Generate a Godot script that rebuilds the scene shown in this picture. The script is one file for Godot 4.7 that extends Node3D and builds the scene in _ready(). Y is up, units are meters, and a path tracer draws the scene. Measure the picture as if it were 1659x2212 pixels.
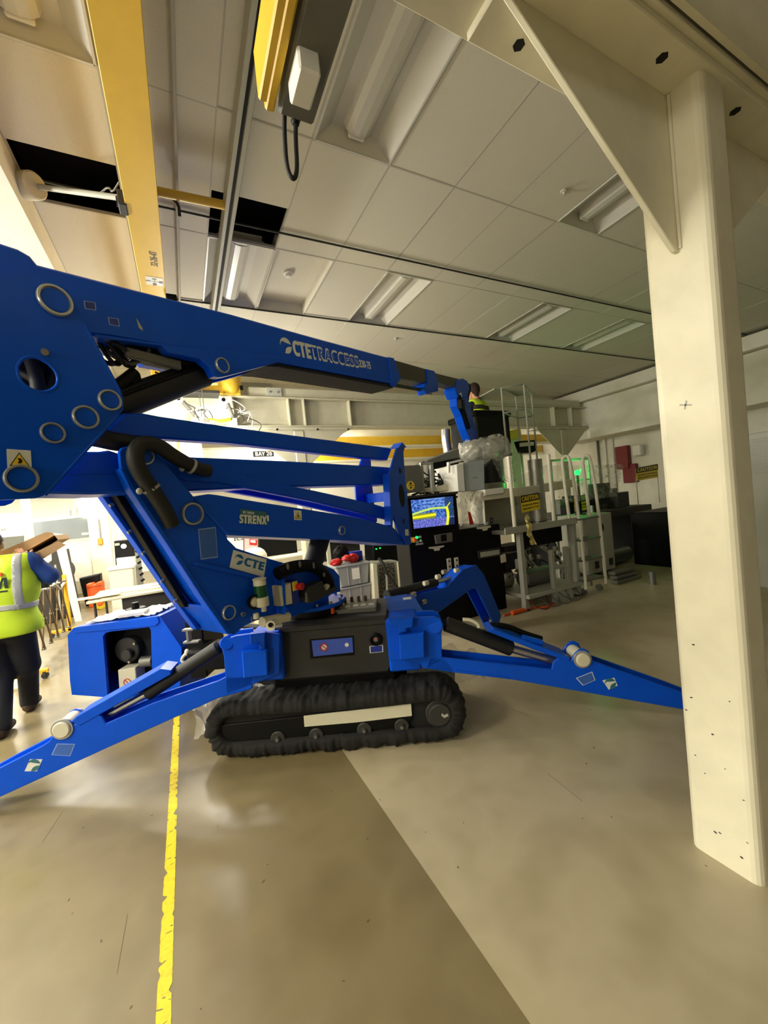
extends Node3D
# An industrial hall with a blue tracked boom lift on outriggers. Units are metres, y is up.
# World axes: -z runs along the yellow crane girder, x along the steel beams.

var M := {}
var used := {}
var rng := RandomNumberGenerator.new()

# ---------------------------------------------------------------- shapes
class Sh:
	var v := PackedVector3Array()
	var n := PackedVector3Array()
	var u := PackedVector2Array()

	func tri(a: Vector3, b: Vector3, c: Vector3, na: Vector3, nb: Vector3, nc: Vector3) -> void:
		if (b - a).cross(c - a).dot(na + nb + nc) > 0.0:
			v.append_array([a, c, b]); n.append_array([na, nc, nb])
		else:
			v.append_array([a, b, c]); n.append_array([na, nb, nc])
		u.append_array([Vector2.ZERO, Vector2.ZERO, Vector2.ZERO])

	func flat(a: Vector3, b: Vector3, c: Vector3, away: Vector3) -> void:
		var k := (b - a).cross(c - a)
		if k.length_squared() < 1e-18: return
		k = k.normalized()
		if k.dot(away) < 0.0: k = -k
		tri(a, b, c, k, k, k)

	func quad(a: Vector3, b: Vector3, c: Vector3, d: Vector3, away: Vector3) -> void:
		flat(a, b, c, away); flat(a, c, d, away)

	# a picture quad: corners top left, top right, bottom right, bottom left
	func picture(a: Vector3, b: Vector3, c: Vector3, d: Vector3) -> void:
		var k := (c - a).cross(b - a).normalized()
		for p in [[a, 0, 0], [b, 1, 0], [c, 1, 1], [a, 0, 0], [c, 1, 1], [d, 0, 1]]:
			v.append(p[0]); n.append(k); u.append(Vector2(p[1], p[2]))

	func box(c: Vector3, s: Vector3, bev := 0.0, bas := Basis()) -> Sh:
		var h := s / 2.0
		bev = minf(bev, minf(h.x, minf(h.y, h.z)) * 0.9)
		for ax in 3:
			for sg: float in [-1.0, 1.0]:
				var e1 := (ax + 1) % 3
				var e2 := (ax + 2) % 3
				var p: Array[Vector3] = []
				for k: Array in [[-1.0, -1.0], [1.0, -1.0], [1.0, 1.0], [-1.0, 1.0]]:
					var q := Vector3.ZERO
					q[ax] = sg * h[ax]
					q[e1] = k[0] * (h[e1] - bev)
					q[e2] = k[1] * (h[e2] - bev)
					p.append(c + bas * q)
				var nn := Vector3.ZERO
				nn[ax] = sg
				quad(p[0], p[1], p[2], p[3], bas * nn)
		if bev > 0.0:
			for ax in 3:
				var e1 := (ax + 1) % 3
				var e2 := (ax + 2) % 3
				for s1: float in [-1.0, 1.0]:
					for s2: float in [-1.0, 1.0]:
						var p: Array[Vector3] = []
						for k: Array in [[-1.0, 0], [1.0, 0], [1.0, 1], [-1.0, 1]]:
							var q := Vector3.ZERO
							q[ax] = k[0] * (h[ax] - bev)
							q[e1] = s1 * (h[e1] - (bev if k[1] == 0 else 0.0))
							q[e2] = s2 * (h[e2] - (0.0 if k[1] == 0 else bev))
							p.append(c + bas * q)
						var nn := Vector3.ZERO
						nn[e1] = s1; nn[e2] = s2
						quad(p[0], p[1], p[2], p[3], bas * nn)
			for k in 8:
				var g := Vector3(1.0 if k & 1 else -1.0, 1.0 if k & 2 else -1.0, 1.0 if k & 4 else -1.0)
				flat(c + bas * (g * (h - Vector3(0, bev, bev))), c + bas * (g * (h - Vector3(bev, 0, bev))), c + bas * (g * (h - Vector3(bev, bev, 0))), bas * g)
		return self

	func cyl(p0: Vector3, p1: Vector3, r0: float, r1 := -1.0, seg := 16, caps := true, chamfer := 0.0) -> Sh:
		if r1 < 0.0: r1 = r0
		var ax := (p1 - p0).normalized()
		if chamfer > 0.0:
			cyl(p0, p0 + ax * chamfer, maxf(r0 - chamfer, 0.001), r0, seg, caps)
			cyl(p1 - ax * chamfer, p1, r1, maxf(r1 - chamfer, 0.001), seg, caps)
			p0 += ax * chamfer; p1 -= ax * chamfer; caps = false
		var e := ax.cross(Vector3.UP if absf(ax.y) < 0.9 else Vector3.RIGHT).normalized()
		var f := ax.cross(e)
		var slope := ax * ((r0 - r1) / maxf((p1 - p0).length(), 1e-5))
		for k in seg:
			var a0 := TAU * k / seg
			var a1 := TAU * (k + 1) / seg
			var d0 := e * cos(a0) + f * sin(a0)
			var d1 := e * cos(a1) + f * sin(a1)
			var n0 := (d0 + slope).normalized()
			var n1 := (d1 + slope).normalized()
			tri(p0 + d0 * r0, p0 + d1 * r0, p1 + d1 * r1, n0, n1, n1)
			tri(p0 + d0 * r0, p1 + d1 * r1, p1 + d0 * r1, n0, n1, n0)
			if caps:
				flat(p0, p0 + d0 * r0, p0 + d1 * r0, -ax)
				flat(p1, p1 + d0 * r1, p1 + d1 * r1, ax)
		return self

	# a ring of revolution or a washer: profile is a list of (along, radius)
	func lathe(base: Vector3, ax: Vector3, prof: Array, seg := 20) -> Sh:
		ax = ax.normalized()
		for k in prof.size() - 1:
			var a: Vector2 = prof[k]
			var b: Vector2 = prof[k + 1]
			var e := ax.cross(Vector3.UP if absf(ax.y) < 0.9 else Vector3.RIGHT).normalized()
			var f := ax.cross(e)
			var across := Vector2(a.y - b.y, b.x - a.x).normalized()
			for i in seg:
				var a0 := TAU * i / seg
				var a1 := TAU * (i + 1) / seg
				var d0 := e * cos(a0) + f * sin(a0)
				var d1 := e * cos(a1) + f * sin(a1)
				var n0 := (ax * across.x + d0 * across.y).normalized()
				var n1 := (ax * across.x + d1 * across.y).normalized()
				tri(base + ax * a.x + d0 * a.y, base + ax * a.x + d1 * a.y, base + ax * b.x + d1 * b.y, n0, n1, n1)
				tri(base + ax * a.x + d0 * a.y, base + ax * b.x + d1 * b.y, base + ax * b.x + d0 * b.y, n0, n1, n0)
		return self

	func tube(pts: Array, r: float, seg := 8, rounds := 0) -> Sh:
		var p: Array = pts
		for z in rounds:
			var q: Array = [p[0]]
			for i in p.size() - 1:
				q.append(p[i].lerp(p[i + 1], 0.25)); q.append(p[i].lerp(p[i + 1], 0.75))
			q.append(p[p.size() - 1])
			p = q
		var e := Vector3.ZERO
		var rings: Array = []
		var norms: Array = []
		for i in p.size():
			var d: Vector3 = (p[mini(i + 1, p.size() - 1)] - p[maxi(i - 1, 0)]).normalized()
			if i == 0: e = d.cross(Vector3.UP if absf(d.y) < 0.9 else Vector3.RIGHT).normalized()
			e = (e - d * e.dot(d)).normalized()
			var f := d.cross(e)
			var ring := PackedVector3Array()
			var nr := PackedVector3Array()
			for k in seg:
				var a := TAU * k / seg
				nr.append(e * cos(a) + f * sin(a)); ring.append(p[i] + (e * cos(a) + f * sin(a)) * r)
			rings.append(ring); norms.append(nr)
		for i in p.size() - 1:
			for k in seg:
				var l := (k + 1) % seg
				tri(rings[i][k], rings[i][l], rings[i + 1][l], norms[i][k], norms[i][l], norms[i + 1][l])
				tri(rings[i][k], rings[i + 1][l], rings[i + 1][k], norms[i][k], norms[i + 1][l], norms[i + 1][k])
		for k in range(1, seg - 1):
			flat(rings[0][0], rings[0][k], rings[0][k + 1], p[0] - p[1])
			var z := p.size() - 1
			flat(rings[z][0], rings[z][k], rings[z][k + 1], p[z] - p[z - 1])
		return self

	# a flat outline in x, y, given depth from z0 to z1, with chamfered rims
	func prism(poly: PackedVector2Array, z0: float, z1: float, bev := 0.0, xf := Transform3D()) -> Sh:
		var p := poly.duplicate()
		if Geometry2D.is_polygon_clockwise(p): p.reverse()
		var m := p.size()
		var inn := PackedVector2Array()
		for i in m:
			var d0 := (p[i] - p[(i + m - 1) % m]).normalized()
			var d1 := (p[(i + 1) % m] - p[i]).normalized()
			var n0 := Vector2(-d0.y, d0.x)
			var n1 := Vector2(-d1.y, d1.x)
			var k := (n0 + n1)
			k = k / maxf(k.dot(n0), 0.35)
			inn.append(p[i] + k * bev)
		var idx := Geometry2D.triangulate_polygon(p)
		var up := xf.basis.z
		for i in range(0, idx.size(), 3):
			for side in [[z1, up], [z0, -up]]:
				flat(xf * Vector3(inn[idx[i]].x, inn[idx[i]].y, side[0]), xf * Vector3(inn[idx[i + 1]].x, inn[idx[i + 1]].y, side[0]), xf * Vector3(inn[idx[i + 2]].x, inn[idx[i + 2]].y, side[0]), side[1])
		for i in m:
			var j := (i + 1) % m
			var d := (p[j] - p[i]).normalized()
			var o := xf.basis * Vector3(d.y, -d.x, 0)
			quad(xf * Vector3(p[i].x, p[i].y, z0 + bev), xf * Vector3(p[j].x, p[j].y, z0 + bev), xf * Vector3(p[j].x, p[j].y, z1 - bev), xf * Vector3(p[i].x, p[i].y, z1 - bev), o)
			if bev > 0.0:
				quad(xf * Vector3(p[i].x, p[i].y, z1 - bev), xf * Vector3(p[j].x, p[j].y, z1 - bev), xf * Vector3(inn[j].x, inn[j].y, z1), xf * Vector3(inn[i].x, inn[i].y, z1), o + up)
				quad(xf * Vector3(p[i].x, p[i].y, z0 + bev), xf * Vector3(p[j].x, p[j].y, z0 + bev), xf * Vector3(inn[j].x, inn[j].y, z0), xf * Vector3(inn[i].x, inn[i].y, z0), o - up)
		return self

	# the same with one hole, cut along a line through the hole
	func holed(poly: PackedVector2Array, hole: PackedVector2Array, z0: float, z1: float) -> Sh:
		var cx := 0.0
		for p in hole: cx += p.x / hole.size()
		for half in [[-50.0, cx], [cx, 50.0]]:
			var r := PackedVector2Array([Vector2(half[0], -50), Vector2(half[1], -50), Vector2(half[1], 50), Vector2(half[0], 50)])
			for piece in Geometry2D.intersect_polygons(poly, r):
				for rest in Geometry2D.clip_polygons(piece, hole):
					prism(rest, z0, z1)
		return self

	func ball(c: Vector3, r: Vector3, seg := 14, rows := 8, noise: FastNoiseLite = null, amp := 0.0) -> Sh:
		var g: Array = []
		for i in rows + 1:
			var row := PackedVector3Array()
			for k in seg + 1:
				var th := PI * i / rows
				var ph := TAU * (k % seg) / seg
				var d := Vector3(sin(th) * cos(ph), cos(th), sin(th) * sin(ph))
				var w := 1.0
				if noise: w += amp * noise.get_noise_3dv(d * 40.0 + c * 37.0)
				row.append(c + d * r * w)
			g.append(row)
		if noise: return sheet(g)
		for i in rows:
			for k in seg:
				var q := [g[i][k], g[i][k + 1], g[i + 1][k + 1], g[i + 1][k]]
				var w := []
				for x in q: w.append(((x - c) / (r * r)).normalized())
				tri(q[0], q[1], q[2], w[0], w[1], w[2]); tri(q[0], q[2], q[3], w[0], w[2], w[3])
		return self

	# a wavy sheet over a grid of points
	func sheet(rows: Array, thick := 0.0) -> Sh:
		var nr := rows.size()
		var nc: int = rows[0].size()
		var nm: Array = []
		for i in nr:
			var r := PackedVector3Array()
			for k in nc:
				var dx: Vector3 = rows[i][mini(k + 1, nc - 1)] - rows[i][maxi(k - 1, 0)]
				var dy: Vector3 = rows[mini(i + 1, nr - 1)][k] - rows[maxi(i - 1, 0)][k]
				r.append(dx.cross(dy).normalized())
			nm.append(r)
		for i in nr - 1:
			for k in nc - 1:
				tri(rows[i][k], rows[i][k + 1], rows[i + 1][k + 1], nm[i][k], nm[i][k + 1], nm[i + 1][k + 1])
				tri(rows[i][k], rows[i + 1][k + 1], rows[i + 1][k], nm[i][k], nm[i + 1][k + 1], nm[i + 1][k])
		if thick > 0.0:
			for i in nr - 1:
				for k in nc - 1:
					var o := [rows[i][k] - nm[i][k] * thick, rows[i][k + 1] - nm[i][k + 1] * thick, rows[i + 1][k + 1] - nm[i + 1][k + 1] * thick, rows[i + 1][k] - nm[i + 1][k] * thick]
					tri(o[0], o[1], o[2], -nm[i][k], -nm[i][k + 1], -nm[i + 1][k + 1])
					tri(o[0], o[2], o[3], -nm[i][k], -nm[i + 1][k + 1], -nm[i + 1][k])
		return self

	func join(o: Sh, xf := Transform3D()) -> Sh:
		for p in o.v: v.append(xf * p)
		for p in o.n: n.append((xf.basis * p).normalized())
		u.append_array(o.u)
		return self

	func mesh() -> ArrayMesh:
		var a := []
		a.resize(Mesh.ARRAY_MAX)
		a[Mesh.ARRAY_VERTEX] = v; a[Mesh.ARRAY_NORMAL] = n; a[Mesh.ARRAY_TEX_UV] = u
		var m := ArrayMesh.new()
		m.add_surface_from_arrays(Mesh.PRIMITIVE_TRIANGLES, a)
		return m

	# a smooth skin round tapered bones [from, to, radius, radius]; what lies above one of the cuts is trimmed away
	func skin(bones: Array, cell: float, blend := 0.03, cuts: Array[Plane] = []) -> Sh:
		var lo := Vector3.ONE * 1e9
		var hi := -lo
		for b: Array in bones:
			var r := maxf(b[2], b[3]) + cell * 2.0 + blend * 0.5
			lo = lo.min(b[0] - Vector3.ONE * r).min(b[1] - Vector3.ONE * r)
			hi = hi.max(b[0] + Vector3.ONE * r).max(b[1] + Vector3.ONE * r)
		var nx := int(ceil((hi.x - lo.x) / cell)) + 1
		var ny := int(ceil((hi.y - lo.y) / cell)) + 1
		var nz := int(ceil((hi.z - lo.z) / cell)) + 1
		var f := PackedFloat32Array()
		f.resize(nx * ny * nz)
		f.fill(1.0)
		var k := blend
		for b: Array in bones:
			var p0: Vector3 = b[0]
			var d: Vector3 = b[1] - p0
			var l2 := maxf(d.length_squared(), 1e-9)
			var reach := maxf(b[2], b[3]) + k + cell * 2.0
			var a := ((p0.min(b[1]) - Vector3.ONE * reach - lo) / cell).floor()
			var z := ((p0.max(b[1]) + Vector3.ONE * reach - lo) / cell).ceil()
			var r0: float = b[2]
			var dr: float = b[3] - r0
			for i in range(maxi(int(a.x), 0), mini(int(z.x), nx - 1) + 1):
				for j in range(maxi(int(a.y), 0), mini(int(z.y), ny - 1) + 1):
					for m in range(maxi(int(a.z), 0), mini(int(z.z), nz - 1) + 1):
						var q := lo + Vector3(i, j, m) * cell - p0
						var s := clampf(q.dot(d) / l2, 0.0, 1.0)
						var w := (q - d * s).length() - r0 - dr * s
						var at := (i * ny + j) * nz + m
						var o := f[at]
						var h := maxf(k - absf(o - w), 0.0) / k
						f[at] = minf(o, w) - h * h * k * 0.25
		if cuts:
			for i in nx:
				for j in ny:
					for m in nz:
						var at := (i * ny + j) * nz + m
						if f[at] < cell * 3.0:
							for pl in cuts: f[at] = maxf(f[at], pl.distance_to(lo + Vector3(i, j, m) * cell))
		var ids := PackedInt32Array()
		ids.resize(nx * ny * nz)
		ids.fill(-1)
		var pts := PackedVector3Array()
		var nrm := PackedVector3Array()
		var st := [ny * nz, nz, 1]
		for i in nx - 1:
			for j in ny - 1:
				for m in nz - 1:
					var at := (i * ny + j) * nz + m
					var s := 0
					for c in 8:
						if f[at + (st[0] if c & 1 else 0) + (st[1] if c & 2 else 0) + (1 if c & 4 else 0)] < 0.0: s += 1
					if s == 0 or s == 8: continue
					var sum := Vector3.ZERO
					var cnt := 0
					for c in 8:
						for ax in 3:
							if c & (1 << ax): continue
							var p := Vector3(c & 1, (c >> 1) & 1, (c >> 2) & 1)
							var fa := f[at + (st[0] if c & 1 else 0) + (st[1] if c & 2 else 0) + (1 if c & 4 else 0)]
							var c2 := c | (1 << ax)
							var fb := f[at + (st[0] if c2 & 1 else 0) + (st[1] if c2 & 2 else 0) + (1 if c2 & 4 else 0)]
							if (fa < 0.0) != (fb < 0.0):
								p[ax] += fa / (fa - fb)
								sum += p; cnt += 1
					ids[at] = pts.size()
					pts.append(lo + (Vector3(i, j, m) + sum / cnt) * cell)
					nrm.append(Vector3(f[at + st[0]] - f[at], f[at + st[1]] - f[at], f[at + 1] - f[at]).normalized())
		for i in range(1, nx - 1):
			for j in range(1, ny - 1):
				for m in range(1, nz - 1):
					var at := (i * ny + j) * nz + m
					for ax in 3:
						if (f[at] < 0.0) == (f[at + st[ax]] < 0.0): continue
						var s1: int = st[(ax + 1) % 3]
						var s2: int = st[(ax + 2) % 3]
						var q := [ids[at], ids[at - s1], ids[at - s1 - s2], ids[at - s2]]
						if q.has(-1): continue
						tri(pts[q[0]], pts[q[1]], pts[q[2]], nrm[q[0]], nrm[q[1]], nrm[q[2]])
						tri(pts[q[0]], pts[q[2]], pts[q[3]], nrm[q[0]], nrm[q[2]], nrm[q[3]])
		return self


func pv(a: Array) -> PackedVector2Array:
	var p := PackedVector2Array()
	for i in range(0, a.size(), 2): p.append(Vector2(a[i], a[i + 1]))
	return p

# the same outline standing on the floor: its lower corners are brought to the level it stands on
func grounded(p: PackedVector2Array, level := 0.0) -> PackedVector2Array:
	var lo := 1e9
	var hi := -1e9
	for q in p:
		lo = minf(lo, q.y); hi = maxf(hi, q.y)
	var r := PackedVector2Array()
	for q in p: r.append(Vector2(q.x, level if q.y < (lo + hi) / 2.0 else q.y))
	return r

func rect(x0: float, y0: float, x1: float, y1: float) -> PackedVector2Array:
	return pv([x0, y0, x1, y0, x1, y1, x0, y1])

func oval(c: Vector2, rx: float, ry: float, turn := 0.0, seg := 28) -> PackedVector2Array:
	var p := PackedVector2Array()
	for k in seg: p.append(c + Vector2(cos(TAU * k / seg) * rx, sin(TAU * k / seg) * ry).rotated(turn))
	return p

func sh() -> Sh:
	return Sh.new()

# ---------------------------------------------------------------- naming
func numbered(called: String) -> String:
	var k: int = used.get(called, 0)
	used[called] = k + 1
	return called if k == 0 else "%s_%03d" % [called, k]

func tag(o: Node3D, label: String, category: String, group := "") -> Node3D:
	o.set_meta("label", label); o.set_meta("category", category)
	if group: o.set_meta("group", group)
	return o

func obj(called: String, s: Sh, m: Material, parent: Node = self, xf := Transform3D()) -> MeshInstance3D:
	var o := MeshInstance3D.new()
	o.mesh = s.mesh()
	o.material_override = m
	o.transform = xf
	o.name = numbered(called) if parent == self else called
	parent.add_child(o, true)
	return o

func lone(called: String, label: String, category: String, s: Sh, m: Material, group := "", xf := Transform3D()) -> MeshInstance3D:
	var o := obj(called, s, m, self, xf)
	tag(o, label, category, group)
	return o

func thing(called: String, label: String, category: String, group := "", xf := Transform3D()) -> Node3D:
	var o := Node3D.new()
	o.name = numbered(called)
	o.transform = xf
	add_child(o)
	tag(o, label, category, group)
	return o

func struct(called: String, s: Sh, m: Material, parent: Node = self, xf := Transform3D()) -> MeshInstance3D:
	var o := obj(called, s, m, parent, xf)
	if parent == self: o.set_meta("kind", "structure")
	return o

func at(x: float, y: float, z: float, turn := 0.0) -> Transform3D:
	return Transform3D(Basis(Vector3.UP, turn), Vector3(x, y, z))

# lettering standing on the x, y plane of xf, centred
func words(parent: Node, s: String, high: float, m: Material, xf: Transform3D, bold := true, squeeze := 1.0, fat := 0.0, called := "lettering") -> MeshInstance3D:
	var base := SystemFont.new()
	base.font_names = PackedStringArray(["Droid Sans"])
	base.font_weight = 700 if bold else 400
	var fv := FontVariation.new()
	fv.base_font = base
	fv.variation_embolden = fat
	var t := TextMesh.new()
	t.text = s
	t.font = fv
	t.font_size = 48
	t.pixel_size = high / 34.0
	t.depth = 0.0015
	t.curve_step = 1.5
	var o := MeshInstance3D.new()
	o.mesh = t
	o.material_override = m
	o.transform = xf * Transform3D(Basis.from_scale(Vector3(squeeze, 1, 1)), Vector3.ZERO)
	o.name = called
	parent.add_child(o, true)
	return o

# ---------------------------------------------------------------- materials
func noise_tex(freq: float, ramp: Array, size := 512, seed_ := 1, octaves := 4, kind := FastNoiseLite.TYPE_SIMPLEX_SMOOTH) -> NoiseTexture2D:
	var f := FastNoiseLite.new()
	f.seed = seed_; f.frequency = freq; f.fractal_octaves = octaves; f.noise_type = kind
	var t := NoiseTexture2D.new()
	t.noise = f; t.width = size; t.height = size; t.seamless = true
	if ramp:
		var g := Gradient.new()
		g.offsets = PackedFloat32Array(ramp[0]); g.colors = PackedColorArray(ramp[1])
		t.color_ramp = g
	return t

func bump_tex(freq: float, strength: float, size := 512, seed_ := 3, octaves := 4) -> NoiseTexture2D:
	var t := noise_tex(freq, [], size, seed_, octaves)
	t.as_normal_map = true
	t.bump_strength = strength
	return t

func mk(called: String, c: Color, rough := 0.5, metal := 0.0) -> StandardMaterial3D:
	var m := StandardMaterial3D.new()
	m.resource_name = called
	m.albedo_color = c
	m.roughness = rough
	m.metallic = metal
	M[called] = m
	return m

func tri_map(m: StandardMaterial3D, per_metre: float) -> StandardMaterial3D:
	m.uv1_triplanar = true
	m.uv1_world_triplanar = true
	m.uv1_scale = Vector3.ONE * per_metre
	return m

func grey(v: float) -> Color:
	return Color(v, v, v)

const CEIL := 4.2

func _ready() -> void:
	rng.seed = 7
	# ---- camera
	var cam := Camera3D.new()
	cam.name = "camera"
	cam.fov = 104.6
	cam.near = 0.05
	cam.far = 100.0
	cam.transform = Transform3D(Basis(Vector3(0.88840, -0.09671, 0.44877), Vector3(0.09671, 0.99505, 0.02299), Vector3(-0.44877, 0.02298, 0.89335)), Vector3(0, 1.65, 0))
	add_child(cam)
	cam.current = true
	# ---- world: a closed hall, no sky
	var e := Environment.new()
	e.background_mode = Environment.BG_COLOR
	e.background_color = Color.BLACK
	e.tonemap_mode = Environment.TONE_MAPPER_LINEAR
	e.tonemap_exposure = 1.07
	e.sdfgi_enabled = true
	e.ssao_enabled = true
	e.ssil_enabled = true
	var we := WorldEnvironment.new()
	we.name = "world"
	we.environment = e
	add_child(we)
	materials()
	# ---- lamps: unseen tube lights in side aisle and next bay, placed to light the hall; the fittings of the near bay are off
	var lamps := [
		[Vector3(-4.4, 2.60, 1.3), 6.0, "unseen tube light over the side aisle, behind the viewer, placed to light the near column"],
		[Vector3(-3.6, 3.60, -1.6), 11.5, "unseen tube light over the side aisle, level with the near column, placed to light its left face"],
		[Vector3(-3.3, 2.80, -4.8), 17.0, "unseen tube light over the side aisle near the walking person, placed to light the ceiling"],
		[Vector3(-2.1, 3.60, -8.4), 5.0, "unseen tube light over the side aisle, past the barrier, placed to light the back left"],
		[Vector3(-1.0, 3.60, -10.2), 8.0, "unseen tube light of the next bay, over the leaning board, placed to light the back left"],  # unseen lamps of the next bay, set to brighten it
		[Vector3(2.4, 3.60, -9.6), 10.0, "unseen tube light of the next bay, behind the boom, placed to brighten that bay"],
		[Vector3(0.40, 2.98, -6.6), 5.5, "unseen tube light before the far beam, behind the arms of the lift, placed to light ceiling and beam"],  # unseen lamp hidden by the arms, placed to brighten ceiling and far beam
	]
	for k in lamps.size():
		unseen_tube_light(lamps[k][0], lamps[k][1], lamps[k][2])
	shell()
	steel()
	overhead()
	lift()
	site()
	equipment()
	people()

func unseen_tube_light(p: Vector3, energy: float, label: String) -> void:  # a lamp out of view, its fitting and strength chosen for the light
	var t := thing("unseen_tube_light", label, "tube light", "unseen tube lights", Transform3D(Basis(), p))
	obj("housing", sh().box(Vector3(0, 0.06, 0), Vector3(0.09, 0.05, 1.06), 0.008), M.white, t)
	var top := (CEIL if p.x > -0.8 and p.z > -8.0 else CEIL - 0.25) - p.y
	for z: float in [-0.35, 0.35]: obj("hanger", sh().cyl(Vector3(0, 0.08, z), Vector3(0, top, z), 0.006, 0.006, 6), M.dull_steel, t)
	for z: float in [-0.25, 0.25]:
		obj("lamp_bulb", sh().cyl(Vector3(0, 0, z - 0.22), Vector3(0, 0, z + 0.22), 0.02, 0.02, 12), M.lamp, t)
		var o := OmniLight3D.new()
		o.name = "lamp_glow"
		o.position = Vector3(0, 0, z)
		o.light_color = Color(1.0, 0.985, 0.94)
		o.light_energy = energy / 2.0
		o.light_size = 0.16
		o.omni_range = 40.0
		o.omni_attenuation = 2.0
		o.shadow_enabled = true
		t.add_child(o)

func strip_light(p: Vector3, w: float, l: float, energy: float, label: String, group: String) -> void:
	var t := thing("ceiling_light", label, "ceiling light", group, Transform3D(Basis(), p))
	obj("frame", sh().box(Vector3(-w / 2, 0, 0), Vector3(0.03, 0.05, l)).box(Vector3(w / 2, 0, 0), Vector3(0.03, 0.05, l)).box(Vector3(0, 0, l / 2), Vector3(w, 0.05, 0.03)).box(Vector3(0, 0, -l / 2), Vector3(w, 0.05, 0.03)), M.cream, t)
	obj("diffuser", sh().box(Vector3(0, 0.01, 0), Vector3(w - 0.03, 0.01, l - 0.03)), M.lamp, t)
	var a := AreaLight3D.new()
	a.name = "lamp_glow"
	a.area_size = Vector2(w - 0.05, l - 0.05)
	a.light_color = Color(1.0, 0.985, 0.94)
	a.light_energy = energy
	a.area_range = 40.0
	a.area_attenuation = 2.0
	a.shadow_enabled = true
	a.transform = Transform3D(Basis(Vector3.RIGHT, -PI / 2), Vector3(0, -0.03, 0))
	t.add_child(a)

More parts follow.
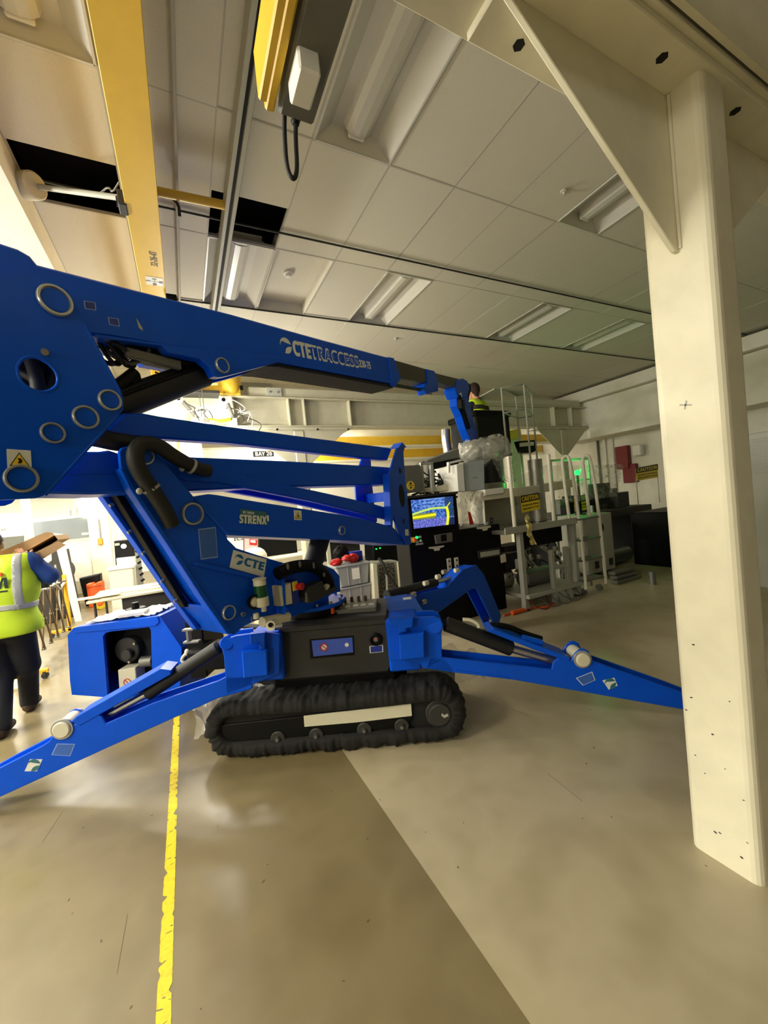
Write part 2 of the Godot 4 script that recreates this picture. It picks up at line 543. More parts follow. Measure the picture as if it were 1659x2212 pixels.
func materials() -> void:
	var m: StandardMaterial3D
	m = mk("lamp", Color(1, 1, 1), 0.4); m.emission_enabled = true; m.emission = Color(1.0, 0.98, 0.92); m.emission_energy_multiplier = 2.0
	var paint_wear := noise_tex(0.012, [[0.0, 0.45, 0.7, 1.0], [grey(0.955), grey(0.985), grey(1.0), grey(0.975)]], 512, 11)
	var orange_peel := bump_tex(0.09, 0.5, 256, 5)
	m = tri_map(mk("blue", Color(0.02, 0.315, 0.83), 0.32), 0.9); m.albedo_texture = paint_wear; m.metallic_specular = 0.30
	m = tri_map(mk("cream", Color(0.92, 0.895, 0.79), 0.38), 0.7); m.albedo_texture = paint_wear; m.normal_enabled = true; m.normal_texture = orange_peel; m.normal_scale = 0.15
	m = tri_map(mk("beam_grey", Color(0.76, 0.74, 0.64), 0.5), 0.7); m.albedo_texture = paint_wear
	m = tri_map(mk("white_wall", Color(0.90, 0.885, 0.82), 0.75), 0.4); m.albedo_texture = paint_wear
	m = tri_map(mk("tile", Color(0.84, 0.82, 0.755), 0.9), 1.0); m.albedo_texture = noise_tex(0.25, [[0.0, 0.3, 0.5, 1.0], [grey(0.86), grey(0.96), grey(1.0), grey(0.97)]], 512, 4, 3)
	mk("grid", Color(0.70, 0.685, 0.635), 0.7)
	mk("plenum", Color(0.20, 0.165, 0.135), 0.9)
	m = tri_map(mk("yellow", Color(0.86, 0.70, 0.20), 0.42), 0.5); m.albedo_texture = paint_wear
	m = mk("fitting", Color(0.80, 0.79, 0.75), 0.32)
	# floor paint: blotches, scuffs
	var blot := noise_tex(0.006, [[0.0, 0.35, 0.55, 0.75, 1.0], [Color(0.90, 0.89, 0.86), Color(0.96, 0.955, 0.945), grey(1.0), Color(0.985, 0.98, 0.965), Color(0.93, 0.925, 0.91)]], 1024, 21, 3)
	var frough := noise_tex(0.010, [[0.0, 0.4, 0.6, 1.0], [grey(0.29), grey(0.32), grey(0.36), grey(0.42)]], 1024, 33, 4)
	var fbump := bump_tex(0.012, 1.2, 1024, 9, 4)
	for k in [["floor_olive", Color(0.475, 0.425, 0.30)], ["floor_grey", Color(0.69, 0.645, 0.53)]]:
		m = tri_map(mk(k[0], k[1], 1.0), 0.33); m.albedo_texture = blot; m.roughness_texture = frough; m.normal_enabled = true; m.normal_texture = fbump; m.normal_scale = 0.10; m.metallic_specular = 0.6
	m = tri_map(mk("tape", Color(0.90, 0.80, 0.10), 0.6), 2.0); m.albedo_texture = noise_tex(0.03, [[0.0, 0.5, 1.0], [grey(0.85), grey(1.0), grey(0.94)]], 512, 8)
	mk("scuff", Color(0.33, 0.295, 0.205), 0.6)
	mk("black", Color(0.03, 0.03, 0.028), 0.5); M.black.metallic_specular = 0.3
	mk("black_matte", Color(0.03, 0.03, 0.03), 0.8)
	m = tri_map(mk("moulded", Color(0.155, 0.15, 0.135), 0.62), 3.0); m.normal_enabled = true; m.normal_texture = bump_tex(0.2, 1.0, 256, 6); m.normal_scale = 0.4
	m = tri_map(mk("cover_cloth", Color(0.062, 0.058, 0.05), 0.85), 3.0); m.normal_enabled = true; m.normal_texture = bump_tex(0.04, 3.0, 512, 7); m.normal_scale = 0.8
	mk("rubber", Color(0.05, 0.05, 0.047), 0.6)
	mk("steel", Color(0.72, 0.71, 0.68), 0.28, 0.9)
	mk("pin_steel", Color(0.66, 0.67, 0.66), 0.32, 0.5)
	mk("dull_steel", Color(0.50, 0.50, 0.48), 0.45, 0.7)
	m = tri_map(mk("box_section", Color(0.27, 0.25, 0.21), 0.5), 1.0); m.albedo_texture = paint_wear
	mk("white", Color(0.90, 0.89, 0.85), 0.5)
	mk("off_white", Color(0.82, 0.80, 0.70), 0.55)
	mk("sticker_white", Color(0.88, 0.88, 0.85), 0.35)
	mk("sticker_blue", Color(0.10, 0.40, 0.66), 0.4)
	mk("sticker_teal", Color(0.20, 0.42, 0.46), 0.4)
	mk("sticker_yellow", Color(0.93, 0.80, 0.22), 0.4)
	mk("ink", Color(0.06, 0.06, 0.05), 0.5)
	mk("ghost", Color(0.20, 0.38, 0.70), 0.5)
	mk("ghost_line", Color(0.55, 0.64, 0.85), 0.5)
	mk("ghost_deep", Color(0.07, 0.17, 0.55), 0.4)
	m = mk("panel_blue", Color(0.24, 0.36, 0.78), 0.15)
	m = mk("film_blue", Color(0.30, 0.45, 0.75, 0.62), 0.3); m.transparency = BaseMaterial3D.TRANSPARENCY_ALPHA
	mk("red", Color(0.72, 0.10, 0.07), 0.45)
	mk("green", Color(0.02, 0.30, 0.14), 0.3)
	mk("orange", Color(0.90, 0.36, 0.08), 0.5)
	mk("brass", Color(0.75, 0.55, 0.20), 0.35, 0.8)
	mk("grey_box", Color(0.40, 0.395, 0.36), 0.5)
	mk("grey_light", Color(0.66, 0.66, 0.61), 0.5)
	mk("tote", Color(0.56, 0.57, 0.57), 0.5)
	mk("dark_grey", Color(0.17, 0.165, 0.15), 0.6)
	mk("brown", Color(0.28, 0.21, 0.12), 0.6)
	m = mk("cardboard", Color(0.70, 0.56, 0.38), 0.85)
	mk("skin", Color(0.80, 0.58, 0.46), 0.6)
	mk("hair", Color(0.11, 0.075, 0.045), 0.8)
	mk("jacket", Color(0.06, 0.22, 0.48), 0.8)
	mk("trousers", Color(0.05, 0.06, 0.085), 0.9)
	mk("shoe", Color(0.22, 0.15, 0.08), 0.7)
	m = mk("vest", Color(0.78, 0.90, 0.16), 0.7)
	mk("reflective", Color(0.72, 0.73, 0.70), 0.4)
	m = mk("film", Color(0.75, 0.75, 0.70, 0.20), 0.2); m.transparency = BaseMaterial3D.TRANSPARENCY_ALPHA
	m = mk("film_dense", Color(0.86, 0.85, 0.79, 0.30), 0.22); m.transparency = BaseMaterial3D.TRANSPARENCY_ALPHA
	m = mk("glass", Color(0.9, 0.95, 0.93, 0.06), 0.05); m.transparency = BaseMaterial3D.TRANSPARENCY_ALPHA
	mk("unseen_dark_wall", Color(0.34, 0.335, 0.31), 0.8)  # for the unseen front wall, dark to keep bounce light down
	mk("dark_red", Color(0.46, 0.08, 0.08), 0.5)
	mk("film_white", Color(0.86, 0.86, 0.82), 0.3)
	mk("tape_brown", Color(0.42, 0.31, 0.12), 0.6)
	mk("safety_yellow", Color(0.90, 0.66, 0.08), 0.45)
	mk("cardboard_pale", Color(0.84, 0.78, 0.62), 0.85)
	mk("tote_white", Color(0.84, 0.84, 0.78), 0.6)
	mk("chair_grey", Color(0.24, 0.24, 0.24), 0.8)
	mk("blind", Color(0.42, 0.44, 0.47), 0.6)
	mk("olive_dark", Color(0.22, 0.20, 0.08), 0.7)
	mk("pink", Color(0.90, 0.70, 0.68), 0.6)
	m = mk("hood", Color(0.90, 0.88, 0.82), 0.35); m.backlight_enabled = true; m.backlight = Color(0.5, 0.5, 0.46)
	m = tri_map(mk("wiring", Color(0.62, 0.60, 0.54), 0.7), 3.0); m.albedo_texture = noise_tex(0.03, [[0.0, 0.45, 0.55, 1.0], [grey(0.25), grey(0.5), grey(0.9), grey(1.0)]], 256, 19)
	mk("post_dark", Color(0.13, 0.125, 0.09), 0.3)
	m = mk("lamp_bright", Color(1, 1, 1), 0.4); m.emission_enabled = true; m.emission = Color(1.0, 0.98, 0.92); m.emission_energy_multiplier = 12.0
	m = mk("screen", Color(0.02, 0.02, 0.02), 0.2); m.emission_enabled = true; m.emission = Color.WHITE; m.emission_operator = BaseMaterial3D.EMISSION_OP_MULTIPLY; m.emission_energy_multiplier = 1.1
	mk("sign_yellow", Color(0.92, 0.80, 0.10), 0.45)
	mk("cable_green", Color(0.10, 0.16, 0.12), 0.5)
	mk("pale_blue_grey", Color(0.66, 0.70, 0.71), 0.5)
	m = tri_map(mk("brushed", Color(0.62, 0.61, 0.56), 0.36, 0.75), 2.0); m.albedo_texture = paint_wear
	mk("vessel", Color(0.09, 0.10, 0.115), 0.4)
	m = mk("film_wrap", Color(0.88, 0.87, 0.80, 0.24), 0.20); m.transparency = BaseMaterial3D.TRANSPARENCY_ALPHA
	mk("pale_yellow", Color(0.84, 0.78, 0.48), 0.6)
	mk("red_brown", Color(0.38, 0.13, 0.07), 0.5)
	mk("rail_white", Color(0.88, 0.86, 0.78), 0.35)
	mk("vest_print", Color(0.05, 0.16, 0.14), 0.6)
	mk("hair_brown", Color(0.16, 0.08, 0.05), 0.8)
	m = mk("green_lamp", Color(0.1, 0.9, 0.35), 0.4); m.emission_enabled = true; m.emission = Color(0.05, 1.0, 0.35); m.emission_energy_multiplier = 3.0

# ---------------------------------------------------------------- the hall itself
func shell() -> void:
	# floor: two coats of paint that meet along a straight seam
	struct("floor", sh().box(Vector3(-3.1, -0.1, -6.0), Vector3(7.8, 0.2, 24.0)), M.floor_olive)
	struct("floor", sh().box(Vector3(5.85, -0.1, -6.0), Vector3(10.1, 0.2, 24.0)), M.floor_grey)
	# upper shell and walls
	struct("ceiling", sh().box(Vector3(5.1, CEIL + 0.6, -2.0), Vector3(12.0, 0.2, 12.6)), M.plenum)
	var cl: Node3D = get_node("ceiling")
	tiles(cl)
	struct("ceiling", sh().box(Vector3(-3.95, 4.1, -2.0), Vector3(6.3, 0.3, 12.6)), M.white_wall)
	struct("ceiling", sh().box(Vector3(2.0, 4.1, -12.6), Vector3(18.2, 0.3, 8.9)), M.white_wall)
	struct("wall_left", sh().box(Vector3(-7.1, 2.3, -6.0), Vector3(0.2, 5.0, 24.0)), M.white_wall)
	struct("wall_right", sh().box(Vector3(11.0, 2.3, -6.0), Vector3(0.2, 5.0, 24.0)), M.white_wall)
	struct("wall_front", sh().box(Vector3(2.0, 2.3, 4.2), Vector3(18.4, 5.0, 0.2)), M.unseen_dark_wall)  # out of view; dark so that less light bounces onto the ceiling
	struct("wall_back", sh().box(Vector3(2.0, 2.3, -17.0), Vector3(18.4, 5.0, 0.2)), M.white_wall)
	struct("trim_1", sh().box(Vector3(5.05, 3.85, -8.05), Vector3(11.7, 1.0, 0.12)), M.white_wall)
	# stepped bulkhead along the right wall
	struct("trim_2", sh().box(Vector3(10.45, 3.35, -2.0), Vector3(0.9, 1.0, 12.0), 0.01), M.white_wall)
	struct("trim_3", sh().box(Vector3(10.35, 4.0, -2.0), Vector3(1.1, 0.28, 12.0), 0.01), M.white_wall)

func tiles(cl: Node3D) -> void:
	# suspended ceiling, panels of 0.61 x 1.22 m; x lines at 1.035 + 0.61 i, z lines at -2.612 - 1.222 j
	var gx := 0.61
	var gz := 1.222
	var full := sh().box(Vector3(0, 0.012, 0), Vector3(gx - 0.005, 0.024, gz - 0.005), 0.002).mesh()
	var half := sh().box(Vector3(0, 0.012, 0), Vector3(gx - 0.005, 0.024, gz * 0.56 - 0.005), 0.002).mesh()
	var open := ["-3,0", "-1,0", "-1,1", "0,-1", "2,1", "4,-1", "6,1", "0,1", "-3,-1", "9,1"]
	for i in range(-3, 16):
		for j in range(-5, 5):
			var key := "%d,%d" % [i, j]
			var short := key in ["-3,0", "-1,0"]
			if key in open and not short: continue
			var o := MeshInstance3D.new()
			o.name = "ceiling_tile"
			o.mesh = half if short else full
			o.material_override = M.tile
			var zc := -2.612 - gz * (j + 0.5)
			if short: zc = -2.612 - gz * 0.28
			o.position = Vector3(1.035 + gx * (i + 0.5), CEIL + rng.randf_range(0.0, 0.004), zc)
			o.rotation.z = rng.randf_range(-0.002, 0.002)
			cl.add_child(o, true)
	var rails := sh()
	for i in range(-3, 17): rails.box(Vector3(1.035 + gx * i, CEIL + 0.014, -2.0), Vector3(0.014, 0.024, 12.4))
	obj("grid_runners", rails, M.grid, cl)
	var cross := sh()
	for j in range(-5, 6): cross.box(Vector3(5.0, CEIL + 0.013, -2.612 - gz * j), Vector3(11.6, 0.024, 0.014))
	obj("grid_crosspieces", cross, M.grid, cl)
	# recessed fittings that are switched off: a pan with sloped sides and a covered lamp channel
	var n := 0
	var what := ["beside the grey control box", "half hidden by the column gusset", "seen under the crane rail", "in the row past the dark opening", "in the row above the far beam", "above the yellow girder", "nearest the far end wall"]
	for c: Array in [[0, -1], [4, -1], [-1, 1], [2, 1], [6, 1], [-3, -1], [9, 1]]:
		var t := thing("recessed_light", "unlit recessed ceiling light " + what[n], "ceiling light", "unlit recessed lights", at(1.035 + gx * (c[0] + 0.5), CEIL, -2.612 - gz * (c[1] + 0.5)))
		n += 1
		var w := gx / 2 - 0.012
		var l := gz / 2 - 0.012
		var s := sh()
		for g: float in [-1.0, 1.0]:
			s.quad(Vector3(g * w, 0.0, -l), Vector3(g * w, 0.0, l), Vector3(g * (w - 0.12), 0.10, l - 0.05), Vector3(g * (w - 0.12), 0.10, -l + 0.05), Vector3(-g, -1, 0))
			s.quad(Vector3(-w, 0.0, g * l), Vector3(w, 0.0, g * l), Vector3(w - 0.12, 0.10, g * (l - 0.05)), Vector3(-w + 0.12, 0.10, g * (l - 0.05)), Vector3(0, -1, -g))
		s.box(Vector3(0, 0.11, 0), Vector3(2 * w - 0.2, 0.02, 2 * l - 0.06))
		obj("pan", s, M.fitting, t)
		obj("rim", sh().box(Vector3(-w, -0.002, 0), Vector3(0.014, 0.012, 2 * l)).box(Vector3(w, -0.002, 0), Vector3(0.014, 0.012, 2 * l)).box(Vector3(0, -0.002, l), Vector3(2 * w, 0.012, 0.014)).box(Vector3(0, -0.002, -l), Vector3(2 * w, 0.012, 0.014)), M.fitting, t)
		var ch := pv([-0.10, 0.10, -0.085, 0.055, -0.05, 0.03, 0.0, 0.022, 0.05, 0.03, 0.085, 0.055, 0.10, 0.10])
		obj("lamp_channel", sh().prism(ch, -l + 0.09, l - 0.09, 0.004), M.fitting, t)
		obj("end_cap", sh().box(Vector3(0, 0.06, -l + 0.07), Vector3(0.12, 0.06, 0.03), 0.008), M.white, t)
		obj("end_cap", sh().box(Vector3(0, 0.06, l - 0.07), Vector3(0.12, 0.06, 0.03), 0.008), M.white, t)
	# raised panel with a smoke detector
	var pd := thing("recessed_ceiling_panel", "raised ceiling panel with a round detector, beside a light fitting", "ceiling panel", "", at(1.34, CEIL, -2.612 - gz * 1.5))
	var pw := gx / 2 - 0.012
	var ql := gz / 2 - 0.012
	var ps := sh().box(Vector3(0, 0.14, 0), Vector3(2 * pw, 0.02, 2 * ql))
	for g: float in [-1.0, 1.0]:
		ps.box(Vector3(g * pw, 0.07, 0), Vector3(0.012, 0.14, 2 * ql)).box(Vector3(0, 0.07, g * ql), Vector3(2 * pw, 0.14, 0.012))
	obj("panel", ps, M.tile, pd)
	obj("detector", sh().lathe(Vector3(-0.04, 0.13, 0.05), Vector3.DOWN, [Vector2(0, 0.055), Vector2(0.02, 0.055), Vector2(0.025, 0.035), Vector2(0.05, 0.03), Vector2(0.055, 0.0)]), M.white, pd)
	lone("sprinkler_head", "small sprinkler head on the ceiling near the column gusset", "sprinkler", sh().lathe(Vector3(3.205, 4.2, -2.309), Vector3.DOWN, [Vector2(0, 0.03), Vector2(0.012, 0.03), Vector2(0.014, 0.012), Vector2(0.035, 0.01), Vector2(0.037, 0.022), Vector2(0.04, 0.0)], 12), M.fitting)
	lone("sprinkler_head", "small sprinkler head on the ceiling above the boom lettering", "sprinkler", sh().lathe(Vector3(3.215, 4.2, -5.403), Vector3.DOWN, [Vector2(0, 0.03), Vector2(0.012, 0.03), Vector2(0.014, 0.012), Vector2(0.035, 0.01), Vector2(0.037, 0.022), Vector2(0.04, 0.0)], 12), M.fitting)

# ---------------------------------------------------------------- steel frame
func ibeam(x0: float, x1: float, z: float, y0: float, y1: float, wide: float) -> Sh:
	return sh().box(Vector3((x0 + x1) / 2, y0 + 0.012, z), Vector3(x1 - x0, 0.024, wide), 0.003).box(Vector3((x0 + x1) / 2, y1 - 0.012, z), Vector3(x1 - x0, 0.024, wide), 0.003).box(Vector3((x0 + x1) / 2, (y0 + y1) / 2, z), Vector3(x1 - x0, y1 - y0 - 0.04, 0.02))

func steel() -> void:
	# near column with its head plate and gussets
	var c := thing("steel_column", "cream square steel column with triangular gussets standing beside the outrigger", "column", "", at(1.965, 0, -0.875))
	var rr := 0.035
	var out := PackedVector2Array()
	for q: Array in [[1, 1], [-1, 1], [-1, -1], [1, -1]]:
		for k in 5:
			var a0 := (atan2(q[1], q[0]) - PI / 4) + PI / 2 * k / 4.0
			out.append(Vector2(q[0] * (0.095 - rr), q[1] * (0.125 - rr)) + Vector2(cos(a0), sin(a0)) * rr)
	obj("shaft", sh().prism(out, 0.0, 3.155, 0.0, Transform3D(Basis(Vector3.RIGHT, -PI / 2), Vector3.ZERO)), M.cream, c)
	obj("head_plate", sh().box(Vector3(0, 3.17, 0), Vector3(1.95, 0.03, 0.29), 0.004), M.cream, c)
	for g: float in [-1.0, 1.0]:
		obj("gusset", sh().prism(pv([g * 0.09, 2.54, g * 0.12, 2.54, g * 0.95, 3.155, g * 0.09, 3.155]), -0.010, 0.010, 0.003), M.cream, c)
		obj("gusset_weld", sh().tube([Vector3(g * 0.098, 2.55, 0.016), Vector3(g * 0.098, 3.15, 0.016)], 0.007, 6), M.cream, c)
	for hx: float in [-0.80, -0.27, 0.27, 0.80]:
		for hz: float in [-0.085, 0.085]:
			if absf(hx) > 0.5 and hz > 0: continue
			obj("bolt_hole", sh().cyl(Vector3(hx, 3.1535, hz), Vector3(hx, 3.16, hz), 0.021, 0.021, 6), M.black_matte, c)
	# chips and scuffs in the paint low down on the shaft
	var chips := sh()
	for k in 13:
		var y := absf(rng.randfn(0.0, 0.35)) + 0.05
		var z := rng.randf_range(-0.10, 0.10)
		var w := rng.randf_range(0.003, 0.007)
		var hgt := w * rng.randf_range(0.35, 0.7)
		chips.prism(oval(Vector2(z, y), w, hgt, rng.randf_range(-0.4, 0.4), 7), 0, 0.0008, 0.0, Transform3D(Basis(Vector3(0, 0, 1), Vector3.UP, Vector3(-1, 0, 0)), Vector3(-0.0952, 0, 0)))
	var ch := obj("paint_chips", chips, M.dark_grey, c)
	ch.set_meta("kind", "stuff")
	obj("pen_mark", sh().box(Vector3(-0.0955, 1.93, -0.01), Vector3(0.001, 0.006, 0.045), 0, Basis(Vector3.RIGHT, 0.25)).box(Vector3(-0.0955, 1.93, -0.01), Vector3(0.001, 0.035, 0.006), 0, Basis(Vector3.RIGHT, 0.25)), M.grey_light, c)
	# near beam
	var b := thing("steel_beam", "deep cream steel beam overhead, bolted to the near column", "beam", "steel beams", at(0, 0, 0))
	obj("girder", ibeam(-0.76, 10.0, -0.875, 3.185, 3.75, 0.33), M.cream, b)
	obj("edge_plate", sh().box(Vector3(4.62, 3.45, -0.69), Vector3(10.7, 0.5, 0.02)), M.cream, b)
	# far beam across the back of the bay, stiffened over its columns
	var f := thing("steel_beam", "long pale steel beam with stiffeners across the back of the bay", "beam", "steel beams", at(0, 0, 0))
	obj("girder", ibeam(-0.76, 9.9, -7.2, 3.17, 3.70, 0.30), M.beam_grey, f)
	obj("top_rail", sh().box(Vector3(5.5, 3.80, -7.2), Vector3(8.6, 0.16, 0.16), 0.01), M.beam_grey, f)
	for x: float in [0.9, 1.85, 2.13, 3.03, 8.7, 9.35]:
		obj("stiffener", sh().box(Vector3(x, 3.435, -7.12), Vector3(0.02, 0.49, 0.14), 0.002), M.beam_grey, f)
	for x: float in [0.98, 1.6, 2.34, 2.95]:
		obj("bolt_hole", sh().cyl(Vector3(x, 3.12, -7.052), Vector3(x, 3.12, -7.045), 0.022, 0.022, 6), M.black_matte, f)
	obj("clamp_plate", sh().box(Vector3(1.62, 3.79, -7.1), Vector3(0.27, 0.16, 0.05), 0.006), M.grey_light, f)
	for x: float in [1.55, 1.69]:
		obj("bolt_head", sh().cyl(Vector3(x, 3.79, -7.08), Vector3(x, 3.79, -7.06), 0.018, 0.018, 6), M.dull_steel, f)
	for x: float in [3.2, 3.55, 5.0, 6.6]:
		obj("hanger", sh().box(Vector3(x, 3.93, -7.2), Vector3(0.07, 0.12, 0.1), 0.004), M.grey_box, f)
	var k := 0
	for x: float in [1.99, 9.0]:
		var o := thing("steel_column", ["pale steel column under the far beam, seen behind the boom", "pale steel column with gussets beside the stainless ladder"][k], "column", "columns under the far beam", at(x, 0, -7.2))
		k += 1
		obj("shaft", sh().box(Vector3(0, 1.56, 0), Vector3(0.22, 3.12, 0.25), 0.03), M.beam_grey, o)
		obj("head_plate", sh().box(Vector3(0, 3.14, 0), Vector3(2.0, 0.05, 0.30), 0.004), M.beam_grey, o)
		for g: float in [-1.0, 1.0]:
			obj("gusset", sh().prism(pv([g * 0.1, 2.45, g * 0.13, 2.45, g * 0.95, 3.12, g * 0.1, 3.12]), 0.09, 0.11, 0.002), M.beam_grey, o)
	# beam of the next bay with its bay sign
	var nb := thing("steel_beam", "bright cream beam of the next bay carrying a bay sign", "beam", "steel beams", at(0, 0, 0))
	obj("girder", ibeam(-6.9, 10.0, -12.6, 3.20, 3.72, 0.3), M.cream, nb)
	for x: float in [2.8, 3.35]:
		obj("gusset", sh().prism(pv([x, 3.2, x + 0.5, 3.2, x + 0.1, 2.75, x, 2.75]), -12.6, -12.58), M.cream, nb)
	var sg := thing("bay_sign", "small black sign reading BAY 26 on the cream beam", "sign", "", at(2.36, 3.52, -12.584))
	obj("plate", sh().box(Vector3.ZERO, Vector3(0.62, 0.17, 0.012), 0.002), M.black, sg)
	words(sg, "BAY 26", 0.115, M.white, at(0, 0, 0.008))

# ---------------------------------------------------------------- things hung under the ceiling
func overhead() -> void:
	# yellow crane girder along z
	var g := thing("crane_girder", "long yellow crane girder overhead marked 32-26-4T", "crane girder", "", at(0, 0, 0))
	var yb := 3.78
	obj("flange", sh().box(Vector3(-0.052, yb, -1.9), Vector3(0.196, 0.02, 10.2), 0.003), M.yellow, g)
	obj("web", sh().box(Vector3(-0.05, yb + 0.17, -1.9), Vector3(0.02, 0.34, 10.2)), M.yellow, g)
	obj("upper_flange", sh().box(Vector3(-0.05, yb + 0.34, -1.9), Vector3(0.17, 0.02, 10.2), 0.003), M.yellow, g)
	var face := Transform3D(Basis(Vector3(0, 0, 1), Vector3(-1, 0, 0), Vector3(0, -1, 0)), Vector3(-0.02, yb - 0.0105, -3.61))
	words(g, "32-26-4T", 0.05, M.ink, face, true, 0.72)
	var cs := obj("compass_sticker", sh().box(Vector3(-0.035, yb - 0.0115, -3.94), Vector3(0.13, 0.002, 0.13)), M.sticker_white, g)
	cs.set_meta("label", "white sticker with a compass cross")
	words(cs, "E", 0.03, M.ink, Transform3D(Basis(Vector3(0, 0, 1), Vector3(-1, 0, 0), Vector3(0, -1, 0)), Vector3(-0.035, yb - 0.0130, -3.90)))
	words(cs, "W", 0.03, M.ink, Transform3D(Basis(Vector3(0, 0, 1), Vector3(-1, 0, 0), Vector3(0, -1, 0)), Vector3(-0.035, yb - 0.0130, -3.985)))
	words(cs, "S", 0.03, M.ink, Transform3D(Basis(Vector3(0, 0, 1), Vector3(-1, 0, 0), Vector3(0, -1, 0)), Vector3(-0.085, yb - 0.0130, -3.94)))
	words(cs, "N", 0.03, M.ink, Transform3D(Basis(Vector3(0, 0, 1), Vector3(-1, 0, 0), Vector3(0, -1, 0)), Vector3(0.015, yb - 0.0130, -3.94)))
	obj("cross_line", sh().box(Vector3(-0.035, yb - 0.0128, -3.94), Vector3(0.075, 0.001, 0.003)).box(Vector3(-0.035, yb - 0.0128, -3.94), Vector3(0.003, 0.001, 0.05)), M.ink, cs)
	obj("end_stop", sh().box(Vector3(0.09, yb - 0.02, -4.2), Vector3(0.09, 0.08, 0.06), 0.006), M.black, g)
	obj("clamp", sh().box(Vector3(-0.165, yb + 0.03, -3.09), Vector3(0.05, 0.10, 0.11), 0.006).cyl(Vector3(-0.2, yb + 0.03, -3.09), Vector3(-0.12, yb + 0.03, -3.09), 0.03), M.dark_grey, g)
	# push rod from the soffit to the girder across the opening
	var r := thing("drive_rod", "pale rod with a round white motor across the dark ceiling opening", "rod", "", at(0, 0, 0))
	obj("rod", sh().cyl(Vector3(-0.72, 4.12, -3.56), Vector3(-0.17, 3.86, -3.12), 0.018), M.grey_light, r)
	obj("motor", sh().cyl(Vector3(-0.80, 4.13, -3.60), Vector3(-0.70, 4.10, -3.52), 0.085, 0.085, 20, true, 0.01), M.off_white, r)
	obj("wire", sh().tube([Vector3(-0.3, 3.93, -3.22), Vector3(-0.24, 3.95, -3.16), Vector3(-0.22, 3.88, -3.12), Vector3(-0.17, 3.92, -3.06)], 0.006, 5, 1), M.dull_steel, r)
	# runway rail with its dark slot, hung under the tiles
	var q := thing("runway_rail", "slim grey rail with a dark slot running under the ceiling tiles", "rail", "", at(0, 0, 0))
	obj("side", sh().box(Vector3(0.525, 4.10, -2.0), Vector3(0.03, 0.12, 12.0), 0.003), M.grey_light, q)
	obj("side", sh().box(Vector3(0.580, 4.10, -2.0), Vector3(0.03, 0.12, 12.0), 0.003), M.grey_light, q)
	obj("slot", sh().box(Vector3(0.5525, 4.12, -2.0), Vector3(0.026, 0.10, 12.0)), M.black_matte, q)
	lone("conduit", "thin conduit under the ceiling between the yellow girder and the rail", "conduit", sh().cyl(Vector3(0.185, 4.15, 3.9), Vector3(0.185, 4.15, -8.0), 0.012), M.grid)
	lone("conduit_hook", "small dark hook on the thin conduit", "hook", sh().tube([Vector3(0.185, 4.14, -3.34), Vector3(0.15, 4.1, -3.34), Vector3(0.19, 4.06, -3.34), Vector3(0.19, 4.0, -3.38)], 0.012, 6, 1), M.dark_grey)
	lone("yellow_pipe", "short yellow pipe under the ceiling beside the dark opening", "pipe", sh().cyl(Vector3(0.05, 4.08, -3.28), Vector3(0.52, 4.08, -3.26), 0.032, 0.032, 12), M.yellow)
	lone("ceiling_cable", "thin dark cable strung across the ceiling over the dark openings", "cable", sh().cyl(Vector3(-0.79, 4.185, -3.58), Vector3(9.9, 4.185, -3.58), 0.009, 0.009, 6), M.dark_grey, "ceiling cables")
	lone("ceiling_cable", "thin dark cable strung across the ceiling past the boom lettering", "cable", sh().cyl(Vector3(-0.79, 4.185, -5.03), Vector3(9.9, 4.185, -5.03), 0.010, 0.010, 6), M.dark_grey, "ceiling cables")
	# trolley with its grey control housing close overhead
	var h := thing("hoist_trolley", "yellow hoist trolley with a grey control housing and black cable loop", "hoist", "", at(0, 0, 0))
	var yh := 2.95
	obj("side_plate", sh().box(Vector3(0.352, yh + 0.077, -0.50), Vector3(0.038, 0.153, 1.53), 0.006), M.yellow, h)
	obj("guard_bar", sh().box(Vector3(0.371, yh + 0.015, -0.475), Vector3(0.030, 0.038, 1.62), 0.006), M.yellow, h)
	obj("housing", sh().box(Vector3(0.459, yh + 0.061, -0.50), Vector3(0.119, 0.122, 1.575), 0.009), M.grey_box, h)
	obj("junction_box", sh().box(Vector3(0.440, yh - 0.027, -1.125), Vector3(0.065, 0.069, 0.115), 0.006), M.white, h)
	obj("cable_loop", sh().tube([Vector3(0.425, yh + 0.023, -1.293), Vector3(0.425, yh - 0.015, -1.316), Vector3(0.425, yh - 0.13, -1.331), Vector3(0.444, yh - 0.168, -1.331), Vector3(0.463, yh - 0.13, -1.331), Vector3(0.463, yh - 0.015, -1.316), Vector3(0.463, yh + 0.023, -1.285)], 0.0078, 8, 2), M.rubber, h)
	obj("gland", sh().cyl(Vector3(0.463, yh + 0.015, -1.278), Vector3(0.463, yh + 0.015, -1.308), 0.015, 0.015, 10), M.black, h)
	for z: float in [-0.93, -0.80]: obj("suspension_bar", sh().box(Vector3(0.40, 3.13, z), Vector3(0.04, 0.12, 0.02), 0.003), M.dark_grey, h)

# ---------------------------------------------------------------- the boom lift
var root: Node3D

func part(called: String, s: Sh, m: Material, fr: Transform3D) -> MeshInstance3D:
	return obj(called, s, m, root, root.transform.affine_inverse() * fr)

# frame whose x axis runs from p to q in a face parallel to x, y
func along(p: Vector3, q: Vector3) -> Transform3D:
	var x := (q - p).normalized()
	var y := Vector3(0, 0, 1).cross(x).normalized()
	return Transform3D(Basis(x, y, Vector3(0, 0, 1)), (p + q) / 2.0)

